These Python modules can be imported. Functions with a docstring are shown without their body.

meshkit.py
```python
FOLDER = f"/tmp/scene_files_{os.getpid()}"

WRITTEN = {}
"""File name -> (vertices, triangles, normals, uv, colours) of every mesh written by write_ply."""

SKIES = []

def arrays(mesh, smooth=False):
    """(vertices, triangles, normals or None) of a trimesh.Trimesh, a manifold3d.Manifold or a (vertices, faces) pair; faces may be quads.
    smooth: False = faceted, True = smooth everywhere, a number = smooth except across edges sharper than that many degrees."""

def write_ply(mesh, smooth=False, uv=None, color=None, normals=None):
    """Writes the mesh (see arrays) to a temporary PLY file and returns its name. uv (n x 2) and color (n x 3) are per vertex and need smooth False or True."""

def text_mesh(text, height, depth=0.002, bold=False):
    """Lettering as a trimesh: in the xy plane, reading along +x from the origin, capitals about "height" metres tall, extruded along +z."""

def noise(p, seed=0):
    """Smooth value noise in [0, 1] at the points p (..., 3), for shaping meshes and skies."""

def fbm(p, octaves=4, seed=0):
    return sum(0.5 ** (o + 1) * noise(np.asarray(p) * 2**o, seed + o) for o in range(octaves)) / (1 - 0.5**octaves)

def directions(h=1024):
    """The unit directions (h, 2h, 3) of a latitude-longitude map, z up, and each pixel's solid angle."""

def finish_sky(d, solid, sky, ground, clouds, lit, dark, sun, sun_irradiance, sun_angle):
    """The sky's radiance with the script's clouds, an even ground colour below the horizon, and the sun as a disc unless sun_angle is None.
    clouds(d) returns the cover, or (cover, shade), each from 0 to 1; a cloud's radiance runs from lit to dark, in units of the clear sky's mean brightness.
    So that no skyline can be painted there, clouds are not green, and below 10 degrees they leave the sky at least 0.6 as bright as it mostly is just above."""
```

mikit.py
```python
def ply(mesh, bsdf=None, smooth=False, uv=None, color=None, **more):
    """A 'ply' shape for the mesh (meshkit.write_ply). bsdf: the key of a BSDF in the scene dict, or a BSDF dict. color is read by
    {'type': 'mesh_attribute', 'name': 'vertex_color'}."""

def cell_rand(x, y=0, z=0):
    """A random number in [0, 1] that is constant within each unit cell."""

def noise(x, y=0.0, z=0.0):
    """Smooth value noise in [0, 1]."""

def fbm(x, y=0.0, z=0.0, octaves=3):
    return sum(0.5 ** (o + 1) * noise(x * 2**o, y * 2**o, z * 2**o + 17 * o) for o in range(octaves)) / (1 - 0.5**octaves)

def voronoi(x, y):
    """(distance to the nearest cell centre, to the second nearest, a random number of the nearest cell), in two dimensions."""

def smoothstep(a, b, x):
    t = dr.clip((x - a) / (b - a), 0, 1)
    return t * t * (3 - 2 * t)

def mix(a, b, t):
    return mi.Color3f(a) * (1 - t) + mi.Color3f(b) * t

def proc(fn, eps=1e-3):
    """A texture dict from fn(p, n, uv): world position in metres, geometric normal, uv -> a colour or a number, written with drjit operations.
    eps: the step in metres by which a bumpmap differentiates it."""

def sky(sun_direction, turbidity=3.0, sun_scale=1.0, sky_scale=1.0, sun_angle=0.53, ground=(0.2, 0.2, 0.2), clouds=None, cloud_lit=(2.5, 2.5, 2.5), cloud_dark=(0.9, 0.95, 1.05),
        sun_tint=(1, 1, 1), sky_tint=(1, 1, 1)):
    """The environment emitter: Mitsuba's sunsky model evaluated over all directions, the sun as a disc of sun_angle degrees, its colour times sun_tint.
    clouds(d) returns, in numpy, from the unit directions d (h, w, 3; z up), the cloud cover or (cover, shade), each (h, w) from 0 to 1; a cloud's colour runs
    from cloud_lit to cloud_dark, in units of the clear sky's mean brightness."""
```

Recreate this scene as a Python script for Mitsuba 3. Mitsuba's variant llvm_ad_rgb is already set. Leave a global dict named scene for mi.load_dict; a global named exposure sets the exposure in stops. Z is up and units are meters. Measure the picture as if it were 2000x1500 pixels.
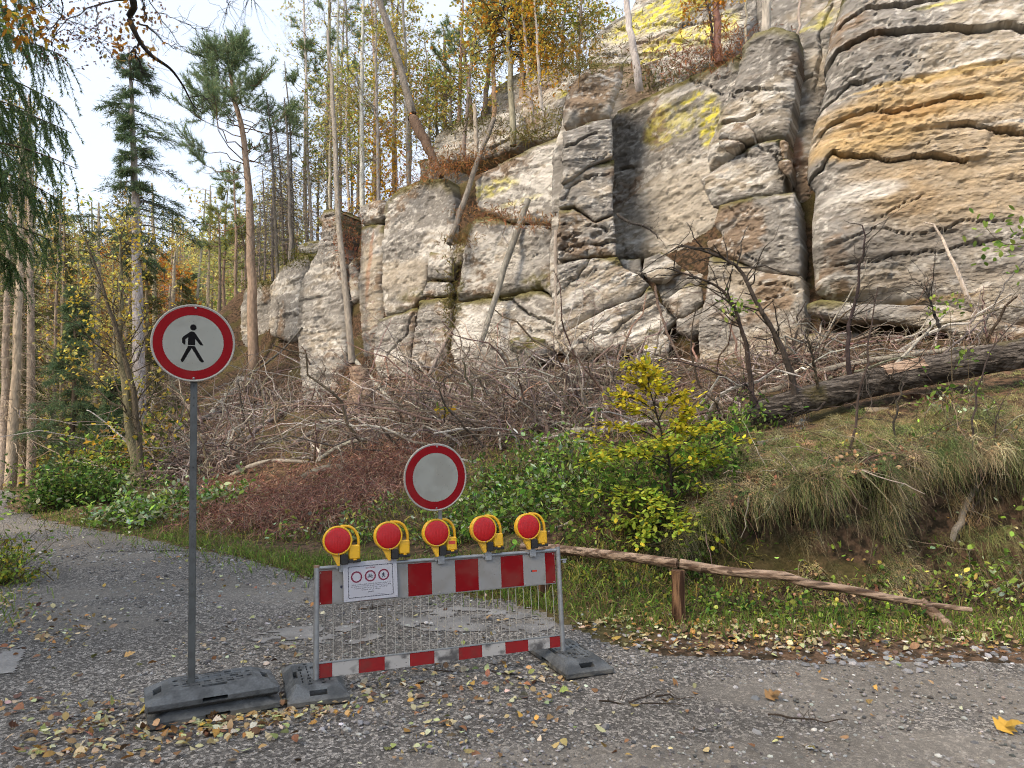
import math, numpy as np, trimesh, mitsuba as mi, mikit, meshkit, shapely
import drjit as dr
from scipy.spatial import cKDTree
from scipy.interpolate import LinearNDInterpolator, NearestNDInterpolator
from scipy.ndimage import gaussian_filter, map_coordinates
T = mi.ScalarTransform4f
scene, labels = {}, {}
rng = np.random.default_rng(7)

# ------------------------------------------------------------------ camera, light, exposure
EYE, PITCH, F = np.array([0, 0, 1.5]), math.radians(4.086), 1400.0      # focal length in pixels of a 2000 px wide picture
FW, UP = np.array([0, math.cos(PITCH), math.sin(PITCH)]), np.array([0, -math.sin(PITCH), math.cos(PITCH)])
scene['camera'] = dict(type='perspective', fov=math.degrees(2 * math.atan(1000 / F)), fov_axis='x', near_clip=0.05, far_clip=900.0,
                       to_world=T().look_at(list(EYE), list(EYE + FW), [0, 0, 1]))
def sky_clouds(d):
    n = meshkit.fbm(d * [2.2, 2.2, 3.5] + 5.0, 4, 3)
    return np.clip(0.80 + 0.5 * (n - 0.45), 0, 1), np.clip(0.30 + 1.6 * (n - 0.5), 0, 0.75)
scene['sky'] = mikit.sky((-0.56, -0.50, 0.68), turbidity=4, sun_scale=0.33, sun_angle=26.0, sky_scale=1.0, clouds=sky_clouds, cloud_lit=(1.36, 1.46, 1.62), cloud_dark=(1.00, 1.11, 1.28), ground=(0.12, 0.11, 0.09))
exposure = 3.2

# ------------------------------------------------------------------ helpers
def ray(px, py):
    px, py = np.asarray(px, float), np.asarray(py, float)
    a, b = (px - 1000) / F, (750 - py) / F
    return np.stack([a, FW[1] + b * UP[1], FW[2] + b * UP[2]], -1)
def at(px, py, Y):
    """The point seen at a pixel of the photograph at the distance Y in front of the lens."""
    d = ray(px, py)
    return EYE + d * (np.asarray(Y) / d[..., 1])[..., None]
def norm(v):
    return v / (np.linalg.norm(v, axis=-1, keepdims=True) + 1e-12)
def fbm(x, y, z=0.0, o=4, seed=0):
    x, y, z = np.broadcast_arrays(x, y, z)
    return meshkit.fbm(np.stack([x, y, z], -1), o, seed)
def sst(a, b, x):
    t = np.clip((x - a) / (b - a), 0, 1)
    return t * t * (3 - 2 * t)
def packed(c, n=None):
    """A colour per piece, kept in the uv of its vertices (see unpack)."""
    c = np.clip(np.atleast_2d(c), 0, 0.99)
    if n is not None:
        c = np.repeat(np.broadcast_to(c, (len(n) if np.ndim(n) else 1, 3)) if np.ndim(n) else c, n, 0)
    return np.stack([np.round(c[:, 0] * 200) + 0.02 + 0.96 * c[:, 1], c[:, 2]], -1)
def unpack(uv):
    r = dr.floor(uv.x)
    return mi.Color3f(r / 200.0, (uv.x - r - 0.02) / 0.96, uv.y)
COUNT = {}
def numbered(name):
    k = COUNT.get(name, 0)
    COUNT[name] = k + 1
    return name if k == 0 else f'{name}_{k:03d}'
def put(name, mesh, mat, parent=None, smooth=False, uv=None, color=None, label=None, cat=None, group=None, kind=None, normals=None):
    key = numbered(name if parent is None else parent + '__' + name)
    scene[key] = mikit.ply(mesh, mat, smooth, uv, color)
    tag(key, label, cat, group, kind)
    return key
def thing(name, label, cat, group=None):
    key = numbered(name)
    tag(key, label, cat, group)
    return key
def tag(key, label=None, cat=None, group=None, kind=None):
    d = {k: v for k, v in dict(label=label, category=cat, group=group, kind=kind).items() if v}
    if d:
        labels[key] = d

class Soup:
    """Collects pieces of geometry with a colour per piece, to be one mesh."""
    def __init__(self):
        self.v, self.f, self.uv, self.n = [], [], [], 0
    def add(self, v, f, uv):
        self.v.append(v); self.f.append(f + self.n); self.uv.append(uv); self.n += len(v)
    def mesh(self):
        return np.vstack(self.v), np.vstack(self.f)
    def put(self, name, mat, parent=None, smooth=False, **k):
        v, f = self.mesh()
        return put(name, trimesh.Trimesh(v, f, process=False), mat, parent, smooth, np.vstack(self.uv), **k)
    def tubes(self, P, R, col, sides=4):
        """P (m, k, 3) curves, R (m, k) radii, col (m, 3) or (3,)."""
        P = np.asarray(P, float)
        if P.ndim == 2: P = P[None]
        m, k, _ = P.shape
        R = np.broadcast_to(np.asarray(R, float), (m, k))
        t = norm(np.gradient(P, axis=1))
        ref = np.where(np.abs(t.mean(1, keepdims=True)[..., 2:]) < 0.8, [0, 0, 1.0], [1.0, 0.2, 0])
        a = norm(np.cross(t, ref)); b = np.cross(t, a)
        th = np.arange(sides) * 2 * np.pi / sides
        V = P[:, :, None] + R[:, :, None, None] * (np.cos(th)[:, None] * a[:, :, None] + np.sin(th)[:, None] * b[:, :, None])
        i, j = np.meshgrid(np.arange(k - 1), np.arange(sides), indexing='ij')
        q = np.stack([i * sides + j, i * sides + (j + 1) % sides, (i + 1) * sides + (j + 1) % sides, (i + 1) * sides + j], -1).reshape(-1, 4)
        tri = np.vstack([q[:, [0, 1, 2]], q[:, [0, 2, 3]]])
        if sides > 3 and k > 1:
            cap = np.array([[0, c + 1, c] for c in range(1, sides - 1)]); tri = np.vstack([tri, cap, (k - 1) * sides + cap[:, ::-1]])
        n = k * sides
        self.add(V.reshape(-1, 3), (tri[None] + (np.arange(m) * n)[:, None, None]).reshape(-1, 3), packed(np.repeat(np.broadcast_to(np.asarray(col, float), (m, 3)), n, 0)))
        return self
    def leaves(self, P, D, N, L, W, col, fold=0.25, shape=None):
        """Leaves at P along D with normal N, length L, width W. shape: rows (along, across) of the half outline, from stalk to tip."""
        P, D = np.asarray(P, float), norm(np.asarray(D, float))
        m = len(P)
        S = norm(np.cross(D, N)); N = np.cross(S, D)
        sh = np.array(shape if shape is not None else [(0.45, 0.5)])
        L, W = np.broadcast_to(L, (m,))[:, None], np.broadcast_to(W, (m,))[:, None]
        rows = [P, P + D * L]
        for (s, w) in sh:
            c = P + D * L * s
            rows += [c + S * W * w + N * W * w * fold, c - S * W * w + N * W * w * fold]
        V = np.stack(rows, 1); n = V.shape[1]; q = len(sh)
        tri = [[0, 2, 3], [1, 2 * q + 1, 2 * q]] if q > 0 else []
        for a in range(q - 1):
            x = 2 + 2 * a
            tri += [[x, x + 2, x + 1], [x + 1, x + 2, x + 3]]
        if q == 1:
            tri = [[0, 2, 1], [0, 1, 3]]
        tri = np.array(tri)
        self.add(V.reshape(-1, 3), (tri[None] + (np.arange(m) * n)[:, None, None]).reshape(-1, 3), packed(np.repeat(np.broadcast_to(np.asarray(col, float), (m, 3)), n, 0)))
        return self
    def blades(self, P, D, L, W, col, bend=0.3, rg=None):
        """Grass blades or needles: narrow triangles bent downwards, two segments."""
        P, D = np.asarray(P, float), norm(np.asarray(D, float))
        m = len(P)
        S = norm(np.cross(D, (rg or rng).normal(size=(m, 3))))
        L, W = np.broadcast_to(L, (m,))[:, None], np.broadcast_to(W, (m,))[:, None]
        mid = P + D * L * 0.55 - [0, 0, 1] * L * bend * 0.15
        tip = P + D * L - [0, 0, 1] * L * bend
        V = np.stack([P - S * W / 2, P + S * W / 2, mid - S * W * 0.36, mid + S * W * 0.36, tip], 1)
        tri = np.array([[0, 1, 3], [0, 3, 2], [2, 3, 4]])
        self.add(V.reshape(-1, 3), (tri[None] + (np.arange(m) * 5)[:, None, None]).reshape(-1, 3), packed(np.repeat(np.broadcast_to(np.asarray(col, float), (m, 3)), 5, 0)))
        return self
    def needles(self, P, D, L, W, col):
        P, D = np.asarray(P, float), norm(np.asarray(D, float))
        m = len(P)
        S = norm(np.cross(D, rng.normal(size=(m, 3))))
        L, W = np.broadcast_to(L, (m,))[:, None], np.broadcast_to(W, (m,))[:, None]
        V = np.stack([P - S * W / 2, P + S * W / 2, P + D * L], 1)
        self.add(V.reshape(-1, 3), np.arange(m * 3).reshape(-1, 3), packed(np.repeat(np.broadcast_to(np.asarray(col, float), (m, 3)), 3, 0)))
        return self

def vary(c, n, s=0.2, hue=0.08, rg=None):
    rg = rg or rng
    return np.clip(np.asarray(c) * np.exp(rg.normal(0, s, (n, 1))) * np.exp(rg.normal(0, hue, (n, 3))), 0.004, 0.95)
def pick(cols, w, n, s=0.2, hue=0.08):
    i = rng.choice(len(cols), n, p=np.array(w) / np.sum(w))
    return vary(np.array(cols)[i], n, s, hue)
def curve(pts, k=8, jitter=0.0, rg=None):
    """A smooth line through points."""
    pts = np.asarray(pts, float)
    s = np.r_[0, np.cumsum(np.linalg.norm(np.diff(pts, axis=0), axis=1))]
    from scipy.interpolate import PchipInterpolator
    t = np.linspace(0, s[-1], k)
    out = np.stack([PchipInterpolator(s, pts[:, c])(t) for c in range(3)], -1)
    if jitter: out[1:-1] += (rg or rng).normal(0, jitter, out[1:-1].shape)
    return out

# ------------------------------------------------------------------ materials
def two(**k):
    return dict(type='twosided', b=dict(type='principled', **k))
def rgb(*c):
    return {'type': 'rgb', 'value': list(c)}
scene['leaf_material'] = dict(type='principledthin', base_color=mikit.proc(lambda p, n, uv: unpack(uv)), diff_trans=0.7, roughness=0.55, spec_trans=0.0, eta=1.33)
scene['litter_material'] = two(base_color=mikit.proc(lambda p, n, uv: unpack(uv)), roughness=0.6, specular=0.35)
def bark_fn(p, n, uv):
    k = mikit.fbm(p.x * 21, p.y * 21, p.z * 5, 3)
    return unpack(uv) * (0.45 + 1.1 * k)
scene['bark_material'] = dict(type='twosided', b=dict(type='bumpmap', arbitrary=mikit.proc(lambda p, n, uv: mikit.fbm(p.x * 45, p.y * 45, p.z * 14, 3), 2e-3), scale=0.02,
                              b=dict(type='principled', base_color=mikit.proc(bark_fn), roughness=0.85, specular=0.25)))
scene['rock_material'] = dict(type='twosided', b=dict(type='bumpmap', arbitrary=mikit.proc(lambda p, n, uv: mikit.fbm(p.x * 16, p.y * 16, p.z * 26, 4), 4e-3), scale=0.055, b=dict(type='principled', base_color={'type': 'mesh_attribute', 'name': 'vertex_color'}, roughness=0.92, specular=0.15)))

# ------------------------------------------------------------------ terrain
CLIFF_X, CLIFF_Y = [200, 480, 600, 700, 900, 1090, 1200, 1380, 1600, 2000, 2300], [48, 34, 26, 24, 20, 17.5, 17.5, 15, 13, 11.5, 10.8]
def cy(px): return np.interp(px, CLIFF_X, CLIFF_Y)
TRACK = shapely.Polygon([(-5, -6), (-4.5, 3), (-4.15, 5), (-4.25, 6), (-5, 7.2), (-6.2, 8.8), (-8, 11), (-10.5, 14), (-14, 17), (-20, 19), (-34, 21), (-34, 24.5), (-16, 21.8), (-12.6, 18.5),
                         (-10.7, 15.5), (-8.2, 12.7), (-5.2, 10.5), (-2.1, 7.5), (-0.9, 7.0), (0.05, 6.35), (0.58, 5.45), (1.07, 5.05), (2.4, 4.85), (3.4, 4.75), (6, 4.8), (14, 5.6), (14, -6)])
def _dense(g, st):
    L = g.exterior; return np.array([L.interpolate(t).coords[0] for t in np.arange(0, L.length, st)])
_e = _dense(TRACK, 0.08)
_e = _e + 0.42 * (np.stack([fbm(_e[:, 0] * 1.1, _e[:, 1] * 1.1, 3, 4, 91), fbm(_e[:, 0] * 1.1, _e[:, 1] * 1.1, 8, 4, 92)], -1) - 0.5)
TRACK = shapely.Polygon(_e).buffer(0); shapely.prepare(TRACK)
ctrl = [(x, y, 0.0) for x in (-6, -4, -2, 0, 2, 4, 7, 12) for y in (-6, -2, 1.5, 3, 4.4)]
ctrl += [(x, y, 0.02) for x, y in [(-3.5, 6), (-2, 5.5), (0, 5.5), (-1.5, 7), (-4, 8), (-6.5, 10.5), (-9, 13), (-12, 16.5), (-16, 20), (-24, 21.5), (-34, 22.5)]]
for px, py, Y in [(1150, 1225, 5.7), (1350, 1205, 5.8), (1500, 1195, 5.9), (1700, 1195, 5.85), (1900, 1190, 5.8), (2150, 1190, 5.8),
                  (1300, 1090, 6.6), (1320, 985, 7.3), (1400, 905, 8.1), (1420, 960, 7.2), (1500, 925, 7.0), (1600, 905, 7.0), (1750, 885, 6.9), (1900, 850, 6.8), (2150, 820, 6.7),
                  (1500, 1120, 6.35), (1700, 1110, 6.3), (1900, 1080, 6.25), (2150, 1060, 6.2),
                  (1450, 850, 8.6), (1600, 835, 8.6), (1800, 800, 8.6), (2000, 770, 8.6), (2200, 740, 8.6),
                  (1100, 1010, 7.4), (1100, 900, 9.6), (1100, 790, 13.5), (1100, 700, 17.6), (1250, 700, 16.2), (1280, 540, 17.2), (1210, 650, 17.4), (1230, 610, 19.0), (1150, 600, 18.6), (1370, 500, 16.2), (1250, 800, 12.5), (1400, 690, 15.2), (1400, 790, 11), (1600, 668, 13.2), (1600, 740, 11), (1800, 655, 12.6), (2000, 640, 11.8), (2200, 620, 11.2),
                  (850, 1075, 8.4), (850, 960, 11), (850, 850, 15), (860, 745, 20.6), (980, 725, 18.8), (650, 1070, 9.0), (650, 960, 13), (650, 860, 18), (660, 785, 24.6), (760, 740, 23), (590, 800, 25.8), (540, 715, 28.2), (592, 700, 28.2), (575, 700, 28.9), (640, 740, 26.0), (560, 690, 29.5), (520, 690, 31.5),
                  (450, 1040, 10.5), (450, 955, 14.8), (450, 850, 21), (450, 760, 28), (480, 690, 33.6), (300, 1010, 12), (300, 960, 15.5), (300, 885, 22), (290, 835, 31), (330, 700, 42),
                  (150, 985, 14.2), (150, 955, 20), (150, 900, 36), (60, 950, 24), (0, 935, 32), (-200, 930, 34), (-500, 960, 26), (100, 870, 50), (0, 860, 60),
                  (30, 1150, 7.4), (-60, 1080, 9.5), (-60, 1000, 16), (-300, 1010, 15), (-700, 1050, 10)]:
    ctrl.append(tuple(at(px, py, Y)))
# the wooded top behind the rocks, and the valley sides
for px, py, off in [(480, 560, 3.5), (560, 520, 4.0), (600, 480, 3.2), (700, 420, 1.8), (800, 380, 2), (900, 345, 2), (1000, 305, 2.2), (1090, 275, 2.4), (1180, 250, 4.8), (1280, 185, 5.0), (1400, 130, 4.2), (1520, 80, 2.8), (1700, -60, 3.0), (2000, -100, 3.0), (2300, -140, 3.0)]:
    p = at(px, py, cy(px) + off); ctrl.append(tuple(p))
    q = at(px, py, cy(px) + off); ctrl.append((p[0] + 2.2, p[1] + 2.2, p[2] + 0.7)); ctrl.append((p[0] + 9, p[1] + 9, p[2] + 4)); ctrl.append((p[0] + 40, p[1] + 40, p[2] + 14))
ctrl += [(-20, 52, 7), (-10, 75, 16), (-40, 70, 7), (-60, 60, 8), (-80, 40, 12), (-60, 25, 5), (-45, 15, 3), (-60, -10, 10), (-14, 5, 0.5), (-25, 5, 1.5), (-14, -8, 0.6), (-30, -20, 4), (40, -30, 2), (40, 0, 1), (-200, 200, 45), (0, 220, 60), (200, 200, 60), (200, -60, 40), (-200, -60, 40), (0, -60, 0), (-80, 110, 24), (-40, 110, 18), (-25, 140, 26)]
ctrl = np.array(ctrl)
gx = np.concatenate([-np.geomspace(215, 17, 26)[:-1], np.arange(-16, 12.01, 0.15), np.geomspace(13, 215, 28)])
gy = np.concatenate([-np.geomspace(65, 4.2, 12)[:-1], np.arange(-3, 40, 0.15), np.geomspace(41, 225, 30)])
RES = 0.2; X0, Y0 = -70.0, -30.0
RX, RY = np.meshgrid(np.arange(X0, 70, RES), np.arange(Y0, 120, RES), indexing='ij')
_lin = LinearNDInterpolator(ctrl[:, :2], ctrl[:, 2])
_Z = _lin(RX, RY); _near = NearestNDInterpolator(ctrl[:, :2], ctrl[:, 2])
_Z = np.where(np.isnan(_Z), _near(RX, RY), _Z)
_Z = gaussian_filter(_Z, 1.3)
_d = np.array(shapely.distance(shapely.points(RX.ravel(), RY.ravel()), TRACK)).reshape(RX.shape)
_Z = _Z * sst(0, 0.5, _d + 0.0) + (1 - sst(0, 0.5, _d)) * np.clip(_Z, -0.02, 0.04 + 0.02 * RY.clip(0, 99) * 0)
rough = sst(0.2, 1.6, _d)
_Z = _Z + rough * (0.42 * (fbm(RX * 0.55, RY * 0.55, 0, 4, 11) - 0.5) + 0.10 * (fbm(RX * 2.1, RY * 2.1, 0, 3, 12) - 0.5)) + 0.03 * (fbm(RX * 0.8, RY * 0.8, 0, 3, 15) - 0.5)
# the washed-out bank beside the track is a mesh of its own (earth_bank); the ground in front of it stays low
def lip_z(x): return np.interp(x, [1.0, 1.5, 2.0, 2.6, 3.4, 4.4, 6.8], [0.20, 0.55, 0.88, 1.08, 1.20, 1.40, 1.6])
def lip_y(x): return 6.62 + 0.55 * (fbm(np.asarray(x) * 1.25, 0.0, 0.0, 3, 61) - 0.5)
_low = sst(0.9, 1.6, RX) * sst(7.2, 6.4, RX) * sst(lip_y(RX) + 0.45, lip_y(RX) + 0.12, RY) * sst(5.4, 5.8, RY)
_Z = _Z * (1 - _low) + np.minimum(_Z, 0.03) * _low
def tz(x, y):
    x, y = np.asarray(x, float), np.asarray(y, float)
    c = np.stack([((x - X0) / RES).ravel(), ((y - Y0) / RES).ravel()])
    z = map_coordinates(_Z, c, order=1, mode='nearest').reshape(x.shape)
    return z
def tnormal(x, y):
    e = 0.15
    return norm(np.stack([tz(x - e, y) - tz(x + e, y), tz(x, y - e) - tz(x, y + e), np.full(np.shape(x), 2 * e)], -1))
def on_track(x, y): return np.array(shapely.contains_xy(TRACK, x, y))
def drop(px, py, ymax=80.0):
    """The first ground point met by the rays through pixels."""
    d = ray(px, py); d = d / d[..., 1:2]
    Y = np.full(d.shape[:-1], np.nan)
    for y in np.concatenate([np.arange(1.5, 14, 0.05), np.arange(14, ymax, 0.15)]):
        p = EYE + d * y
        hit = np.isnan(Y) & (tz(p[..., 0], p[..., 1]) >= p[..., 2])
        Y[hit] = y
    Y = np.where(np.isnan(Y), ymax, Y)
    p = EYE + d * Y[..., None]
    p[..., 2] = tz(p[..., 0], p[..., 1])
    return p
def grid_faces(a, b):
    i, j = np.meshgrid(np.arange(a - 1), np.arange(b - 1), indexing='ij')
    k = (i * b + j).ravel()
    return np.vstack([np.stack([k, k + b, k + b + 1], 1), np.stack([k, k + b + 1, k + 1], 1)])
GX, GY = np.meshgrid(gx, gy, indexing='ij')
far = np.where((np.abs(GX) > 69) | (GY > 119) | (GY < -29), 1.0, 0.0)
GZ = np.where(far > 0, np.where(np.isnan(_lin(GX, GY)), _near(GX, GY), _lin(GX, GY)), tz(GX, GY))
GZ = np.nan_to_num(GZ) - 0.06 * (1 - sst(-0.01, 0.05, np.array(shapely.distance(shapely.points(GX.ravel(), GY.ravel()), TRACK.buffer(-0.12))).reshape(GX.shape)))
def soil_fn(p, n, uv):
    a = mikit.fbm(p.x * 1.3, p.y * 1.3, p.z * 1.3, 3); b = mikit.fbm(p.x * 14, p.y * 14, p.z * 14, 3)
    c = mikit.mix((0.04, 0.030, 0.02), (0.125, 0.080, 0.052), mikit.smoothstep(0.35, 0.62, b))
    c = mikit.mix(c, (0.085, 0.075, 0.03), mikit.smoothstep(0.5, 0.62, a) * 0.7)
    return c * (0.6 + 0.8 * mikit.noise(p.x * 60, p.y * 60, p.z * 60))
scene['soil_material'] = two(base_color=mikit.proc(soil_fn), roughness=0.95, specular=0.1)
put('ground', trimesh.Trimesh(np.stack([GX, GY, GZ], -1).reshape(-1, 3), grid_faces(len(gx), len(gy)), process=False), 'soil_material', smooth=True, kind='structure')

# the gravel track, a sheet of its own with finer relief
def sheet(poly, step, zoff, xr, yr, amp, seed):
    X, Y = np.meshgrid(np.arange(*xr, step), np.arange(*yr, step), indexing='ij')
    inside = shapely.contains_xy(poly, X, Y)
    Z = tz(X, Y) + zoff + amp * (fbm(X * 5, Y * 5, 0, 4, seed) - 0.5)
    f = grid_faces(*X.shape); f = f[inside.ravel()[f].all(1)]
    used = np.unique(f); m = np.full(X.size, -1); m[used] = np.arange(len(used))
    return np.stack([X, Y, Z], -1).reshape(-1, 3)[used], m[f]
def gravel_fn(p, n, uv):
    wx, wy = p.x + 0.02 * mikit.noise(p.x * 9, p.y * 9), p.y + 0.02 * mikit.noise(p.y * 9, p.x * 9, 4)
    f1, f2, r1 = mikit.voronoi(wx * 62, wy * 62)
    g1, g2, r2 = mikit.voronoi(wx * 150, wy * 150)
    big = mikit.fbm(p.x * 0.9, p.y * 0.9, 0, 4)
    fine = mikit.smoothstep(0.47, 0.62, mikit.fbm(p.x * 0.55 + 3.7, p.y * 1.1 + 1.3, 0, 4))      # worn, packed places
    stone = 0.05 + 0.25 * r1 * r1 * (0.5 + r2)
    stone = stone * mikit.smoothstep(0.02, 0.12, f2 - f1) + 0.022
    packed_ = 0.13 + 0.13 * r2 * mikit.noise(p.x * 30, p.y * 30)
    fine = fine * 0.72
    v = stone * (1 - fine) + packed_ * fine
    v = v * (0.7 + 0.6 * big)
    return mikit.mix((1.13, 1.05, 0.97), (1.18, 1.07, 0.94), fine) * v
scene['gravel_material'] = dict(type='twosided', b=dict(type='bumpmap', arbitrary=mikit.proc(lambda p, n, uv: mikit.voronoi(p.x * 62, p.y * 62)[2] * 0.5 + mikit.noise(p.x * 170, p.y * 170), 2e-3), scale=0.006,
                                b=dict(type='principled', base_color=mikit.proc(gravel_fn), roughness=0.8, specular=0.3)))
tv, tf = sheet(TRACK, 0.06, 0.0, (-5.3, 8), (1.2, 9.2), 0.03, 21)
tv2, tf2 = sheet(TRACK.difference(shapely.box(-5.3, 1.2, 8 - 0.06, 9.2 - 0.07)), 0.12, -0.003, (-34, 14), (-6, 24.6), 0.02, 21)
put('gravel_track', trimesh.Trimesh(np.vstack([tv, tv2]), np.vstack([tf, tf2 + len(tv)]), process=False), 'gravel_material', smooth=True, kind='structure')

# the undercut earth bank on the right
bx = np.arange(0.95, 7.2, 0.035); prof_t = np.linspace(0, 1, 46)
def hollow(x): return np.clip(sum(a * np.exp(-((np.asarray(x) - c) / w) ** 4) for c, w, a in [(1.98, .13, .7), (2.42, .20, 1.0), (3.15, .20, 1.0), (4.0, .20, 1.0), (4.75, .15, .8), (5.6, .2, 1.0)]), 0, 1)
def bank_surface(x, t):
    """From the foot (t = 0) up the hollow face over the lip (0.7) and back into the slope (1)."""
    ly, lz = lip_y(x), lip_z(x)
    hol = 0.06 + 0.25 * sst(0.42, 0.68, fbm(x * 1.5, t * 0.8, 4.0, 3, 63)) * sst(1.2, 1.9, x) + 0.85 * hollow(x)
    kt = [0, .12, .30, .50, .62, .70, .78, .88, 1.0]
    fy = [-0.30, 0.02, 0.45, 0.55, 0.25, 0.0, 0.10, 0.35, 0.95]; fz = [0.0, 0.10, 0.30, 0.62, 0.88, 0.95, 1.02, 1.06, 1.12]
    oy = np.interp(t, kt, fy); ozz = np.interp(t, kt, fz)
    inner = sst(0.05, 0.35, t) * sst(0.72, 0.5, t)
    y = ly + oy * np.where(t > 0.7, 1.0, 0.55) + hol * inner * 0.9 - 0.25 * (t < 0.05)
    return np.stack([x, y, lz * ozz], -1)
BXX, BTT = np.meshgrid(bx, prof_t, indexing='ij')
BS = bank_surface(BXX, BTT)
_nb = np.stack([fbm(BS[..., 0] * 4, BS[..., 1] * 4, BS[..., 2] * 4, 4, 65 + k) - 0.5 for k in range(3)], -1)
BS = BS + _nb * np.array([0.10, 0.22, 0.20])
BS[..., 2] = np.where(BTT > 0.9, np.minimum(BS[..., 2], tz(BS[..., 0], BS[..., 1]) + 0.02), BS[..., 2]); BS[:, -1, 2] = tz(BS[:, -1, 0], BS[:, -1, 1]) - 0.12; BS[:, 0, 2] = -0.06
def banksoil_fn(p, n, uv):
    b = mikit.fbm(p.x * 17, p.y * 17, p.z * 17, 4); r = mikit.fbm(p.x * 34, p.y * 34, p.z * 6, 3)
    c = mikit.mix((0.022, 0.017, 0.012), (0.085, 0.06, 0.04), mikit.smoothstep(0.38, 0.62, b))
    return mikit.mix(c, (0.16, 0.125, 0.085), mikit.smoothstep(0.62, 0.68, r) * 0.8)
scene['bank_soil'] = dict(type='twosided', b=dict(type='bumpmap', arbitrary=mikit.proc(lambda p, n, uv: mikit.fbm(p.x * 22, p.y * 22, p.z * 22, 3), 3e-3), scale=0.05, b=dict(type='principled', base_color=mikit.proc(banksoil_fn), roughness=0.95, specular=0.1)))
put('earth_bank', trimesh.Trimesh(BS.reshape(-1, 3), grid_faces(len(bx), len(prof_t)), process=False), 'bank_soil', smooth=True, kind='structure')


BANK = BS
def bank_at(x, t): return BANK[np.clip(np.round((np.asarray(x) - 0.95) / 0.035).astype(int), 0, len(BANK) - 1), np.clip(np.round(np.asarray(t) * 45).astype(int), 0, 45)]

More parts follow.
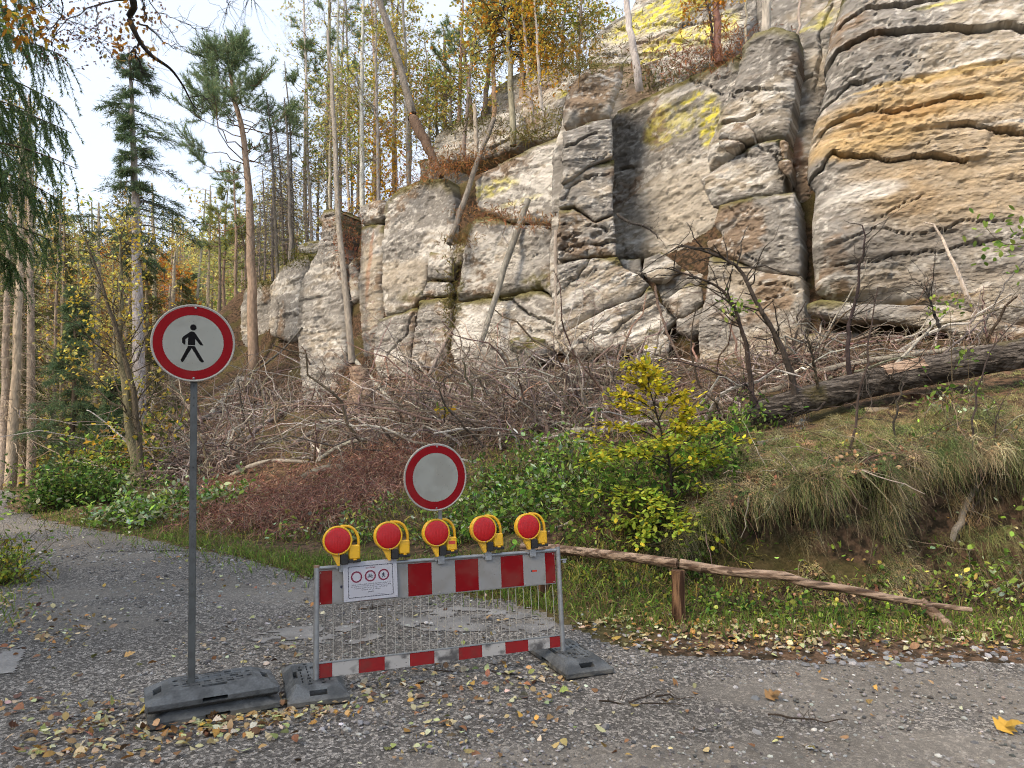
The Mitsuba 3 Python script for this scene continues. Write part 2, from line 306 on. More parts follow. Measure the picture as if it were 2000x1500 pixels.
# ------------------------------------------------------------------ the sandstone cliff, block by block
def poly_dense(pts, step, closed=True):
    p = np.asarray(pts, float)
    if closed: p = np.vstack([p, p[:1]])
    out = []
    for a, b in zip(p[:-1], p[1:]):
        n = max(1, int(np.linalg.norm(b - a) / step))
        out.append(a + (b - a) * np.linspace(0, 1, n, endpoint=False)[:, None])
    if not closed: out.append(p[-1:])
    return np.vstack(out)
ROCK = dict(grey=(0.27, 0.255, 0.235), beige=(0.40, 0.35, 0.28), white=(0.60, 0.58, 0.54), dark=(0.07, 0.065, 0.06), brown=(0.235, 0.165, 0.11), ochre=(0.48, 0.335, 0.16), lichen=(0.62, 0.56, 0.09), moss=(0.135, 0.12, 0.04), red=(0.36, 0.18, 0.10))
cliff = 'sandstone_cliff'
tag(cliff, kind='structure')
def rock(outline, span, name='rock_block', step=0.035, lean=5.0, thick=2.2, rnd=0.30, bulge=0.0, strata=0.085, rough=0.16, cracks=(), spots=(), white=0.3, dark=0.3, brown=0.2, moss=0.2, dip=0.0, warp=0.12, pits=0.3,
         seed=0, streak=0.35, bf=1.0, label=None, sharp=0.05, parent=cliff, key=None, beige=0.38, kind=None, cat=None):
    """One mass of rock: its outline seen from the track, laid on a leaning plane between two places of the plan, rounded, bedded and cracked, and carried back into the hill by `thick`.
    span: (pxL, YL, pxR, YR)."""
    pL, YL, pR, YR = span
    A, B = at(pL, 850, YL), at(pR, 850, YR)
    u = norm((B - A) * [1, 1, 0]); back = np.array([-u[1], u[0], 0.0])
    if back[1] < 0: back = -back
    L = math.radians(lean)
    v = np.array([0, 0, math.cos(L)]) + back * math.sin(L)
    n = -(back * math.cos(L) - np.array([0, 0, math.sin(L)]))
    O = np.array([A[0], A[1], 3.0])
    def flat(px, py):
        d = ray(px, py)
        t = ((O - EYE) @ n) / (d @ n)
        p = EYE + d * t[..., None]
        return np.stack([(p - O) @ u, (p - O) @ v], -1)
    o = np.array(outline, float)
    P = poly_dense(flat(o[:, 0], o[:, 1]), 0.12)
    cen = P.mean(0)
    P = P + sharp * 1.6 * (np.stack([fbm(P[:, 0] * 2.3, P[:, 1] * 2.3, 0, 3, seed + 1), fbm(P[:, 0] * 2.3, P[:, 1] * 2.3, 9, 3, seed + 2)], -1) - 0.5)
    poly = shapely.Polygon(P).buffer(0)
    if poly.geom_type != 'Polygon': poly = max(poly.geoms, key=lambda g: g.area)
    ring = np.array(poly.exterior.coords)[:-1]
    x0, y0, x1, y1 = poly.bounds
    gu, gv = np.arange(x0 - step, x1 + 2 * step, step), np.arange(y0 - step, y1 + 2 * step, step)
    U, V = np.meshgrid(gu, gv, indexing='ij')
    ins = shapely.contains_xy(poly, U, V)
    nb = ins.copy(); nb[1:] |= ins[:-1]; nb[:-1] |= ins[1:]; nb[:, 1:] |= ins[:, :-1]; nb[:, :-1] |= ins[:, 1:]
    edge = nb & ~ins
    line = shapely.LineString(np.vstack([ring, ring[:1]]))
    pe = shapely.points(U[edge], V[edge])
    sn = shapely.get_coordinates(shapely.line_interpolate_point(line, shapely.line_locate_point(line, pe)))
    U[edge], V[edge] = sn[:, 0], sn[:, 1]
    f = grid_faces(*U.shape); f = f[nb.ravel()[f].all(1)]
    used = np.unique(f); m = np.full(U.size, -1); m[used] = np.arange(len(used)); f = m[f]
    U, V = U.ravel()[used], V.ravel()[used]
    d = cKDTree(poly_dense(ring, 0.02)).query(np.stack([U, V], -1))[0]
    q = np.clip(d / rnd, 0, 1)
    rnd = rnd * 0.62
    q = np.clip(d / rnd, 0, 1)
    h = -rnd * (1 - np.sqrt(np.clip(1 - (1 - q) ** 2, 0, 1))) + bulge * (1 - np.exp(-d / 0.9))
    s = seed * 3.7
    Vw = V + dip * U + warp * 2 * (fbm(U * 0.35 + s, V * 0.35, 0, 3, seed) - 0.5)
    # bedding: beds that stand proud of one another, thin weathered seams between them, flaked faces
    amp = sst(0.36, 0.62, fbm(U * 0.40 + s, V * 0.7, 3, 3, seed + 5)) * 1.1 + 0.15
    def beds(fr, sd):
        b = Vw * fr + 1.1 * (fbm(U * 0.55 + s, V * 1.1, sd, 3, seed + 3) - 0.5); i_ = np.floor(b); t_ = b - i_
        hi = meshkit.noise(np.stack([i_ * 7.31 + sd, U * 0.55 + i_ * 3.7 + s, 0 * U], -1), seed + 4); lo_ = meshkit.noise(np.stack([(i_ - 1) * 7.31 + sd, U * 0.55 + (i_ - 1) * 3.7 + s, 0 * U], -1), seed + 4)
        return lo_ + (hi - lo_) * sst(0.0, 0.14, t_), t_, hi
    q1, t1, r1 = beds(2.4 * bf, 0.0); q2, t2, r2 = beds(7.5 * bf, 5.0)
    gate = sst(0.40, 0.60, fbm(U * 1.3 + s, V * 2.4, 8, 3, seed + 6))
    strata = strata * 0.8
    h = h + strata * amp * (1.2 * (q1 - 0.5) + 0.70 * (q2 - 0.5)) - strata * 0.55 * amp * gate * np.exp(-(t2 / 0.12) ** 2) - strata * 0.4 * amp * np.exp(-(t1 / 0.05) ** 2)
    ff = fbm(U * 1.1 + s, V * 1.9, 18, 4, seed + 18) * 3.6; fi = np.floor(ff)
    h = h + 0.05 * (fi + sst(0.38, 0.62, ff - fi) - 1.8)
    h = h + rough * 1.0 * (fbm(U * 0.5 + s, V * 0.5, 2, 3, seed + 7) - 0.5) + 0.042 * (fbm(U * 7 + s, V * 11, 1, 4, seed + 8) - 0.5) + 0.032 * (fbm(U * 15 + s, V * 24, 1, 2, seed + 28) - 0.5)
    q3, t3, r3 = beds(15.0 * bf, 9.0); h = h + strata * 0.42 * amp * (q3 - 0.5)
    pit = sst(0.62, 0.68, fbm(U * 6.5 + s, Vw * 10, 4, 2, seed + 9)) * sst(0.47, 0.58, fbm(U * 0.9 + s, V * 1.4, 6, 3, seed + 10))
    h = h - 0.12 * pits * pit
    near_crack = np.zeros(len(U))
    for ck in cracks:
        pts, w, dep = np.array(ck[0], float), ck[1], ck[2]
        over = ck[3] if len(ck) > 3 else 0.0
        C = poly_dense(flat(pts[:, 0], pts[:, 1]), 0.03, False)
        j = 0.09 * (np.stack([fbm(C[:, 0] * 3, C[:, 1] * 3, 0, 3, seed + 20), fbm(C[:, 0] * 3, C[:, 1] * 3, 7, 3, seed + 21)], -1) - 0.5) * 2
        C = C + j
        dc, ic = cKDTree(C).query(np.stack([U, V], -1))
        ww = 0.5 * w * (0.25 + 1.5 * fbm(C[ic, 0] * 1.7, C[ic, 1] * 1.7, 2, 2, seed + 22))
        k = np.exp(-(dc / ww) ** 4)
        h = h - dep * k - 0.10 * dep * np.exp(-dc / (2.0 * w + 0.03))
        if over: h = h + 0.75 * over * np.exp(-dc / 0.35) * sst(-0.01, 0.03, V - C[ic, 1])
        near_crack = np.maximum(near_crack, np.exp(-dc / (1.5 * w + 0.02)))
    # colour of the stone itself
    c1, c2 = fbm(U * 0.5 + s, Vw * 1.3, 11, 5, seed + 11), fbm(U * 2.0 + s, Vw * 7, 12, 5, seed + 12) * 0.8 + 0.2 * r2
    c3, c4 = fbm(U * 2.6 + s, V * 0.30, 13, 4, seed + 13), fbm(U * 5 + s, V * 9, 14, 3, seed + 14)
    c5 = fbm(U * 0.8 + s, V * 0.8, 15, 4, seed + 15)
    col = np.array(ROCK['grey']) + (np.array(ROCK['beige']) - ROCK['grey']) * sst(0.62 - 0.3 * beige, 0.80 - 0.3 * beige, c1)[:, None]
    def blend(col, name, k): return col + (np.array(ROCK[name] if isinstance(name, str) else name) - col) * np.clip(k, 0, 1)[:, None]
    col = blend(col, 'brown', sst(0.68 - 0.3 * brown, 0.80 - 0.3 * brown, c5 + 0.3 * (c2 - 0.5)) * 0.8)
    col = blend(col, 'white', sst(0.66 - 0.3 * white, 0.76 - 0.3 * white, 0.55 * c2 + 0.45 * c1 + 0.25 * (c4 - 0.5)) * 0.9)
    col = blend(col, 'dark', sst(0.70 - 0.25 * streak, 0.82 - 0.25 * streak, 0.65 * c3 + 0.35 * c5) * 0.7)
    col = blend(col, 'dark', sst(0.72 - 0.28 * dark, 0.80 - 0.28 * dark, 0.6 * c2 + 0.4 * c4) * 0.5)
    col = blend(col, 'white', sst(0.66, 0.72, fbm(U * 11 + s, V * 14, 16, 2, seed + 16)) * 0.6 * (white > 0))
    for (kind_, sx, sy, rx, ry, amt, *gate) in spots:
        c = flat(np.array([sx]), np.array([sy]))[0]; e = flat(np.array([sx + rx]), np.array([sy - ry]))[0]
        R = np.abs(e - c)
        g = np.exp(-((U - c[0]) / R[0]) ** 2 - ((V - c[1]) / R[1]) ** 2)
        lo = gate[0] if gate else 0.35
        tex = {'lichen': 0.5 * c2 + 0.5 * c5, 'dark': 0.6 * c3 + 0.4 * c2, 'moss': 0.6 * c5 + 0.4 * c4}.get(kind_ if isinstance(kind_, str) else '', 0.6 * c1 + 0.4 * c2)
        k0 = sst(lo - 0.14, lo + 0.22, g * (0.35 + 1.3 * tex))
        col = blend(col, kind_, amt * k0 * ((0.15 + 0.85 * sst(0.42, 0.60, 0.55 * c4 + 0.45 * fbm(U * 14 + s, V * 17, 19, 3, seed + 19))) if kind_ in ('lichen', 'moss') else 0.55 + 0.6 * c4))
    topd = sst(0.55, 0.05, d) * sst(cen[1] + 0.25 * (y1 - cen[1]), y1, V)
    col = blend(col, 'moss', sst(0.68 - 0.35 * moss, 0.85 - 0.35 * moss, topd * 0.5 + 0.6 * fbm(U * 2 + s, V * 2, 17, 4, seed + 17)) * topd * 0.95)
    col = col * (0.50 + 0.36 * c4 + 0.26 * r2 + 0.36 * fbm(U * 20 + s, V * 30, 21, 2, seed + 21))[:, None]
    W = O + U[:, None] * u + V[:, None] * v + h[:, None] * n
    # the sides, carried back into the hill
    e = np.sort(np.vstack([f[:, [0, 1]], f[:, [1, 2]], f[:, [2, 0]]]), 1)
    ed = np.vstack([f[:, [0, 1]], f[:, [1, 2]], f[:, [2, 0]]])
    key_ = e[:, 0].astype(np.int64) * len(U) + e[:, 1]
    _, inv, cnt = np.unique(key_, return_inverse=True, return_counts=True)
    be = ed[cnt[inv] == 1]
    bv = np.unique(be); bm = np.full(len(U), -1); bm[bv] = np.arange(len(bv))
    rings, base, cols = [W], len(W), [col]
    prev = np.arange(len(U))
    faces = [f]
    depths = [0.25, 0.6, 1.1, thick] if thick > 1.0 else [thick * 0.4, thick]
    last = bv
    for k, dd in enumerate(depths):
        nw = W[bv] - n * dd * np.array([1, 1, 0.3]) - u * (np.sign(U[bv] - cen[0]) * np.minimum(dd * 0.22, np.abs(U[bv] - cen[0])))[:, None] + 0.10 * (np.stack([fbm(W[bv, 0] * 2, W[bv, 1] * 2 + dd * 3, W[bv, 2] * 3, 3, seed + 30 + q_) for q_ in range(3)], -1) - 0.5)
        idx = base + np.arange(len(bv)); base += len(bv)
        a, b = be[:, 0], be[:, 1]
        la, lb = (a, b) if k == 0 else (lastidx[bm[a]], lastidx[bm[b]])
        na, nb_ = idx[bm[a]], idx[bm[b]]
        faces += [np.stack([lb, la, na], 1), np.stack([lb, na, nb_], 1)]
        rings.append(nw); cols.append(col[bv] * (0.75 + 0.5 * fbm(nw[:, 0] * 3, nw[:, 1] * 3, nw[:, 2] * 6, 3, seed + 40))[:, None]); lastidx = idx
    Vv, Ff, Cc = np.vstack(rings), np.vstack(faces), np.vstack(cols)
    return put(key or name, trimesh.Trimesh(Vv, Ff, process=False), 'rock_material', parent, True, None, np.clip(Cc, 0.01, 0.9), label=label, kind=kind, cat=cat)

# right-hand bulging mass with its ochre band
rock([(1655, -60), (2150, -60), (2150, 720), (2000, 660), (1900, 625), (1800, 604), (1760, 590), (1690, 582), (1620, 578), (1590, 560), (1583, 480), (1584, 420), (1590, 360), (1574, 345), (1572, 320), (1578, 270), (1583, 235), (1596, 200), (1612, 150), (1606, 128), (1618, 60)],
     (1600, 12.7, 2000, 11.3), step=0.024, lean=6, rnd=0.75, bulge=0.25, strata=0.066, rough=0.20, bf=1.35, seed=1, dip=0.03, warp=0.05, white=0.34, dark=0.30, streak=0.1, brown=0.30, moss=0.3, beige=0.55, pits=0.35,
     cracks=[([(1606, 128), (1640, 100), (1690, 88), (1740, 82), (1785, 76), (1850, 66), (1900, 68), (1960, 66), (2120, 64)], 0.045, 0.5, 0.12),
             ([(1640, 55), (1690, 30), (1760, 22), (1830, 10), (1900, -10)], 0.03, 0.28, 0.08),
             ([(1632, 128), (1650, 118), (1700, 104), (1760, 120), (1800, 122)], 0.012, 0.10),
             ([(1648, 168), (1680, 148), (1706, 132)], 0.02, 0.25), ([(1755, 165), (1790, 137), (1808, 128)], 0.012, 0.15),
             ([(1590, 215), (1630, 187), (1660, 172), (1690, 165)], 0.025, 0.3, 0.06),
             ([(1713, 222), (1718, 190), (1732, 150)], 0.010, 0.2), ([(1600, 266), (1640, 240), (1690, 229), (1740, 228), (1800, 216), (1860, 210), (1920, 205)], 0.03, 0.22, 0.10),
             ([(1575, 345), (1600, 330), (1626, 306), (1650, 308), (1690, 312), (1740, 315), (1790, 312), (1840, 317), (1885, 320)], 0.035, 0.42, 0.12),
             ([(1850, 262), (1900, 255), (1940, 258), (1980, 268), (2120, 282)], 0.04, 0.45, 0.12), ([(1700, 440), (1760, 410), (1800, 385)], 0.012, 0.18),
             ([(1790, 310), (1830, 280), (1850, 264)], 0.008, 0.12), ([(1640, 480), (1700, 455), (1780, 462), (1860, 450), (1960, 440)], 0.02, 0.16, 0.05), ([(1630, 520), (1720, 505), (1800, 500), (1900, 480), (2050, 470)], 0.02, 0.14, 0.05),
             ([(1940, 135), (1970, 130), (2040, 128)], 0.012, 0.2)],
     spots=[((.42, .32, .20), 1900, 330, 260, 170, 0.8, 0.30), ('ochre', 1820, 200, 290, 95, 0.85, 0.32), ((.56, .40, .17), 1800, 165, 190, 45, 0.9, 0.36), ('ochre', 1690, 280, 130, 60, 0.9, 0.36), ((.36, .21, .09), 1680, 262, 100, 16, 0.6, 0.40), ((.36, .21, .09), 1760, 232, 130, 9, 0.5, 0.40), ((.17, .155, .14), 1760, 480, 230, 60, 0.7, 0.45), ((.16, .145, .13), 1740, 110, 150, 26, 0.7, 0.4), ((.20, .175, .15), 1850, 540, 200, 40, 0.7, 0.45), ('white', 1690, 380, 100, 40, 0.85, 0.45), ('white', 1670, 320, 90, 14, 0.8, 0.4), ('white', 1950, 250, 70, 8, 0.8, 0.4),
            ('ochre', 1800, 585, 160, 20, 0.7, 0.5), ('dark', 1700, 520, 120, 60, 0.6, 0.55), ('lichen', 1860, 15, 120, 22, 0.6, 0.62), ('dark', 1740, 125, 140, 30, 0.55, 0.5)], label='bulging right-hand rock mass with an ochre band across it')
rock([(1578, 610), (1575, 594), (1600, 584), (1680, 592), (1760, 594), (1850, 596), (2000, 640), (2150, 680), (2150, 720), (1950, 668), (1750, 628), (1640, 622)], (1600, 12.55, 2000, 11.2), step=0.03, rnd=0.14, strata=0.04, rough=0.1, seed=2, brown=0.5, beige=0.8, white=0.2, thick=1.6, label='thin rock ledge between two dark hollows')
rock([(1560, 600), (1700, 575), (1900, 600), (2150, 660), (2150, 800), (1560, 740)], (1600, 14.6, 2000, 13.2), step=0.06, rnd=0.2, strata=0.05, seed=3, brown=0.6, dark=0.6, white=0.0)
rock([(1560, 648), (1640, 640), (1750, 652), (1850, 660), (1900, 720), (1560, 740)], (1560, 12.9, 1950, 12.0), step=0.05, rnd=0.3, strata=0.05, seed=4, brown=0.6, white=0.1)
# slabs in the cleft beside it
rock([(1552, 60), (1600, 10), (1650, -60), (1690, -60), (1650, 40), (1625, 70), (1614, 130), (1600, 200), (1588, 240), (1584, 280), (1590, 340), (1592, 420), (1590, 500), (1592, 620), (1556, 620), (1550, 540), (1548, 400), (1530, 290), (1535, 240), (1545, 180)],
     (1530, 14.4, 1640, 13.7), step=0.03, rnd=0.35, strata=0.05, lean=8, seed=5, white=0.15, brown=0.3, spots=[('lichen', 1600, 40, 60, 50, 0.5, 0.55), ('red', 1552, 300, 18, 40, 0.8, 0.4)], cracks=[([(1548, 170), (1565, 160), (1580, 148)], 0.04, 0.3), ([(1620, 10), (1600, 90), (1585, 170)], 0.03, 0.3)])
# the split column left of the cleft
rock([(1440, 80), (1470, 52), (1520, 44), (1549, 52), (1548, 100), (1541, 180), (1531, 250), (1524, 262), (1490, 272), (1460, 262), (1430, 290), (1380, 325), (1372, 322), (1373, 280), (1385, 250), (1400, 210), (1420, 165), (1430, 130)],
     (1380, 14.6, 1550, 13.4), step=0.027, lean=7, rnd=0.55, strata=0.05, rough=0.2, seed=6, white=0.36, dark=0.3, brown=0.3, moss=0.5, dip=-0.15, cracks=[([(1440, 180), (1480, 175), (1530, 170)], 0.03, 0.18, 0.05), ([(1465, 195), (1480, 215), (1496, 230)], 0.01, 0.2), ([(1430, 185), (1460, 200)], 0.02, 0.15), ([(1410, 240), (1440, 235), (1470, 222)], 0.04, 0.25, 0.05)],
     spots=[('moss', 1400, 200, 22, 90, 0.7, 0.4)], label='grey rounded upper part of the split column')
rock([(1380, 330), (1440, 296), (1470, 276), (1520, 266), (1530, 300), (1528, 350), (1526, 374), (1460, 384), (1405, 395), (1388, 402), (1377, 385), (1364, 345)],
     (1380, 14.45, 1550, 13.3), step=0.027, lean=5, rnd=0.28, strata=0.07, rough=0.16, seed=7, white=0.38, brown=0.45, dip=-0.1, cracks=[([(1524, 262), (1513, 305), (1524, 350)], 0.018, 0.3), ([(1420, 312), (1450, 302), (1513, 303)], 0.015, 0.2, 0.04), ([(1480, 285), (1500, 295), (1520, 300)], 0.02, 0.2)], spots=[('ochre', 1495, 298, 26, 8, 0.8, 0.4)])
rock([(1405, 397), (1460, 386), (1526, 376), (1548, 372), (1553, 420), (1560, 520), (1556, 535), (1480, 528), (1420, 500), (1378, 492), (1377, 470), (1412, 464), (1392, 440), (1400, 415)],
     (1380, 14.35, 1560, 13.1), step=0.027, lean=2, rnd=0.22, strata=0.025, rough=0.2, seed=8, white=0.12, brown=0.75, dark=0.25, cracks=[([(1440, 490), (1470, 500), (1490, 525)], 0.012, 0.12)], label='plain brown face of the split column')
rock([(1378, 496), (1440, 508), (1500, 532), (1558, 538), (1566, 600), (1566, 720), (1360, 720), (1362, 620), (1372, 580)], (1370, 14.4, 1560, 13.0), step=0.03, lean=4, rnd=0.35, strata=0.05, rough=0.22, seed=9, brown=0.5, beige=0.7, white=0.25,
     cracks=[([(1380, 545), (1450, 552), (1550, 560)], 0.015, 0.16, 0.03), ([(1490, 585), (1530, 575), (1552, 570)], 0.02, 0.2), ([(1410, 620), (1450, 600)], 0.01, 0.1)])
for k, (x, y, a, b) in enumerate([(1445, 256, 26, 20), (1412, 262, 11, 8), (1420, 277, 24, 11), (1527, 287, 9, 20), (1533, 325, 15, 17)]):
    th = np.linspace(0, 2 * np.pi, 11)[:-1]; r = 1 + 0.18 * np.sin(3 * th + k)
    rock(np.stack([x + a * r * np.cos(th), y + b * r * np.sin(th)], -1), (1380, 14.15 - 0.01 * k, 1550, 13.15), name='rock_lump', step=0.02, rnd=0.18, strata=0.02, rough=0.08, thick=0.7, seed=60 + k, brown=0.3, moss=0.4)
# the high pale wall behind the pillar
rock([(1185, 240), (1205, 210), (1270, 178), (1330, 152), (1380, 130), (1440, 105), (1460, 300), (1450, 520), (1340, 500), (1180, 512)], (1190, 18.4, 1430, 15.6), step=0.032, lean=5, rnd=0.3, strata=0.026, rough=0.10, bf=1.3, seed=10, dip=-0.10, white=0.55, dark=0.2, streak=0.2, brown=0.12, beige=0.6, moss=0.4,
     cracks=[([(1210, 330), (1235, 326)], 0.05, 0.2, 0.03), ([(1340, 155), (1370, 160), (1412, 183)], 0.02, 0.25), ([(1360, 165), (1390, 158), (1420, 145)], 0.02, 0.15), ([(1215, 385), (1280, 420)], 0.015, 0.08)],
     spots=[('lichen', 1352, 190, 26, 22, 0.95, 0.40), ('lichen', 1385, 235, 24, 56, 1.0, 0.34), ('lichen', 1310, 240, 70, 80, 0.5, 0.5), ('white', 1330, 400, 90, 110, 0.6, 0.35), ('dark', 1225, 330, 40, 130, 0.45, 0.45), ('moss', 1300, 165, 70, 12, 0.9, 0.35), ('beige', 1330, 400, 110, 110, 0.7, 0.4)], label='high pale wall with yellow lichen behind the pillar')
# the pillar
PL = (1090, 16.45, 1205, 16.3)
rock([(1105, 180), (1118, 155), (1140, 133), (1168, 121), (1210, 113), (1219, 121), (1213, 165), (1196, 212), (1192, 222), (1150, 228), (1120, 240), (1100, 246), (1099, 215)], PL, step=0.03, lean=6, rnd=0.4, strata=0.05, rough=0.16, seed=12, white=0.16, brown=0.6, dark=0.45, moss=0.8, thick=2.4, dip=0.15, label='mossy rounded head of the tall pillar')
rock([(1099, 252), (1122, 246), (1150, 234), (1194, 228), (1196, 300), (1197, 306), (1150, 324), (1096, 359)], (1090, 16.35, 1205, 16.2), step=0.03, lean=3, rnd=0.16, strata=0.08, rough=0.12, seed=13, bf=1.3, white=0.16, dark=0.55, brown=0.55, thick=2.4, pits=0.6, cracks=[([(1100, 285), (1130, 280), (1170, 262)], 0.025, 0.2, 0.05), ([(1150, 312), (1172, 308), (1195, 296)], 0.02, 0.15)], label='dark bedded block under the head of the pillar')
rock([(1096, 362), (1150, 327), (1198, 308), (1199, 416), (1162, 431), (1120, 401), (1091, 406)], PL, step=0.03, lean=3, rnd=0.12, strata=0.08, rough=0.14, seed=14, bf=1.3, white=0.24, dark=0.5, brown=0.6, thick=2.4, cracks=[([(1100, 390), (1130, 355), (1150, 350)], 0.02, 0.18, 0.04), ([(1140, 348), (1190, 340)], 0.02, 0.14, 0.04)])
rock([(1091, 410), (1120, 405), (1162, 434), (1199, 420), (1204, 496), (1140, 500), (1087, 508)], (1090, 16.5, 1205, 16.35), step=0.03, lean=2, rnd=0.14, strata=0.08, rough=0.14, seed=15, bf=1.3, white=0.22, dark=0.5, brown=0.5, thick=2.4, pits=0.8, cracks=[([(1095, 482), (1130, 455), (1162, 434)], 0.02, 0.25), ([(1090, 440), (1130, 436), (1190, 452)], 0.02, 0.16, 0.05), ([(1090, 486), (1150, 478), (1200, 470)], 0.03, 0.2, 0.06)])
rock([(1087, 513), (1140, 503), (1206, 499), (1216, 520), (1252, 540), (1268, 552), (1250, 575), (1180, 600), (1094, 648), (1088, 640), (1084, 560)], (1085, 16.4, 1270, 15.8), step=0.03, lean=4, rnd=0.25, strata=0.07, rough=0.18, seed=16, white=0.45, brown=0.45, beige=0.7, thick=2.4, dip=-0.45, cracks=[([(1086, 577), (1120, 545), (1158, 503)], 0.025, 0.3, 0.03), ([(1110, 545), (1160, 530), (1215, 520)], 0.02, 0.15, 0.05)])
rock([(1094, 652), (1180, 604), (1252, 578), (1270, 556), (1290, 590), (1322, 622), (1300, 645), (1245, 680), (1150, 694), (1100, 692), (1088, 670)], (1085, 16.2, 1320, 15.3), step=0.03, lean=8, rnd=0.28, strata=0.06, rough=0.18, seed=17, white=0.5, brown=0.3, beige=0.5, thick=2.4, dip=-0.5, cracks=[([(1130, 668), (1196, 646), (1240, 612), (1284, 586)], 0.03, 0.32, 0.06), ([(1140, 640), (1200, 618)], 0.015, 0.1)], label='slanting slabs at the foot of the pillar')
rock([(1076, 300), (1092, 250), (1104, 178), (1140, 140), (1150, 690), (1080, 690), (1070, 500)], (1070, 17.4, 1150, 16.9), step=0.05, lean=3, rnd=0.2, strata=0.05, seed=18, white=0.5)
# tumbled slabs between the pillar and the split column
for k, (o, s) in enumerate([([(1255, 500), (1290, 488), (1330, 515), (1300, 545), (1270, 548), (1250, 530)], 15.6), ([(1290, 590), (1350, 550), (1372, 560), (1372, 590), (1330, 618), (1312, 612)], 15.1), ([(1320, 625), (1370, 596), (1378, 640), (1345, 655), (1318, 645)], 14.9), ([(1205, 505), (1250, 500), (1250, 535), (1222, 532)], 16.0), ([(1262, 640), (1310, 655), (1300, 690), (1250, 700)], 15.2),
                            ([(1276, 545), (1330, 520), (1375, 530), (1372, 552), (1330, 560), (1290, 585)], 15.9)]):
    rock(o, (1250, s, 1380, s - 0.6), name='rock_slab', step=0.035, lean=18, rnd=0.22, strata=0.05, thick=1.2, seed=20 + k, white=0.4, brown=0.4, moss=0.4, dip=-0.4)
# wall left of the pillar
rock([(925, 352), (947, 332), (1000, 304), (1050, 280), (1100, 258), (1100, 440), (1035, 430), (982, 429), (950, 415), (926, 408)], (925, 19.9, 1095, 17.9), step=0.036, lean=6, rnd=0.3, strata=0.035, rough=0.12, bf=1.2, seed=24, dip=0.30, white=0.66, dark=0.2, streak=0.1, brown=0.1, moss=0.4, spots=[('lichen', 960, 370, 60, 40, 0.55, 0.5), ('lichen', 1010, 395, 60, 25, 0.4, 0.5)], label='white weathered upper wall left of the pillar')
rock([(920, 425), (950, 420), (985, 436), (1040, 436), (1090, 440), (1092, 590), (1050, 560), (1000, 570), (930, 578), (886, 585), (893, 520), (905, 470)], (890, 19.8, 1090, 17.4), step=0.034, lean=7, rnd=0.35, strata=0.035, rough=0.2, seed=25, dip=0.1, white=0.52, dark=0.45, brown=0.25, moss=0.6, cracks=[([(1040, 500), (1070, 480), (1088, 462)], 0.012, 0.12), ([(1060, 440), (1075, 447), (1090, 446)], 0.03, 0.2)], spots=[('moss', 1045, 560, 50, 40, 0.8, 0.42), ('moss', 960, 580, 50, 22, 0.7, 0.42), ('white', 1020, 510, 70, 50, 0.6, 0.45), ('moss', 890, 560, 18, 60, 0.8, 0.35)])
rock([(884, 590), (930, 582), (1000, 575), (1050, 566), (1092, 596), (1094, 660), (1060, 700), (1010, 740), (900, 740), (878, 690), (882, 640)], (880, 19.7, 1090, 17.2), step=0.034, lean=7, rnd=0.35, strata=0.06, rough=0.2, seed=26, dip=0.3, white=0.6, dark=0.5, brown=0.2, cracks=[([(905, 580), (960, 580), (993, 584), (1045, 622), (1084, 633)], 0.03, 0.25, 0.06), ([(1000, 640), (1040, 650), (1090, 640)], 0.02, 0.15)], spots=[('white', 930, 640, 40, 50, 0.7, 0.45), ('moss', 890, 595, 20, 30, 0.8, 0.35)], label='black and white streaked lower wall left of the pillar')
# buttress left of the gully
rock([(747, 425), (752, 392), (776, 366), (825, 347), (867, 345), (880, 385), (880, 470), (882, 505), (875, 534), (838, 545), (832, 500), (828, 545), (820, 580), (800, 600), (745, 620), (742, 540)], (745, 22.9, 880, 20.6), step=0.036, lean=5, rnd=0.3, strata=0.025, rough=0.14, bf=1.3, seed=27, dip=0.12, white=0.55, dark=0.15, streak=0.2, brown=0.2, moss=0.8, beige=0.6,
     cracks=[([(760, 530), (800, 500), (830, 470)], 0.012, 0.12)], spots=[('moss', 790, 372, 45, 18, 0.9, 0.35), ('moss', 800, 575, 30, 20, 0.7, 0.4), ('beige', 790, 540, 60, 50, 0.8, 0.4)], label='smooth pale buttress left of the gully')
rock([(836, 490), (880, 500), (880, 530), (872, 545), (832, 541)], (832, 20.9, 880, 20.4), name='rock_slab', step=0.035, rnd=0.2, strata=0.05, thick=1.4, seed=28, moss=0.4)
rock([(828, 548), (874, 547), (880, 570), (870, 577), (824, 578)], (832, 20.85, 880, 20.4), name='rock_slab', step=0.035, rnd=0.22, strata=0.04, thick=1.4, seed=29)
rock([(815, 584), (870, 579), (876, 610), (872, 690), (850, 720), (800, 720), (806, 640)], (800, 21.2, 880, 20.2), step=0.036, rnd=0.3, strata=0.07, thick=1.6, seed=30, white=0.3, brown=0.3, moss=0.4)
rock([(735, 622), (800, 602), (812, 600), (800, 680), (798, 735), (735, 740), (728, 690)], (735, 22.6, 810, 21.4), step=0.04, rnd=0.25, strata=0.04, thick=1.6, seed=31, white=0.4, cracks=[([(806, 615), (790, 650), (757, 690)], 0.04, 0.4)])
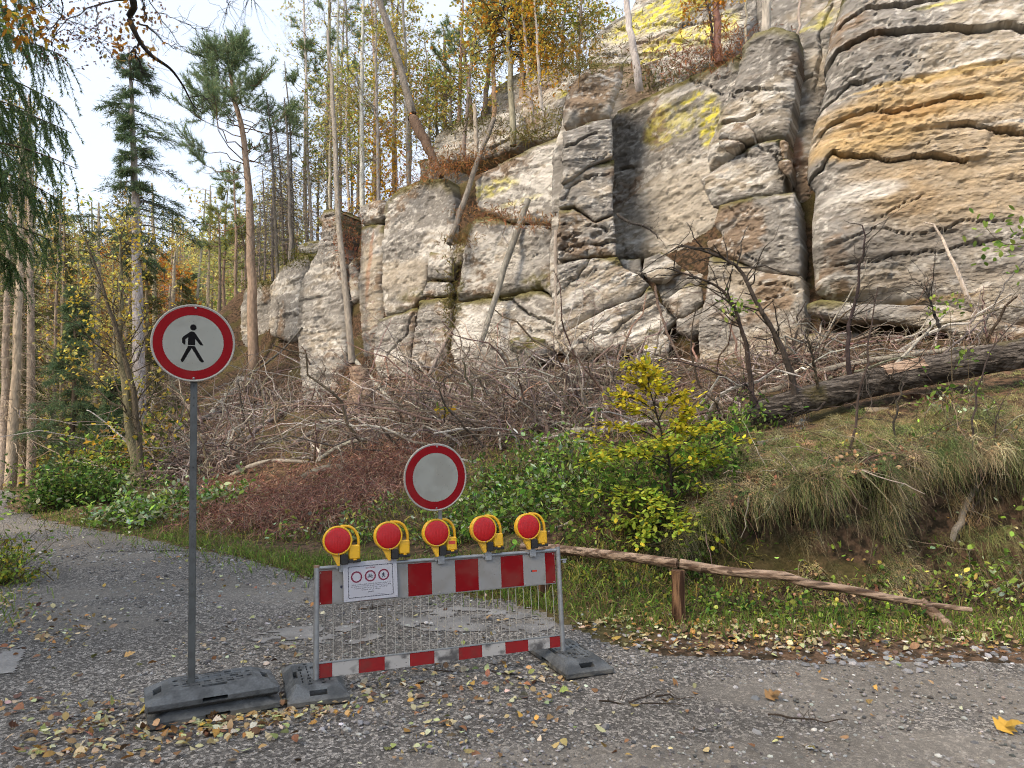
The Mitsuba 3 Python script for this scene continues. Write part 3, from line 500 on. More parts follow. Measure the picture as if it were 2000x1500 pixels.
# columns further left
rock([(699, 440), (722, 434), (744, 436), (741, 520), (741, 600), (737, 650), (728, 700), (706, 700), (698, 620), (698, 520)], (698, 23.9, 745, 23.0), step=0.04, rnd=0.4, strata=0.07, rough=0.12, seed=32, beige=0.9, brown=0.3, white=0.2, spots=[('red', 722, 520, 12, 90, 0.6, 0.42), ('white', 706, 560, 8, 100, 0.6, 0.45)], label='reddish standing column with a stone on its head')
rock([(697, 425), (700, 402), (716, 390), (740, 388), (749, 400), (748, 418), (730, 432), (704, 438)], (698, 23.8, 745, 22.9), name='rock_lump', step=0.035, rnd=0.35, strata=0.04, thick=1.6, seed=33, white=0.5, moss=0.4)
rock([(735, 440), (746, 425), (750, 500), (748, 640), (728, 710), (690, 720), (690, 640), (700, 560)], (690, 24.8, 750, 23.9), step=0.06, rnd=0.3, seed=34, dark=0.6, white=0.1)
rock([(618, 425), (626, 408), (652, 404), (661, 420), (662, 490), (667, 520), (669, 620), (671, 712), (660, 740), (655, 790), (584, 794), (580, 740), (579, 690), (574, 640), (578, 570), (592, 530), (616, 490), (622, 450)], (580, 26.0, 668, 24.3), step=0.042, lean=3, rnd=0.35, strata=0.09, rough=0.16, bf=1.4, warp=0.03, seed=35, white=0.42, dark=0.45, brown=0.2, streak=0.3, cracks=[([(622, 428), (645, 420), (658, 412)], 0.03, 0.3)], spots=[('white', 620, 740, 50, 50, 0.6, 0.45), ('dark', 585, 590, 12, 60, 0.6, 0.45)], label='banded grey pillar, the last tall one on the left')
rock([(660, 480), (690, 470), (696, 600), (690, 690), (668, 740), (664, 600)], (655, 25.6, 700, 24.9), step=0.06, rnd=0.3, seed=36, dark=0.55, brown=0.5, white=0.1)
rock([(688, 500), (700, 545), (698, 585), (686, 592), (676, 560), (676, 520)], (670, 24.6, 702, 24.2), name='rock_lump', step=0.04, rnd=0.35, strata=0.04, thick=1.2, seed=37)
rock([(524, 560), (545, 518), (582, 498), (612, 492), (600, 530), (582, 570), (582, 660), (560, 670), (524, 655)], (524, 29.8, 600, 27.0), step=0.05, lean=3, rnd=0.35, strata=0.08, seed=38, white=0.5, dark=0.3, moss=0.6, spots=[('moss', 560, 510, 40, 14, 0.9, 0.35)])
rock([(492, 560), (500, 548), (524, 546), (528, 560), (526, 650), (500, 665), (494, 600)], (480, 33.0, 530, 30.8), step=0.055, rnd=0.4, strata=0.08, seed=39, dark=0.4, moss=0.9)
rock([(468, 600), (474, 566), (496, 548), (510, 552), (516, 600), (512, 655), (480, 690), (466, 690)], (462, 34.0, 515, 32.2), step=0.055, rnd=0.4, strata=0.08, seed=40, dark=0.4, moss=0.9, white=0.3)
# gully boulder and the second tier above the ledge
rock([(876, 490), (886, 472), (905, 468), (922, 480), (916, 500), (894, 513), (880, 512)], (870, 20.4, 930, 19.8), name='boulder_in_gully', step=0.03, rnd=0.45, strata=0.02, thick=1.0, seed=41, moss=1.0, brown=0.4, spots=[('moss', 898, 482, 26, 18, 0.9, 0.3)])
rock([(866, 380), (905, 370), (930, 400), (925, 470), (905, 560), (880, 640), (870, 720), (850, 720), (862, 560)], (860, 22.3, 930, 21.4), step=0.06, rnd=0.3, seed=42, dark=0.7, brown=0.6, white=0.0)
rock([(832, 300), (850, 262), (880, 236), (930, 222), (970, 212), (1010, 218), (1020, 262), (1000, 290), (960, 300), (930, 305), (880, 312), (850, 318)], (830, 24.6, 1010, 21.5), step=0.042, lean=14, rnd=0.5, strata=0.06, rough=0.25, seed=43, white=0.5, dark=0.25, moss=0.9, cracks=[([(878, 285), (886, 268), (888, 255)], 0.03, 0.3), ([(930, 292), (960, 288), (1000, 272)], 0.05, 0.4)], spots=[('moss', 930, 230, 70, 20, 0.7, 0.4)], label='grey rock shelf above the ledge on the left')
rock([(930, 222), (965, 165), (1000, 140), (1060, 120), (1110, 118), (1125, 150), (1100, 200), (1095, 262), (1050, 272), (1012, 268), (1010, 235), (960, 226)], (930, 23.5, 1110, 20.8), step=0.042, lean=14, rnd=0.5, strata=0.07, rough=0.25, seed=44, white=0.42, brown=0.4, moss=0.9, spots=[('lichen', 1095, 185, 14, 14, 0.8, 0.4), ('moss', 1010, 160, 60, 40, 0.7, 0.4), ('brown', 1070, 160, 40, 40, 0.6, 0.4)])
rock([(1145, 120), (1150, 78), (1178, 52), (1222, 20), (1260, -60), (1520, -60), (1480, 20), (1450, 60), (1425, 98), (1330, 146), (1290, 152), (1250, 142), (1215, 145), (1160, 136)], (1150, 21.6, 1470, 18.6), step=0.038, lean=12, rnd=0.5, strata=0.10, rough=0.22, seed=45, white=0.55, dark=0.35, streak=0.1, brown=0.25, moss=0.4, cracks=[([(1230, 90), (1300, 82), (1400, 84)], 0.02, 0.2, 0.08), ([(1200, 60), (1300, 50), (1420, 45)], 0.02, 0.2, 0.06), ([(1170, 110), (1290, 108), (1390, 104)], 0.02, 0.2, 0.06)],
     spots=[('lichen', 1280, 40, 120, 16, 0.95, 0.42), ('lichen', 1320, 80, 90, 12, 0.95, 0.45), ('lichen', 1290, 110, 80, 22, 0.85, 0.5), ('lichen', 1400, 60, 60, 60, 0.8, 0.5), ('lichen', 1310, 10, 90, 12, 0.9, 0.42), ('brown', 1270, 85, 60, 12, 0.6, 0.4)], label='lichen-covered rock tier at the top, left of the brown slope')
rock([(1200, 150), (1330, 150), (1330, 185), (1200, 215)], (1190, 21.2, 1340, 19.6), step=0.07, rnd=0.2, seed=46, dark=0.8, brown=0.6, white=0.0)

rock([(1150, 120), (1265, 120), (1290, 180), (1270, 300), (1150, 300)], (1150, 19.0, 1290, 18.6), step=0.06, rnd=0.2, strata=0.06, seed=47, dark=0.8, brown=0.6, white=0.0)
rock([(1190, 480), (1300, 470), (1385, 430), (1400, 520), (1340, 570), (1240, 560), (1195, 545)], (1195, 16.9, 1395, 15.3), step=0.05, rnd=0.3, lean=38, strata=0.03, rough=0.25, seed=48, white=0.0, dark=0.0, brown=0.9, moss=-1.0, spots=[('red', 1340, 500, 70, 60, 0.9, 0.25), ('red', 1240, 520, 60, 40, 0.8, 0.3)], label='red-brown needle-strewn shelf below the pale wall')
rock([(815, 310), (1015, 275), (1015, 335), (930, 356), (820, 385)], (815, 24.4, 1015, 21.9), step=0.06, rnd=0.3, lean=30, strata=0.04, seed=49, white=0.1, brown=0.8, moss=0.6, spots=[('red', 880, 335, 60, 20, 0.8, 0.3)])

for k, (x, y, a, b, Y, lab, ms) in enumerate([(1028, 673, 36, 24, 16.6, 'mossy boulder lying at the foot of the streaked wall', 1.0), (1000, 738, 34, 20, 16.4, 'grey boulder half buried in brushwood left of the dark triangular stone', 0.3), (1075, 757, 14, 12, 14.6, 'small dark triangular stone below the slanting slabs', 0.0), (1185, 745, 60, 40, 14.9, 'broad pale block under the slanting slabs', 0.1), (605, 480, 26, 14, 26.6, 'mossy boulder on the rim left of the banded pillar', 1.0), (470, 745, 22, 14, 27, 'small stone on the red-brown slope under the pine', 0.3)]):
    th = np.linspace(0, 2 * np.pi, 12)[:-1]; r = 1 + 0.16 * np.sin(2.3 * th + k * 2)
    rock(np.stack([x + a * r * np.cos(th), y + b * r * np.sin(th)], -1), (x - a, Y + .15, x + a, Y - .15), name='boulder', step=0.025, rnd=0.4, lean=14, strata=0.02, rough=0.1, thick=0.8, seed=80 + k, brown=0.3, moss=0.4, parent=None, label=lab, cat='boulder', spots=[('moss', x, y - b * .4, a, b * .8, ms, 0.3)] if ms > .5 else [])

rock([(1470, -60), (1720, -60), (1640, 60), (1600, 130), (1540, 130), (1480, 60)], (1470, 16.6, 1720, 15.4), step=0.06, rnd=0.3, lean=10, strata=0.06, seed=50, white=0.2, brown=0.4, moss=0.5)

# ------------------------------------------------------------------ made things: signs, barrier, lamps, feet, railing
def onz(px, py, z):
    d = ray(px, py); return EYE + d * ((z - 1.5) / d[2])
class Frame:
    def __init__(s, o, x, y, z): s.o, s.m = np.asarray(o, float), np.stack([x, y, z])
    def __call__(s, mesh):
        m = mesh.copy() if isinstance(mesh, trimesh.Trimesh) else trimesh.Trimesh(*mesh, process=False)
        m.vertices = s.o + np.asarray(m.vertices) @ s.m
        return m
    def pt(s, *p): return s.o + np.asarray(p, float) @ s.m
def cbox(x0, x1, y0, y1, z0, z1, c=0.003):
    P = []
    for x, sx in ((x0, 1), (x1, -1)):
        for y, sy in ((y0, 1), (y1, -1)):
            for z, sz in ((z0, 1), (z1, -1)):
                P += [(x, y + c * sy, z + c * sz), (x + c * sx, y, z + c * sz), (x + c * sx, y + c * sy, z)]
    return trimesh.Trimesh(P, process=False).convex_hull
def tube1(pts, r, sides=12):
    s = Soup(); s.tubes(np.asarray(pts, float), np.asarray(r), (0.5, 0.5, 0.5), sides)
    return trimesh.Trimesh(*s.mesh(), process=False)
def disc(r0, r1, d, n=72, edge=0.0):
    """A disc or ring in local xz facing -y, front at y = 0, thickness d."""
    g = shapely.Point(0, 0).buffer(r1, n // 4)
    if r0: g = g.difference(shapely.Point(0, 0).buffer(r0, n // 4))
    return flatmesh(g, d)
def flatmesh(g, d, y=0.0):
    ms = [trimesh.creation.extrude_polygon(q, d, engine='earcut') for q in getattr(g, 'geoms', [g]) if q.area > 1e-9]
    m = trimesh.util.concatenate(ms)
    v = m.vertices.copy(); m.vertices = np.stack([v[:, 0], y - v[:, 2], v[:, 1]], -1)
    return m
def dirty(c, amt=0.25, sc=9.0, dirt=(0.16, 0.14, 0.11), **k):
    def fn(p, n, uv):
        a = mikit.fbm(p.x * sc, p.y * sc, p.z * sc, 4); s = mikit.noise(p.x * 95, p.y * 95, p.z * 95)
        t = mikit.smoothstep(0.42, 0.72, a) * amt + mikit.smoothstep(0.88, 0.95, s) * amt * 1.5
        return mikit.mix(c, dirt, dr.minimum(t, 0.9))
    return two(base_color=mikit.proc(fn), **k)
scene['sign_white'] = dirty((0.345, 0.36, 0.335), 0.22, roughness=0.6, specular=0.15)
scene['panel_white'] = dirty((0.265, 0.27, 0.275), 0.30, roughness=0.6, specular=0.15)
scene['sign_red'] = dirty((0.26, 0.007, 0.012), 0.07, roughness=0.6, specular=0.12)
scene['panel_red'] = dirty((0.20, 0.004, 0.007), 0.16, roughness=0.6, specular=0.12)
scene['muddy_white'] = dirty((0.42, 0.41, 0.40), 0.9, 16.0, (0.05, 0.048, 0.05), roughness=0.55, specular=0.3)
scene['muddy_red'] = dirty((0.26, 0.012, 0.014), 0.35, 14.0, (0.10, 0.05, 0.04), roughness=0.55, specular=0.3)
scene['sign_black'] = two(base_color=rgb(0.008, 0.008, 0.009), roughness=0.7, specular=0.1)
scene['rim_grey'] = dirty((0.42, 0.41, 0.38), 0.3, roughness=0.5)
scene['zinc'] = dirty((0.34, 0.36, 0.38), 0.45, 30, (0.20, 0.20, 0.21), roughness=0.42, metallic=0.55)
scene['dull_zinc'] = dirty((0.11, 0.12, 0.125), 0.4, 22, (0.06, 0.06, 0.06), roughness=0.5, metallic=0.3)
scene['rust_zinc'] = dirty((0.30, 0.17, 0.13), 0.5, 30, roughness=0.7)
scene['yellow_plastic'] = dirty((0.74, 0.42, 0.015), 0.32, 25, (0.4, 0.25, 0.05), roughness=0.42, specular=0.5)
scene['black_plastic'] = two(base_color=rgb(0.014, 0.014, 0.015), roughness=0.5)
scene['lens_red'] = two(base_color=rgb(0.46, 0.006, 0.010), roughness=0.3, specular=0.4, clearcoat=0.25, clearcoat_gloss=0.9)
scene['board_white'] = dirty((0.45, 0.46, 0.52), 0.06, roughness=0.3, specular=0.5)
scene['print_blue'] = two(base_color=rgb(0.02, 0.022, 0.05), roughness=0.5)
scene['print_purple'] = two(base_color=rgb(0.17, 0.012, 0.045), roughness=0.5)
scene['sticker_red'] = two(base_color=rgb(0.50, 0.05, 0.03), roughness=0.4)
def rubber_fn(p, n, uv):
    a = mikit.fbm(p.x * 13, p.y * 13, p.z * 13, 4); b = mikit.noise(p.x * 130, p.y * 130, p.z * 130)
    lowdust = mikit.smoothstep(0.07, 0.0, p.z) * mikit.smoothstep(0.35, 0.6, a)
    c = mikit.mix((0.055, 0.06, 0.065), (0.115, 0.125, 0.135), mikit.smoothstep(0.35, 0.7, a)) * (0.8 + 0.4 * b)
    return mikit.mix(c, (0.22, 0.19, 0.14), lowdust * 0.6)
scene['rubber'] = dict(type='twosided', b=dict(type='bumpmap', arbitrary=mikit.proc(lambda p, n, uv: mikit.noise(p.x * 160, p.y * 160, p.z * 160)), scale=0.0015, b=dict(type='principled', base_color=mikit.proc(rubber_fn), roughness=0.62, specular=0.4)))
scene['dark_rubber'] = two(base_color=mikit.proc(lambda p, n, uv: mi.Color3f(0.028) * (0.6 + mikit.noise(p.x * 70, p.y * 70, p.z * 70))), roughness=0.8, specular=0.3)

import manifold3d as m3
def mf(m): return m3.Manifold(m3.Mesh(np.asarray(m.vertices, np.float32), np.asarray(m.faces, np.uint32)))
def unm(m):
    k = m.to_mesh(); return trimesh.Trimesh(k.vert_properties[:, :3], k.tri_verts, process=False)
def footplate(L=0.66, W=0.335, H=0.078):
    lo = [(x, y, z) for x in (-L / 2 + .006, L / 2 - .006) for y in (-W / 2 + .006, W / 2 - .006) for z in (0.0,)]
    mid = [(sx * (L / 2 - (c if a else 0)), sy * (W / 2 - (0 if a else c)), z) for sx in (-1, 1) for sy in (-1, 1) for a in (0, 1) for c in (0.014,) for z in (0.006, 0.030)]
    top = [(sx * (L / 2 - 0.115 - (c if a else 0)), sy * (W / 2 - 0.052 - (0 if a else c)), H) for sx in (-1, 1) for sy in (-1, 1) for a in (0, 1) for c in (0.01,)]
    b = mf(trimesh.Trimesh(lo + mid + top).convex_hull)
    cut = []
    for sx in (-1, 1):
        m = cbox(-0.021, 0.021, -0.048, 0.048, -0.05, 0.05, 0.002)
        m.apply_transform(trimesh.transformations.rotation_matrix(sx * math.atan2(H - .03, 0.115), [0, 1, 0])); m.apply_translation([sx * (L / 2 - 0.058), 0, 0.052]); cut.append(m)
        for sy in (-1, 1):
            c = trimesh.creation.cylinder(0.014, 0.05, sections=18); c.apply_translation([sx * (L / 2 - 0.145), sy * 0.038, H]); cut.append(c)
    for sy in (-1, 1):
        cut.append(cbox(-0.062, 0.062, sy * (W / 2 - 0.03) - 0.035, sy * (W / 2 - 0.03) + 0.035, 0.012, 0.032, 0.002))
        cut.append(cbox(-0.062, 0.062, sy * (W / 2 - 0.06) - 0.012, sy * (W / 2 - 0.06) + 0.012, 0.045, 0.12, 0.002))
    for x in (-0.135, -0.085, -0.03, 0.03, 0.085, 0.135):                       # sockets and grooves in the top
        for y in (-0.075, -0.035, 0.035, 0.075):
            k = (int(x * 1000) + int(y * 1000)) % 3
            if k == 0: cut += [cbox(x - 0.020, x + 0.020, y - 0.004, y + 0.004, H - 0.012, H + .02, 0.001)]
            elif k == 1: cut += [cbox(x - 0.018, x + 0.018, y - 0.012, y + 0.012, H - 0.014, H + .02, 0.001)]
            else: cut += [cbox(x - 0.020, x + 0.012, y - 0.004, y + 0.004, H - 0.012, H + .02, 0.001), cbox(x + 0.010, x + 0.016, y - 0.016, y + 0.004, H - 0.012, H + .02, 0.001)]
    for sx in (-1, 1):
        cut.append(cbox(sx * 0.11 - 0.022, sx * 0.11 + 0.022, -0.016, 0.016, H - 0.045, H + .02, 0.002))
    for c in cut: b = b - mf(c)
    return unm(b)
FOOT = footplate()
def foot(o, ang, z, label, tilt=0.0):
    c, s = math.cos(ang), math.sin(ang)
    f = Frame([o[0], o[1], z], [c, s, tilt], [-s, c, 0], [-tilt * c, -tilt * s, 1])
    k = thing('foot_plate', label, 'base plate', 'heavy recycled plastic foot plates')
    put('body', f(FOOT), 'rubber', k)
    put('lower_rim', f(cbox(-0.318, 0.318, -0.155, 0.155, -0.012, 0.004, 0.004)), 'dark_rubber', k)
    return k
GZ0 = 0.012
# left sign with its two stacked plates
pole_foot = onz(371, 1337, 0.165)
fdir = math.atan2(0.47, 0.88)
fu = np.array([math.cos(fdir), math.sin(fdir)])
fc = pole_foot[:2] + fu * 0.115 + np.array([fu[1], -fu[0]]) * -0.03
foot(fc + fu * 0.012 + np.array([0.004, -0.008]), fdir + 0.015, GZ0, 'lower of two stacked dark foot plates under the walking-man sign')
foot(fc, fdir, GZ0 + 0.083, 'upper of two stacked dark foot plates, holding the walking-man sign post')

def roundsign(name, label, center, facing, r, mount):
    """facing: horizontal unit vector the sign looks along."""
    f = np.array([facing[0], facing[1], 0]); f = norm(f); x = np.array([-f[1], f[0], 0.0])
    fr = Frame(center, x, -f, [0, 0, 1])
    k = thing(name, label, 'sign')
    b = disc(0, r, 0.005)
    rim = trimesh.creation.torus(r - 0.001, 0.0052, 72, 10); rv = rim.vertices.copy(); rim.vertices = np.stack([rv[:, 0], -0.002 + rv[:, 2], rv[:, 1]], -1)
    put('back_plate', fr(b), 'rim_grey', k); put('rim', fr(rim), 'rim_grey', k, True)
    m = disc(r * 0.735, r * 0.962, 0.0012); m.apply_translation([0, -0.0052, 0]); put('red_ring', fr(m), 'sign_red', k)
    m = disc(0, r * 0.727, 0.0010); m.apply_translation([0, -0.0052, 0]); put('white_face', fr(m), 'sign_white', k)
    for s in (1, -1):
        bm = trimesh.creation.icosphere(2, 0.006); bm.vertices *= [1, 0.6, 1]; bm.apply_translation([0.006, -0.0066, s * r * 0.925])
        put('bolt', fr(bm), 'zinc', k + '__red_ring', True)
        put('clamp', fr(cbox(-0.045, 0.045, 0.001, 0.022, s * r * 0.62 - 0.015, s * r * 0.62 + 0.015)), 'zinc', k)
    return k, fr
def man(sc, y):
    c = lambda pts: shapely.Polygon([((x - 857) / 627 * sc, (790 - z) / 574 * sc) for x, z in pts])
    head = shapely.affinity.scale(shapely.Point((846 - 857) / 627 * sc, (790 - 547) / 574 * sc).buffer(1, 16), 50 / 627 * sc, 48 / 574 * sc)
    body = c([(800, 620), (830, 612), (865, 622), (885, 650), (1008, 818), (975, 820), (950, 805), (878, 715), (878, 822), (774, 822), (774, 697), (728, 735), (726, 822), (705, 815), (682, 790), (680, 722), (695, 700)]).buffer(0.0015).buffer(-0.0005)
    legs = c([(776, 842), (876, 842), (1028, 1080), (990, 1088), (965, 1070), (830, 868), (705, 1090), (685, 1095), (668, 1065)]).buffer(0.0008)
    return flatmesh(shapely.MultiPolygon([q for g in (head, body, legs) for q in getattr(g, 'geoms', [g])]), 0.0009, y)
import shapely.affinity
lean = np.array([-0.012, 0.0])
sign_c = at(378, 670, pole_foot[1] - 0.02)
face_dir = norm(EYE[:2] - sign_c[:2])
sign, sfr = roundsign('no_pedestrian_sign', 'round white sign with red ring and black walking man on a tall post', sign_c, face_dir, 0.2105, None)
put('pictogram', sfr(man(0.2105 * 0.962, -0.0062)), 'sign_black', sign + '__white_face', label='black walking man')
p_top, p_bot = np.array([*sign_c[:2], sign_c[2] + 0.17]) + np.r_[-face_dir * 0.042, 0], np.array([pole_foot[0], pole_foot[1] + 0.02, 0.10])
zz = norm(p_top - p_bot); xx = norm(np.cross(np.r_[-face_dir, 0], zz)); yy = np.cross(zz, xx)
pf = Frame(p_bot, xx, yy, zz); Lp = np.linalg.norm(p_top - p_bot)
pole = mf(cbox(-0.0185, 0.0185, -0.0185, 0.0185, 0, Lp, 0.003))
for q in (0.92, 0.945, 0.985, 0.72, 0.62, 0.5, 0.35):
    h = trimesh.creation.cylinder(0.0045, 0.012, sections=14); h.apply_transform(trimesh.transformations.rotation_matrix(math.pi / 2, [1, 0, 0])); h.apply_translation([0, -0.0185, q * (Lp - 0.38)]); pole = pole - mf(h)
put('post', pf(unm(pole)), 'dull_zinc', sign)

# barrier
b0, b1 = onz(617, 1333, 0.072), onz(1100, 1276, 0.072)
ux = norm((b1 - b0) * [1, 1, 0]); bk = np.array([-ux[1], ux[0], 0]); BL = np.linalg.norm((b1 - b0)[:2])
a_ = math.radians(7.0); wz = np.array([0, 0, math.cos(a_)]) + bk * math.sin(a_); fy = np.cross(wz, ux)
BF = Frame(b0, ux, fy, wz)
def bp(px, py, y=0.0):
    """Barrier coordinates (along, up) of a pixel on its face."""
    d = ray(px, py); o = BF.o + fy * y; t = ((o - EYE) @ fy) / (d @ fy); p = EYE + d * t - BF.o
    return p @ ux, p @ wz
bar = thing('road_barrier', 'low red and white striped road barrier with wire grid and two zinc posts', 'barrier')
zt = [bp(614, 1105)[1], bp(1086, 1064)[1]]
for i, s in enumerate((0.0, BL)):
    put('post', BF(tube1([[s, 0, -0.06], [s, 0, zt[i] - 0.012]], 0.0165, 16)), 'zinc', bar, 40)
    put('post_cap', BF(tube1([[s, 0, zt[i] - 0.0125], [s, 0, zt[i]], [s, 0, zt[i] + 0.003]], [0.0168, 0.0168, 0.008], 16)), 'rust_zinc', bar, 40, label='rusty post end')
hL, hR = bp(625, 1110)[1], bp(1080, 1074.5)[1]
def hz(s, a=hL, b=hR): return a + (b - a) * s / BL
put('top_rail', BF(tube1([[0.015, 0, hz(0.015)], [BL / 2, 0, hz(BL / 2)], [BL - 0.015, 0, hz(BL - 0.015)]], 0.0115, 14)), 'zinc', bar, 40)
def board(xs, top, bot, y0, y1, mats, piece):
    """Stripes between the lines top(s) and bot(s)."""
    for k, (a, b) in enumerate(zip(xs[:-1], xs[1:])):
        P = [(s, y, z) for s in (a + 0.0002, b - 0.0002) for y in (y0, y1) for z in (bot(s), top(s))]
        put(piece[k % 2], BF(trimesh.Trimesh(P).convex_hull), mats[k % 2], bar)
cx = lambda x: 550 + x / 2.857
ub = [bp(cx(x), 1140 - (cx(x) - 622) * 0.085)[0] for x in (205, 282, 425, 565, 705, 837, 968, 1097, 1223, 1347, 1470, 1524)]
TL, TR, BLp, BR = bp(622, 1116), bp(1082, 1078.5), bp(622, 1181.5), bp(1084, 1138)
lt = lambda s: TL[1] + (TR[1] - TL[1]) * (s - TL[0]) / (TR[0] - TL[0]); lb = lambda s: BLp[1] + (BR[1] - BLp[1]) * (s - BLp[0]) / (BR[0] - BLp[0])
board(ub, lt, lb, -0.003, 0.001, ('panel_red', 'panel_white'), ('red_stripe', 'white_stripe'))
P = [(s, y, z) for s in (ub[0] - 0.004, ub[-1] + 0.004) for y in (0.002, 0.014) for z in (lb(s) - 0.006, lt(s) + 0.006)]
put('upper_board', BF(trimesh.Trimesh(P).convex_hull), 'rim_grey', bar)
TL2, TR2, BL2, BR2 = bp(623.5, 1297), bp(1092.5, 1242), bp(623.5, 1325), bp(1094, 1263)
lt2 = lambda s: TL2[1] + (TR2[1] - TL2[1]) * (s - TL2[0]) / (TR2[0] - TL2[0]); lb2 = lambda s: BL2[1] + (BR2[1] - BL2[1]) * (s - BL2[0]) / (BR2[0] - BL2[0])
lbx = [bp(cx(x), 1310 - (cx(x) - 622) * 0.12)[0] for x in (210, 282, 430, 575, 716, 852, 988, 1118, 1248, 1375, 1496, 1553)]
board(lbx, lt2, lb2, -0.003, 0.001, ('muddy_red', 'muddy_white'), ('red_stripe', 'white_stripe'))
P = [(s, y, z) for s in (lbx[0] - 0.004, lbx[-1] + 0.004) for y in (0.002, 0.016) for z in (lb2(s), lt2(s) + 0.004)]
put('lower_board', BF(trimesh.Trimesh(P).convex_hull), 'rim_grey', bar)
P = [(s, y, z) for s in (lbx[0] - 0.006, lbx[-1] + 0.006) for y in (-0.006, 0.018) for z in (lt2(s) + 0.002, lt2(s) + 0.007)]
put('top_edge', BF(trimesh.Trimesh(P).convex_hull), 'zinc', bar)
for k in range(29):
    s = ub[0] + 0.035 + (BL - 0.06) * k / 28.6
    put('wire', BF(tube1([[s, 0.010, lb(s) + 0.004], [s + 0.001 * math.sin(k * 2.1), 0.010 + 0.002 * math.sin(k), (lb(s) + lt2(s)) / 2], [s, 0.010, lt2(s)]], 0.0019, 6)), 'rim_grey', bar, True)
for (x, z) in [(ub[0] + 0.012, 0), (ub[0] + 0.012, 1), (ub[5] + 0.05, 0), (ub[9] + 0.01, 0), (ub[-1] - 0.012, 0), (ub[-1] - 0.012, 1)]:
    m = trimesh.creation.icosphere(1, 0.004); m.vertices *= [1, .6, 1]; m.apply_translation([x, -0.003, (lt(x) - 0.01) if z else (lb(x) + 0.008)]); put('rivet', BF(m), 'rim_grey', bar + '__upper_board', True)
hk = bp(cx(168), 980 + 415 / 2.857); hk2 = bp(cx(150), 980 + 488 / 2.857)
put('hook', BF(tube1(curve([[0.0, 0.01, hk[1]], [-0.03, 0.012, hk[1] - 0.02], [hk2[0], 0.012, hk[1] - 0.06], [hk2[0], 0.012, hk2[1]]], 10), 0.003, 8)), 'dull_zinc', bar, True)
ey = bp(1094, 1093)
put('coupling_eye', BF(trimesh.util.concatenate([cbox(BL + 0.012, BL + 0.062, -0.012, 0.012, ey[1] - 0.004, ey[1] + 0.003), cbox(BL + 0.03, BL + 0.055, -0.010, 0.010, ey[1] - 0.024, ey[1] - 0.005)])), 'zinc', bar)
sx_, sz_ = bp(1044, 1115)
put('sticker', BF(cbox(sx_ - 0.020, sx_ + 0.016, -0.0042, -0.0032, sz_ - 0.006, sz_ + 0.006, 0.0003)), 'sticker_red', bar + '__upper_board')
put('sticker', BF(cbox(sx_ - 0.026, sx_ - 0.0205, -0.0042, -0.0032, sz_ - 0.005, sz_ + 0.005, 0.0003)), 'print_blue', bar + '__upper_board')
sx2, sz2 = bp(667, 1146)
put('sticker', BF(cbox(sx2 - 0.008, sx2 + 0.006, -0.0042, -0.0032, sz2 - 0.008, sz2 + 0.008, 0.0003)), 'print_blue', bar + '__upper_board')

# warning lamps on the rail
def lens_mesh(r, n=44, m=18):
    a = np.linspace(0, 2 * np.pi, n, endpoint=False); rr = np.linspace(0.02, 1, m)
    A, R = np.meshgrid(a, rr, indexing='ij')
    X, Z = r * R * np.cos(A), r * R * np.sin(A)
    Y = -0.012 * (1 - R ** 2) ** 0.5 - 0.0015 * (np.abs(np.sin(X / r * 26 - 3 * (Z / r) ** 2 * np.sign(X) * 0)) ** 0.8) * sst(0.98, 0.8, R)
    i, j = np.meshgrid(np.arange(n), np.arange(m - 1), indexing='ij'); i2 = (i + 1) % n
    q = np.stack([i * m + j, i * m + j + 1, i2 * m + j + 1, i2 * m + j], -1).reshape(-1, 4)
    tri = np.vstack([q[:, [0, 1, 2]], q[:, [0, 2, 3]]]); c = n * m
    V = np.vstack([np.stack([X, Y, Z], -1).reshape(-1, 3), [[0, -0.012, 0]]])
    tri = np.vstack([tri, np.stack([np.arange(n) * m, ((np.arange(n) + 1) % n) * m, np.full(n, c)], 1)])
    return trimesh.Trimesh(V, tri, process=False)
def revolve_y(profile, n=48):
    """profile rows (radius, y)."""
    m = trimesh.creation.revolve(np.array(profile), sections=n); v = m.vertices.copy(); m.vertices = np.stack([v[:, 0], v[:, 2], -v[:, 1]], -1); return m
LENS = lens_mesh(0.0775, 120, 40)
lamp_labels = ['leftmost red warning lamp on the barrier, above the white notice', 'second red warning lamp from the left on the barrier', 'middle red warning lamp below the round sign, with red label on its box', 'fourth red warning lamp from the left on the barrier', 'rightmost red warning lamp, next to the barrier end post']
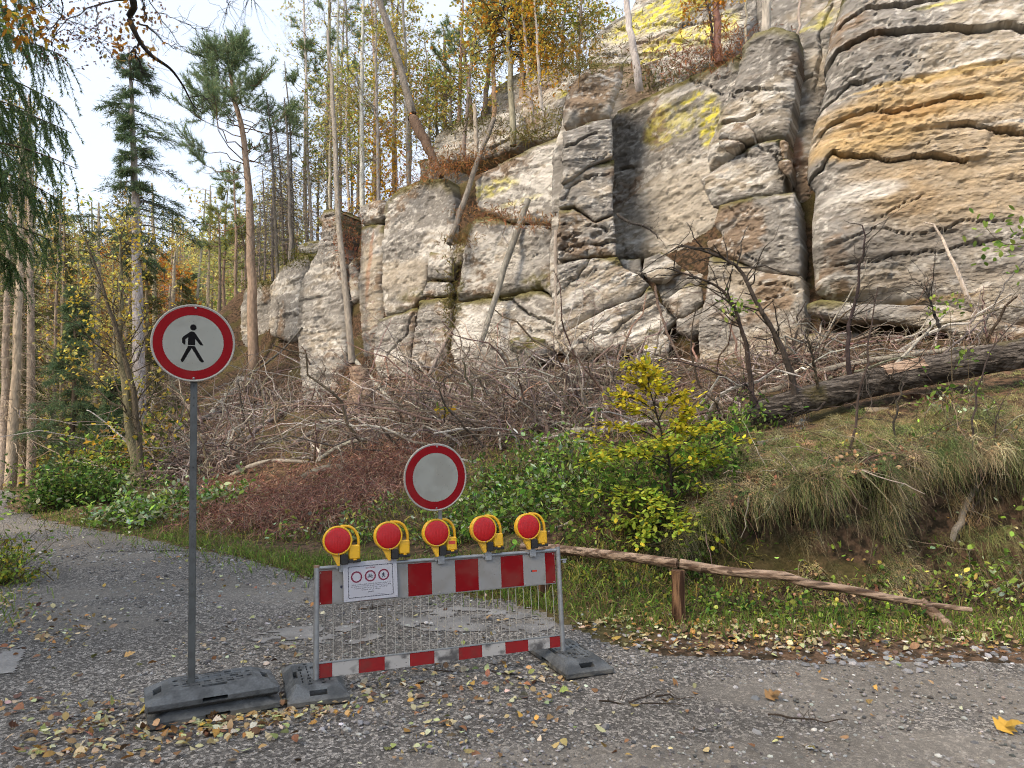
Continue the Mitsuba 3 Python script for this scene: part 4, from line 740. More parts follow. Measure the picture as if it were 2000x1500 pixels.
for k, (x, y) in enumerate([(313, 217), (597, 190), (865, 173), (1130, 153), (1377, 139)]):
    yo = -0.045
    s, t = bp(cx(x), 980 + y / 2.857, yo)
    tw = math.radians([-2, 1, 0, 2, -1][k]); c_, s_ = math.cos(tw), math.sin(tw)
    LF = Frame(BF.pt(s, yo, t), ux * c_ + fy * s_, fy * c_ - ux * s_, wz)
    lamp = thing('warning_lamp', lamp_labels[k], 'lamp', 'red warning lamps along the barrier')
    put('lens', LF(LENS), 'lens_red', lamp, True)
    put('housing', LF(revolve_y([(0.0765, -0.004), (0.0815, -0.005), (0.0865, -0.001), (0.0875, 0.012), (0.087, 0.040), (0.081, 0.052), (0.070, 0.058), (0.02, 0.060), (0.0, 0.060)])), 'yellow_plastic', lamp, 35)
    hp = curve([[0.02, 0.03, 0.084], [0.062, 0.035, 0.082], [0.108, 0.035, 0.052], [0.126, 0.035, 0.005], [0.127, 0.035, -0.035]], 16)
    put('handle', LF(tube1(hp, 0.0085, 10)), 'yellow_plastic', lamp, True)
    bx = cbox(0.066, 0.134, 0.006, 0.062, -0.115, -0.030, 0.007)
    put('battery_box', LF(bx), 'yellow_plastic', lamp)
    put('box_catch', LF(cbox(0.092, 0.112, 0.000, 0.008, -0.121, -0.112, 0.002)), 'yellow_plastic', lamp + '__battery_box')
    put('box_base', LF(cbox(0.060, 0.138, 0.004, 0.066, -0.134, -0.1155, 0.004)), 'black_plastic', lamp)
    put('clamp_block', LF(cbox(0.018, 0.062, -0.004, 0.055, -0.142, -0.083, 0.004)), 'black_plastic', lamp)
    P = [(px_, py_, pz_) for py_ in (0.008, 0.040) for px_, pz_ in ((-0.035, -0.076), (0.014, -0.083), (0.014, -0.148), (0.001, -0.148))]
    put('lamp_foot', LF(trimesh.Trimesh(P).convex_hull), 'yellow_plastic', lamp)
    zr = hz(s) - t
    put('bracket', LF(cbox(0.018, 0.048, 0.028, 0.034, zr - 0.024, -0.139, 0.002)), 'zinc', lamp)
    put('bracket_plate', LF(cbox(0.012, 0.056, 0.0305 - 0.001 * k, 0.0325, zr - 0.030, zr + 0.020, 0.001)), 'zinc', lamp)
    put('bolt', LF(tube1([[0.000, 0.026, zr - 0.005], [0.000, 0.044, zr - 0.005]], 0.007, 8)), 'zinc', lamp)
    m = trimesh.creation.icosphere(1, 0.004); m.apply_translation([0.005, -0.006, -0.079]); put('screw', LF(m), 'zinc', lamp + '__lens', True)
    if k == 2: put('sticker', LF(cbox(0.078, 0.122, 0.0048, 0.0058, -0.075, -0.055, 0.0003)), 'sticker_red', lamp + '__battery_box')

# notice board
c4 = [bp(cx(x), 980 + y / 2.857, -0.02) for x, y in ((342, 342), (640, 318), (650, 530), (348, 562))]
no, nw = np.array([*c4[3]]), np.array(c4[2]) - np.array(c4[3])
NW, NH = np.linalg.norm(nw), np.linalg.norm(np.array(c4[0]) - np.array(c4[3]))
ex = ux * nw[0] / NW + wz * nw[1] / NW; ez = np.cross(ex, fy)
NF = Frame(BF.pt(no[0], -0.02, no[1]), ex, fy, ez)
notice = thing('notice_board', 'white closure notice with three round prohibition symbols tied to the barrier', 'notice')
put('board', NF(cbox(0, NW, 0.001, 0.006, 0, NH, 0.001)), 'board_white', notice)
def npt(x, y):      # pixels of the enlarged notice -> its face
    q = np.array(bp(660 + x / 13.64, 1080 + y / 13.64, -0.02)) - no
    return q @ (nw / NW), q @ np.array([-nw[1], nw[0]]) / NW
fx0, fz0 = npt(312, 1190); fx1, fz1 = npt(1410, 300)
fx1 = max(fx1, NW * 0.9)
fr_ = shapely.box(fx0, fz0, fx1, fz1).buffer(0.006).difference(shapely.box(fx0, fz0, fx1, fz1).buffer(0.0025))
put('frame_line', NF(flatmesh(fr_, 0.0006, 0.0008)), 'print_blue', notice + '__board')
def text(line, cx_, z, h, mat='print_blue', bold=False, maxw=None):
    m = meshkit.text_mesh(line, h, 0.0005, bold); v = m.vertices.copy()
    w = v[:, 0].max() - v[:, 0].min(); k = min(1.0, maxw / w) if maxw else 1.0
    m.vertices = np.stack([cx_ + (v[:, 0] - v[:, 0].min() - w / 2) * k, 0.0008 - v[:, 2], z + v[:, 1]], -1)
    put('lettering', NF(m), mat, notice + '__board')
mid = (fx0 + fx1) / 2; fw = (fx1 - fx0)
text('ACHTUNG!', mid, npt(850, 408)[1], 0.0085, 'print_purple', True)
for k, (x, y) in enumerate([(497, 642), (865, 608), (1220, 572)]):
    px_, pz_ = npt(x, y); r = fw * 0.130
    m = disc(r * 0.74, r, 0.0006, 48); m.apply_translation([px_, 0.0008, pz_]); put('printed_ring', NF(m), 'print_purple', notice + '__board')
    if k == 2:
        m = man(r * 0.9, 0); m.apply_translation([px_, 0.0010, pz_]); put('printed_man', NF(m), 'print_blue', notice + '__board')
    if k == 1:
        g = [shapely.Point(q, -0.2).buffer(0.24).difference(shapely.Point(q, -0.2).buffer(0.17)) for q in (-0.36, 0.36)]
        ln = lambda *p: shapely.LineString(p).buffer(0.05)
        g += [ln((-0.36, -0.2), (-0.2, 0.18), (0.2, 0.18), (0.36, -0.2)), ln((-0.2, 0.18), (0.0, -0.22), (0.2, 0.18)), ln((0.0, -0.22), (-0.36, -0.2)), ln((-0.28, 0.28), (-0.12, 0.28)), ln((0.2, 0.18), (0.16, 0.34), (0.28, 0.36))]
        m = flatmesh(shapely.affinity.scale(shapely.union_all(g), r * 0.86, r * 0.86, origin=(0, 0)), 0.0006, 0); m.apply_translation([px_, 0.0008, pz_]); put('printed_bicycle', NF(m), 'print_blue', notice + '__board')
for line, yy_, b in [('Aufgrund der Borkenkäferkalamität abgestorbener Bäume ist', 815, False), ('der Weg durch den Großen Zschand zwischen dem Abzweig', 862, False), ('Zeughausstraße "Neumannmühle, Pirschweg" für', 912, False), ('sämtlichen Besucherverkehr', 962, False), ('gesperrt.', 1022, True)]:
    text(line, mid, npt(865, yy_ + 14)[1], 0.0062, bold=b, maxw=fw * 0.92)
text('Nationalparkverwaltung', mid + fw * 0.2, npt(1120, 1090)[1], 0.0035, maxw=fw * 0.45)
for x, z in [(0.012, 0.012), (NW - 0.012, 0.012), (NW - 0.012, NH - 0.012), (NW / 2, 0.012), (NW / 2, NH - 0.010), (0.012, NH - 0.012)]:
    m = trimesh.creation.icosphere(1, 0.0035); m.apply_translation([x, 0.0, z]); put('cable_tie', NF(m), 'board_white', notice, True)

# round sign standing on the barrier rail
s2, t2 = bp(850.5, 932, -0.03)
c2 = BF.pt(s2, 0.0, t2); fd2 = norm(norm(EYE[:2] - c2[:2]) * 0.92 + np.array([0.38, 0]))
c2 = at(850.5, 932, BF.pt(s2, -0.045, hz(s2))[1])
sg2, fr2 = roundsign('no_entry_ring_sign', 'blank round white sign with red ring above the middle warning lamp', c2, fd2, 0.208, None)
lo = BF.pt(s2 + 0.035, 0.034, hz(s2) - 0.12); hi = fr2.pt(0.035, 0.028, 0.12)
put('post', tube1([lo, (lo + hi) / 2, hi], 0.015, 14), 'zinc', sg2, 40)
for dz_ in (0.0, -0.08): put('clamp', BF(cbox(s2 + 0.012, s2 + 0.058, 0.008, 0.046, hz(s2) - 0.02 + dz_, hz(s2) + 0.012 + dz_)), 'zinc', sg2)
for (x, z, a, b) in [(0.004, 0.075, .0014, .012), (0.004, 0.04, .0014, .007), (0.003, 0.014, .0018, .007), (0.06, -0.047, .003, .003), (-0.058, -0.08, .002, .003), (0, -0.058, .003, .002)]:
    put('scratch', fr2(cbox(x - a, x + a, -0.0069, -0.0063, z - b, z + b, 0.0002)), 'rim_grey', sg2 + '__white_face')
foot(BF.pt(0, 0, 0)[:2] + fy[:2] * 0.12, math.atan2(fy[1], fy[0]), GZ0, 'foot plate under the left post of the barrier')
foot(BF.pt(BL, 0, 0)[:2] + fy[:2] * 0.02 + ux[:2] * 0.045, math.atan2(fy[1], fy[0]), GZ0, 'foot plate under the right post of the barrier')

# wooden railing behind the barrier
def wood_fn(p, n, uv):
    a = mikit.fbm(p.x * 4, p.y * 30, p.z * 30, 4); b = mikit.noise(p.x * 14, p.y * 60, p.z * 60)
    c = mikit.mix((0.125, 0.078, 0.052), (0.37, 0.27, 0.20), mikit.smoothstep(0.32, 0.62, a)) * (0.7 + 0.6 * b)
    return mikit.mix(c, (0.05, 0.03, 0.02), mikit.smoothstep(0.66, 0.72, mikit.noise(p.x * 7, p.y * 50, p.z * 50)) * 0.8)
scene['peeled_wood'] = dict(type='twosided', b=dict(type='bumpmap', arbitrary=mikit.proc(lambda p, n, uv: mikit.fbm(p.x * 8, p.y * 60, p.z * 60, 3), 2e-3), scale=0.012, b=dict(type='principled', base_color=mikit.proc(wood_fn), roughness=0.7, specular=0.3)))
def postwood_fn(p, n, uv):
    a = mikit.fbm(p.x * 26, p.y * 26, p.z * 3, 4)
    return mikit.mix((0.05, 0.026, 0.016), (0.26, 0.15, 0.085), mikit.smoothstep(0.45, 0.68, a)) * (0.7 + 0.6 * mikit.noise(p.x * 60, p.y * 60, p.z * 8))
scene['post_wood'] = two(base_color=mikit.proc(postwood_fn), roughness=0.75, specular=0.2)
def logmesh(pts, r, sides=16, k=60, knob=0.006, seed=0):
    C = curve(pts, k); rr = np.interp(np.linspace(0, 1, k), np.linspace(0, 1, len(r)), r)
    m = tube1(C, rr, sides); v = m.vertices.copy()
    cc = C[np.minimum(np.arange(len(v)) // sides, k - 1)]
    m.vertices = v + (v - cc) / (np.linalg.norm(v - cc, axis=1, keepdims=True) + 1e-6) * knob * 2 * (fbm(v[:, 0] * 5, v[:, 1] * 9, v[:, 2] * 9, 3, seed) - 0.5)[:, None]
    return m
rl = thing('wooden_railing', 'low weathered railing of peeled poles beside the track, behind the barrier', 'railing')
Yp = onz(1326, 1226, 0.02)
put('rail', logmesh([at(1018, 1069, 6.75), at(1090, 1074, 6.6), at(1200, 1085, 6.3), at(1323, 1101, 6.02)], [0.045, 0.045, 0.041, 0.042], seed=1), 'peeled_wood', rl, 50)
put('rail', logmesh([at(1328, 1101, 6.0), at(1450, 1119, 5.85), at(1530, 1126, 5.78), at(1570, 1138, 5.74), at(1650, 1150, 5.7), at(1740, 1168, 5.66), at(1800, 1178, 5.62), at(1898, 1191, 5.55)], [0.041, 0.039, 0.037, 0.035, 0.032, 0.024, 0.016], seed=2), 'peeled_wood', rl, 50, label='long wavy pole sinking to the ground on the right')
put('post', logmesh([[Yp[0], Yp[1], -0.3], [Yp[0], Yp[1], 0.1], [Yp[0], Yp[1] + 0.005, at(1326, 1114, Yp[1])[2]]], [0.052, 0.051, 0.049], seed=3, k=20), 'post_wood', rl, 50)
Y2 = onz(1061, 1181, 0.03)
put('post', logmesh([[Y2[0], Y2[1], -0.3], [Y2[0], Y2[1], at(1061, 1082, Y2[1])[2]]], [0.048, 0.048], seed=4, k=16), 'post_wood', rl, 50)
sb = onz(1868, 1242, 0.0)
put('strut', logmesh([at(1800, 1175, 5.62), at(1830, 1205, 5.6), sb + [0, 0.0, 0.0], sb + [0.06, 0, -0.08]], [0.034, 0.045, 0.052, 0.045], seed=5, k=24), 'peeled_wood', rl, 50)

# ------------------------------------------------------------------ plants: helpers
_px, _py = np.meshgrid(np.arange(-120, 2121, 9.0), np.arange(600, 1501, 7.0), indexing='ij')
_GP = drop(_px, _py, 60.0)
_gd = _GP[..., 1]
def scatter(poly, n, depth=None):
    """n ground points in the part of the place that a polygon of the photograph shows."""
    p = shapely.Polygon(poly)
    ok = shapely.contains_xy(p, _px, _py)
    if depth: ok &= (_gd > depth[0]) & (_gd < depth[1])
    idx = np.flatnonzero(ok.ravel())
    if not len(idx): idx = np.flatnonzero(shapely.contains_xy(p, _px, _py).ravel())
    i = rng.choice(idx, n)
    q = _GP.reshape(-1, 3)[i]
    dd = np.maximum(np.linalg.norm(q - EYE, axis=1), 1)
    q = q + np.stack([rng.normal(0, 1, n) * dd * 0.006, rng.normal(0, 1, n) * dd * 0.02, np.zeros(n)], -1)
    q[:, 2] = tz(q[:, 0], q[:, 1])
    return q
def rdir(n, up=0.0, spread=1.0):
    v = rng.normal(size=(n, 3)) * spread; v[:, 2] += up
    return norm(v)
def curves(P0, D, L, sag=0.0, wig=0.0, k=6):
    P0, D = np.asarray(P0, float), norm(np.asarray(D, float))
    m = len(P0); t = np.linspace(0, 1, k)
    L = np.broadcast_to(L, (m,))[:, None, None]; sag = np.broadcast_to(sag, (m,))[:, None, None]
    C = P0[:, None] + D[:, None] * L * t[None, :, None]
    C[..., 2:] += sag * L * (t ** 2)[None, :, None]
    w = rng.normal(0, 1, (m, k, 3)).cumsum(1) * np.broadcast_to(wig, (m,))[:, None, None] * L / k
    w -= w[:, :1]
    return C + w
def along(C, i, t):
    """Points and directions at t of the curves i."""
    k = C.shape[1]; x = np.clip(t, 0, 0.999) * (k - 1); a = x.astype(int); f = (x - a)[:, None]
    return C[i, a] * (1 - f) + C[i, a + 1] * f, norm(C[i, a + 1] - C[i, a])
def taper(r, k, end=0.3): return np.asarray(r)[..., None] * np.linspace(1, end, k)
def trunk_curve(pts, k=14, wob=0.02):
    C = curve(pts, k); 
    C[1:-1, :2] += rng.normal(0, wob, (k - 2, 2)); return C
OVAL = [(0.18, 0.30), (0.45, 0.5), (0.75, 0.36)]
MAPLE = [(0.08, 0.20), (0.28, 0.52), (0.40, 0.30), (0.58, 0.46), (0.70, 0.20), (0.86, 0.14)]
GREYB, BROWNB, PALEB, REDB, DARKB = (0.17, 0.155, 0.14), (0.13, 0.095, 0.07), (0.34, 0.31, 0.27), (0.27, 0.145, 0.08), (0.045, 0.038, 0.032)

PLACE = {}
def seen(p):
    d = np.asarray(p, float) - EYE; return 1000 + F * d[0] / (d @ FW)
def tree(name, label, cat, group, pts, r0, r1, bark, crown, sides=9, k=16, wob=0.015, parent_key=None):
    """A tree: its trunk here, then crown(key, trunk curve) adds limbs and leaves."""
    key = thing(name, label, cat, group); PLACE[key] = seen(pts[0])
    C = trunk_curve(pts, k, wob)
    s = Soup(); s.tubes(C, np.linspace(1, 0, k) ** 0.8 * (r0 - r1) + r1, vary(bark, 1, 0.12, 0.04)[0], sides)
    s.put('trunk', 'bark_material', key, True)
    if crown: crown(key, C)
    return key
def leafy(key, C, t0, nb, bl, ns, sl, nl, size, cols, w, sag=-0.05, up=0.35, rb=0.012, bark=BROWNB, leafshape=None, spreadleaf=0.25, t1=1.0, taper_top=0.6, wig=0.25, dirbias=None, litter=False, lift=0.0):
    """Limbs, twigs and separate leaves on a trunk."""
    t = t0 + (t1 - t0) * rng.random(nb) ** 0.9
    P, Dd = along(np.repeat(C[None], 1, 0), np.zeros(nb, int), t)
    D = rdir(nb, 0, 1); D[:, 2] = up + rng.normal(0, 0.25, nb)
    if dirbias is not None: D += dirbias
    Ls = bl * (1 - taper_top * (t - t0) / max(t1 - t0, 1e-6)) * rng.uniform(0.6, 1.15, nb)
    B = curves(P, D, Ls, sag, wig, 7)
    s = Soup(); s.tubes(B, taper(rb * (0.5 + Ls / bl * 0.7), 7, 0.25), vary(bark, nb, 0.15, 0.04), 5)
    tips = B
    if ns:
        i = rng.integers(0, nb, ns); q, d = along(B, i, rng.uniform(0.2, 1.0, ns))
        S = curves(q, d * 0.8 + rdir(ns, 0.1, 0.8), sl * rng.uniform(0.5, 1.2, ns), sag, wig, 5)
        s.tubes(S, taper(np.full(ns, rb * 0.35), 5, 0.3), vary(bark, ns, 0.15, 0.04), 3)
        tips = S
    s.put('limbs', 'bark_material', key, kind='stuff')
    if nl:
        i = rng.integers(0, len(tips), nl); q, d = along(tips, i, rng.uniform(0.15, 1.0, nl))
        q = q + rng.normal(0, spreadleaf * 0.3, (nl, 3)) * [1, 1, 0.7]
        d = d + rdir(nl, -0.2, 1.0)
        f = Soup(); f.leaves(q, d, rdir(nl, 1.0, 0.55), size * rng.uniform(0.6, 1.25, nl), size * 0.75 * rng.uniform(0.7, 1.2, nl), pick(cols, w, nl, 0.22, 0.07), 0.2, leafshape)
        f.put('leaves', 'leaf_material', key, kind='stuff')
def conifer(key, C, t0, rad, nb, ntw, nn, nl, nw, col, droop=-0.35, up=0.1, t1=0.985, rb=0.02, tw=0.5, bark=GREYB, prof=0.8, gap=0.0, col2=None, hang=0.25, tips_only=0.0):
    """Whorled boughs with needle sprays."""
    t = t0 + (t1 - t0) * np.sort(rng.random(nb)); t = np.round(t * 26 / (t1 - t0)) / 26 * (t1 - t0) + rng.normal(0, 0.006, nb); t = np.clip(t, t0 * 0.9, t1)
    P, _ = along(C[None], np.zeros(nb, int), t)
    a = rng.uniform(0, 2 * np.pi, nb)
    D = np.stack([np.cos(a), np.sin(a), up + rng.normal(0, 0.12, nb)], -1)
    fr = (t - t0) / (t1 - t0)
    L = rad * (np.clip(1 - fr, 0.06, 1) ** prof) * rng.uniform(0.55, 1.15, nb) * (1 - gap * (fbm(t * 9, a * 0.5, 0, 2, 77) > 0.55))
    B = curves(P, D, L, droop, 0.12, 7)
    s = Soup(); s.tubes(B, taper(rb * (0.4 + 0.6 * L / rad), 7, 0.2), vary(bark, nb, 0.15, 0.03), 4)
    n2 = nb * ntw; i = np.repeat(np.arange(nb), ntw); tt = tips_only + (1 - tips_only) * rng.uniform(0.18, 1.0, n2)
    q, d = along(B, i, tt)
    side = norm(np.cross(d, [0, 0, 1.0])) * rng.choice([-1, 1], n2)[:, None]
    S = curves(q, d * 0.8 + side * rng.uniform(0.3, 1.1, n2)[:, None] + rng.normal(0, 0.2, (n2, 3)), tw * (L[i] / rad + 0.25) * (1.15 - 0.6 * tt) * rng.uniform(0.6, 1.2, n2), -hang, 0.1, 4)
    if ntw: s.tubes(S, taper(np.full(n2, rb * 0.22), 4, 0.4), vary(bark, n2, 0.15, 0.03), 3)
    s.put('limbs', 'bark_material', key, kind='stuff')
    if nn:
        n3 = n2 * nn; j = np.repeat(np.arange(n2), nn); q, d = along(S, j, rng.uniform(0, 1, n3))
        f = Soup(); f.needles(q, d * 1.0 + rdir(n3, 0.15, 0.75), nl * rng.uniform(0.6, 1.3, n3), nw * rng.uniform(0.7, 1.3, n3), pick([col, col2 or col], [1, 1], n3, 0.22, 0.06))
        f.put('needles', 'leaf_material', key, kind='stuff')
def pinecrown(key, C, t0, rad, nb, clumps, nn, nl, nw, col, col2, dead=4):
    t = t0 + (0.99 - t0) * rng.random(nb) ** 0.85; P, _ = along(C[None], np.zeros(nb, int), t)
    a = rng.uniform(0, 2 * np.pi, nb); fr = (t - t0) / (1 - t0)
    D = np.stack([np.cos(a), np.sin(a), rng.uniform(-0.1, 0.5, nb)], -1)
    L = rad * np.clip(1.2 - 1.08 * fr, 0.10, 1) * rng.uniform(0.55, 1.1, nb)
    B = curves(P, D, L, 0.1, 0.35, 8)
    s = Soup(); s.tubes(B, taper(0.03 * (0.4 + 0.6 * L / rad), 8, 0.25), vary((0.20, 0.13, 0.085), nb, 0.15, 0.04), 5)
    i = rng.integers(0, nb, clumps); q, d = along(B, i, rng.uniform(0.5, 1.0, clumps) ** 0.7)
    S = curves(q, d + rdir(clumps, 0.4, 0.7), rad * 0.22 * rng.uniform(0.6, 1.3, clumps), 0.15, 0.2, 4)
    s.tubes(S, taper(np.full(clumps, 0.008), 4, 0.4), vary((0.2, 0.14, 0.1), clumps, 0.15, 0.03), 3)
    if dead:
        td = rng.uniform(t0 * 0.6, t0 * 1.05, dead); P, _ = along(C[None], np.zeros(dead, int), td); a = rng.uniform(0, 6.28, dead)
        s.tubes(curves(P, np.stack([np.cos(a), np.sin(a), rng.normal(0, 0.2, dead)], -1), rad * rng.uniform(0.3, 0.8, dead), -0.1, 0.5, 7), taper(np.full(dead, 0.02), 7, 0.25), vary((0.2, 0.13, 0.09), dead), 4)
    s.put('limbs', 'bark_material', key, kind='stuff')
    j = np.repeat(np.arange(clumps), nn); n3 = len(j); q, d = along(S, j, rng.uniform(0.2, 1.0, n3))
    f = Soup(); f.needles(q, d * 0.8 + rdir(n3, 0.35, 0.9), nl * rng.uniform(0.6, 1.3, n3), nw, pick([col, col2], [1, 1], n3, 0.22, 0.06))
    f.put('needles', 'leaf_material', key, kind='stuff')
def deadspruce(key, C, t0, rad, nb, ntw=3, bark=GREYB, droop=-0.45, rb=0.012):
    t = t0 + (0.99 - t0) * rng.random(nb); P, _ = along(C[None], np.zeros(nb, int), t)
    a = rng.uniform(0, 2 * np.pi, nb); D = np.stack([np.cos(a), np.sin(a), rng.normal(0.05, 0.15, nb)], -1)
    L = rad * np.clip(1.1 - (t - t0) / (1 - t0), 0.15, 1) * rng.uniform(0.3, 1.1, nb)
    B = curves(P, D, L, droop, 0.15, 6)
    s = Soup(); s.tubes(B, taper(np.full(nb, rb), 6, 0.3), vary(bark, nb, 0.2, 0.04), 3)
    if ntw:
        n2 = nb * ntw; i = np.repeat(np.arange(nb), ntw); q, d = along(B, i, rng.uniform(0.2, 1, n2))
        s.tubes(curves(q, d + rdir(n2, -0.5, 0.6), 0.3 * L[i] * rng.uniform(0.5, 1.3, n2), -0.2, 0.15, 4), taper(np.full(n2, rb * 0.45), 4, 0.4), vary(bark, n2, 0.2, 0.04), 3)
    s.put('limbs', 'bark_material', key, kind='stuff')
YELP, OLVP = (0.66, 0.56, 0.16), (0.50, 0.51, 0.18)
YEL, GRN, ORG, OLV, TAN = (0.66, 0.48, 0.07), (0.26, 0.36, 0.07), (0.62, 0.30, 0.05), (0.42, 0.40, 0.10), (0.55, 0.37, 0.14)
FIRG, FIRG2, PING, PING2 = (0.115, 0.18, 0.11), (0.18, 0.25, 0.12), (0.19, 0.27, 0.155), (0.28, 0.35, 0.19)

# ------------------------------------------------------------------ named trees
def gpt(px, py, Y, sink=0.3):
    p = at(px, py, Y); p[2] = min(p[2], tz(p[0], p[1])) - sink if abs(p[2] - tz(p[0], p[1])) < 3 else p[2]
    return p
# tall silver fir left of the cliff
k_ = tree('fir_tree', 'tall dark green fir with a long bare pale trunk, behind the walking-man sign', 'tree', None, [gpt(276, 842, 24), at(270, 640, 24), at(265, 400, 24), at(252, 90, 24)], 0.235, 0.03, (0.42, 0.40, 0.37), lambda k, C: conifer(k, C, 0.45, 2.1, 96, 20, 14, 0.17, 0.022, FIRG, -0.28, 0.08, 0.985, 0.028, 0.8, GREYB, 0.45, 0.6, FIRG2, 0.2), 12, 22, 0.01)
k_ = tree('pine_tree', 'tall pine with red-brown upper trunk on the slope end of the cliff', 'tree', None, [gpt(497, 650, 30.5), at(490, 480, 30.5), at(478, 290, 30.5), at(458, 190, 30.5), at(440, 70, 30.5)], 0.24, 0.04, (0.36, 0.27, 0.20), lambda k, C: pinecrown(k, C, 0.56, 3.3, 50, 620, 60, 0.22, 0.024, PING, PING2, 8), 12, 20, 0.02)
# sticks and spruces between the pine and the pillar
spr = [(545, 555, 520, 180, 31, .13, 1), (568, 520, 555, 190, 30, .16, 1), (556, 560, 540, 260, 33, .11, 1), (531, 560, 530, 250, 34, .13, 1), (576, 500, 556, 120, 32, .10, 0), (600, 505, 600, 250, 33, .07, 0), (517, 570, 512, 330, 35, .10, 0), (505, 560, 506, 380, 36, .08, 0)]
for (x0, y0, x1, y1, Y, r, full) in spr:
    r *= .7; tree('dead_spruce', 'bare dead spruce between the pine and the banded pillar', 'tree', 'dead spruces between the pine and the pillar', [at(x0, y0, Y) - [0, 0, 1.2], at((x0 + x1) / 2 + 3, (y0 + y1) / 2, Y), at(x1, y1, Y)], r, 0.02, (0.25, 0.225, 0.20), lambda k, C: deadspruce(k, C, 0.25, 1.3 + 0.8 * full, 90 + 120 * full, 3), 7, 12, 0.02)
for (x0, y0, x1, y1, Y) in [(430, 560, 425, 400, 40), (462, 560, 455, 320, 38), (440, 575, 446, 360, 44), (480, 600, 470, 430, 39)]:
    tree('slender_pine', 'slender pine against the sky above the walking-man sign', 'tree', 'slender pines in the gap of the valley', [at(x0, y0, Y) - [0, 0, 2.5], at(x0 - 1, (y0 + y1) / 2, Y), at(x1, y1, Y)], 0.12, 0.02, (0.26, 0.19, 0.14), lambda k, C: pinecrown(k, C, 0.45, 1.5, 20, 70, 45, 0.30, 0.028, PING, OLV, 3), 7, 10, 0.02)
# wood on the rim left of the second rock tier
rim = lambda x: np.interp(x, [560, 620, 660, 700, 750, 800, 850, 900, 960], [520, 500, 470, 430, 390, 360, 330, 285, 240])
for i, x in enumerate([612, 641, 655, 668, 690, 712, 733, 741, 775, 800, 842, 604, 649, 685, 727]):
    Y = float(cy(x) + rng.uniform(2.5, 10)); xt = x + rng.normal(-6, 14); yt = rng.uniform(-330, -60) if i < 10 else rng.uniform(30, 180)
    b = at(x, rim(x), Y); b[2] = max(b[2] - 1.2, tz(b[0], b[1]) - 0.3) if tz(b[0], b[1]) < b[2] + 3 else b[2] - 1.0
    kind = i % 5
    pts = [b, at((x + xt) / 2 + rng.normal(0, 4), (rim(x) + yt) / 2, Y), at(xt, yt, Y)]
    if kind in (0, 3):
        tree('slim_birch', 'slim pale trunk with sparse yellow-green leaves on the cliff rim', 'tree', 'slim leafy trees on the cliff rim', pts, rng.uniform(0.07, 0.11), 0.02, (0.56, 0.51, 0.45), lambda k, C: leafy(k, C, 0.22, 54, 2.0, 300, 0.8, 1300, 0.12, [YELP, OLVP, GRN, TAN], [3, 4, 2, 1], 0.0, 0.5), 8)
    elif kind == 1:
        tree('rim_pine', 'tall grey-green pine with bare trunk on the cliff rim', 'tree', 'pines on the cliff rim', pts, rng.uniform(0.09, 0.13), 0.03, (0.55, 0.46, 0.38), lambda k, C: pinecrown(k, C, 0.42, 1.7, 34, 130, 48, 0.26, 0.025, PING, PING2, 8), 8)
    else:
        tree('bare_tree', 'leafless grey fine-twigged tree on the cliff rim', 'tree', 'leafless trees on the cliff rim', pts, rng.uniform(0.06, 0.10), 0.02, (0.48, 0.45, 0.40), lambda k, C: leafy(k, C, 0.15, 80, 1.7, 460, 0.8, 260, 0.11, [YELP, OLVP, TAN], [3, 3, 2], 0.0, 0.45, bark=(0.33, 0.29, 0.25)), 7)
# yellow and orange broadleaf crowns seen behind the rim
for (x0, y0, x1, y1, Y, cols, w, nl, bl) in [(770, 330, 785, -60, 29, [YELP, OLVP, YEL], [3, 3, 2], 2600, 2.0), (800, 300, 800, 120, 31, [ORG, YELP, TAN], [3, 3, 2], 900, 1.6), (700, 330, 690, 150, 32, [YELP, OLVP], [2, 3], 1300, 1.8), (645, 380, 640, 180, 33, [OLVP, TAN, GRN], [3, 1, 2], 1200, 1.8), (560, 480, 555, 330, 36, [YELP, OLVP], [1, 1], 900, 1.8), (740, 380, 742, 260, 28, [YEL, ORG], [2, 1], 900, 1.2), (620, 480, 622, 300, 34, [OLVP, YELP], [2, 2], 900, 1.6)]:
    tree('yellow_tree', 'yellow and orange broadleaf tree behind the cliff rim', 'tree', 'autumn trees behind the cliff rim', [at(x0, y0, Y) - [0, 0, 2], at(x0 + 2, (y0 + y1) / 2, Y), at(x1, y1, Y)], 0.09, 0.02, (0.30, 0.25, 0.20), lambda k, C: leafy(k, C, 0.2, 60, bl, 260, 0.9, nl, 0.15, cols, w, 0.0, 0.4), 8)
# trees on the ledges above the pillar wall
tree('oak_tree', 'orange-leaved oak with a pale trunk standing on the ledge left of the pillar', 'tree', None, [at(1002, 272, 20.6) - [0, 0, .2], at(998, 180, 20.7), at(993, 80, 20.9), at(985, -60, 21)], 0.105, 0.03, (0.36, 0.31, 0.26), lambda k, C: leafy(k, C, 0.45, 60, 2.3, 330, 0.9, 2700, 0.13, [ORG, YEL, OLVP, TAN], [3, 3, 3, 1], 0.0, 0.3, 0.02, DARKB, MAPLE), 10)
tree('birch_tree', 'thin white birch rooted on the mossy ledge, right of the orange oak', 'tree', 'thin birches on the mossy ledge', [at(1044, 244, 19.9) - [0, 0, .2], at(1030, 130, 19.9), at(1018, -30, 19.9)], 0.065, 0.02, (0.50, 0.46, 0.40), lambda k, C: leafy(k, C, 0.25, 40, 0.8, 120, 0.4, 800, 0.10, [YEL, ORG, OLV], [4, 2, 2], -0.05, 0.3, 0.007), 8)
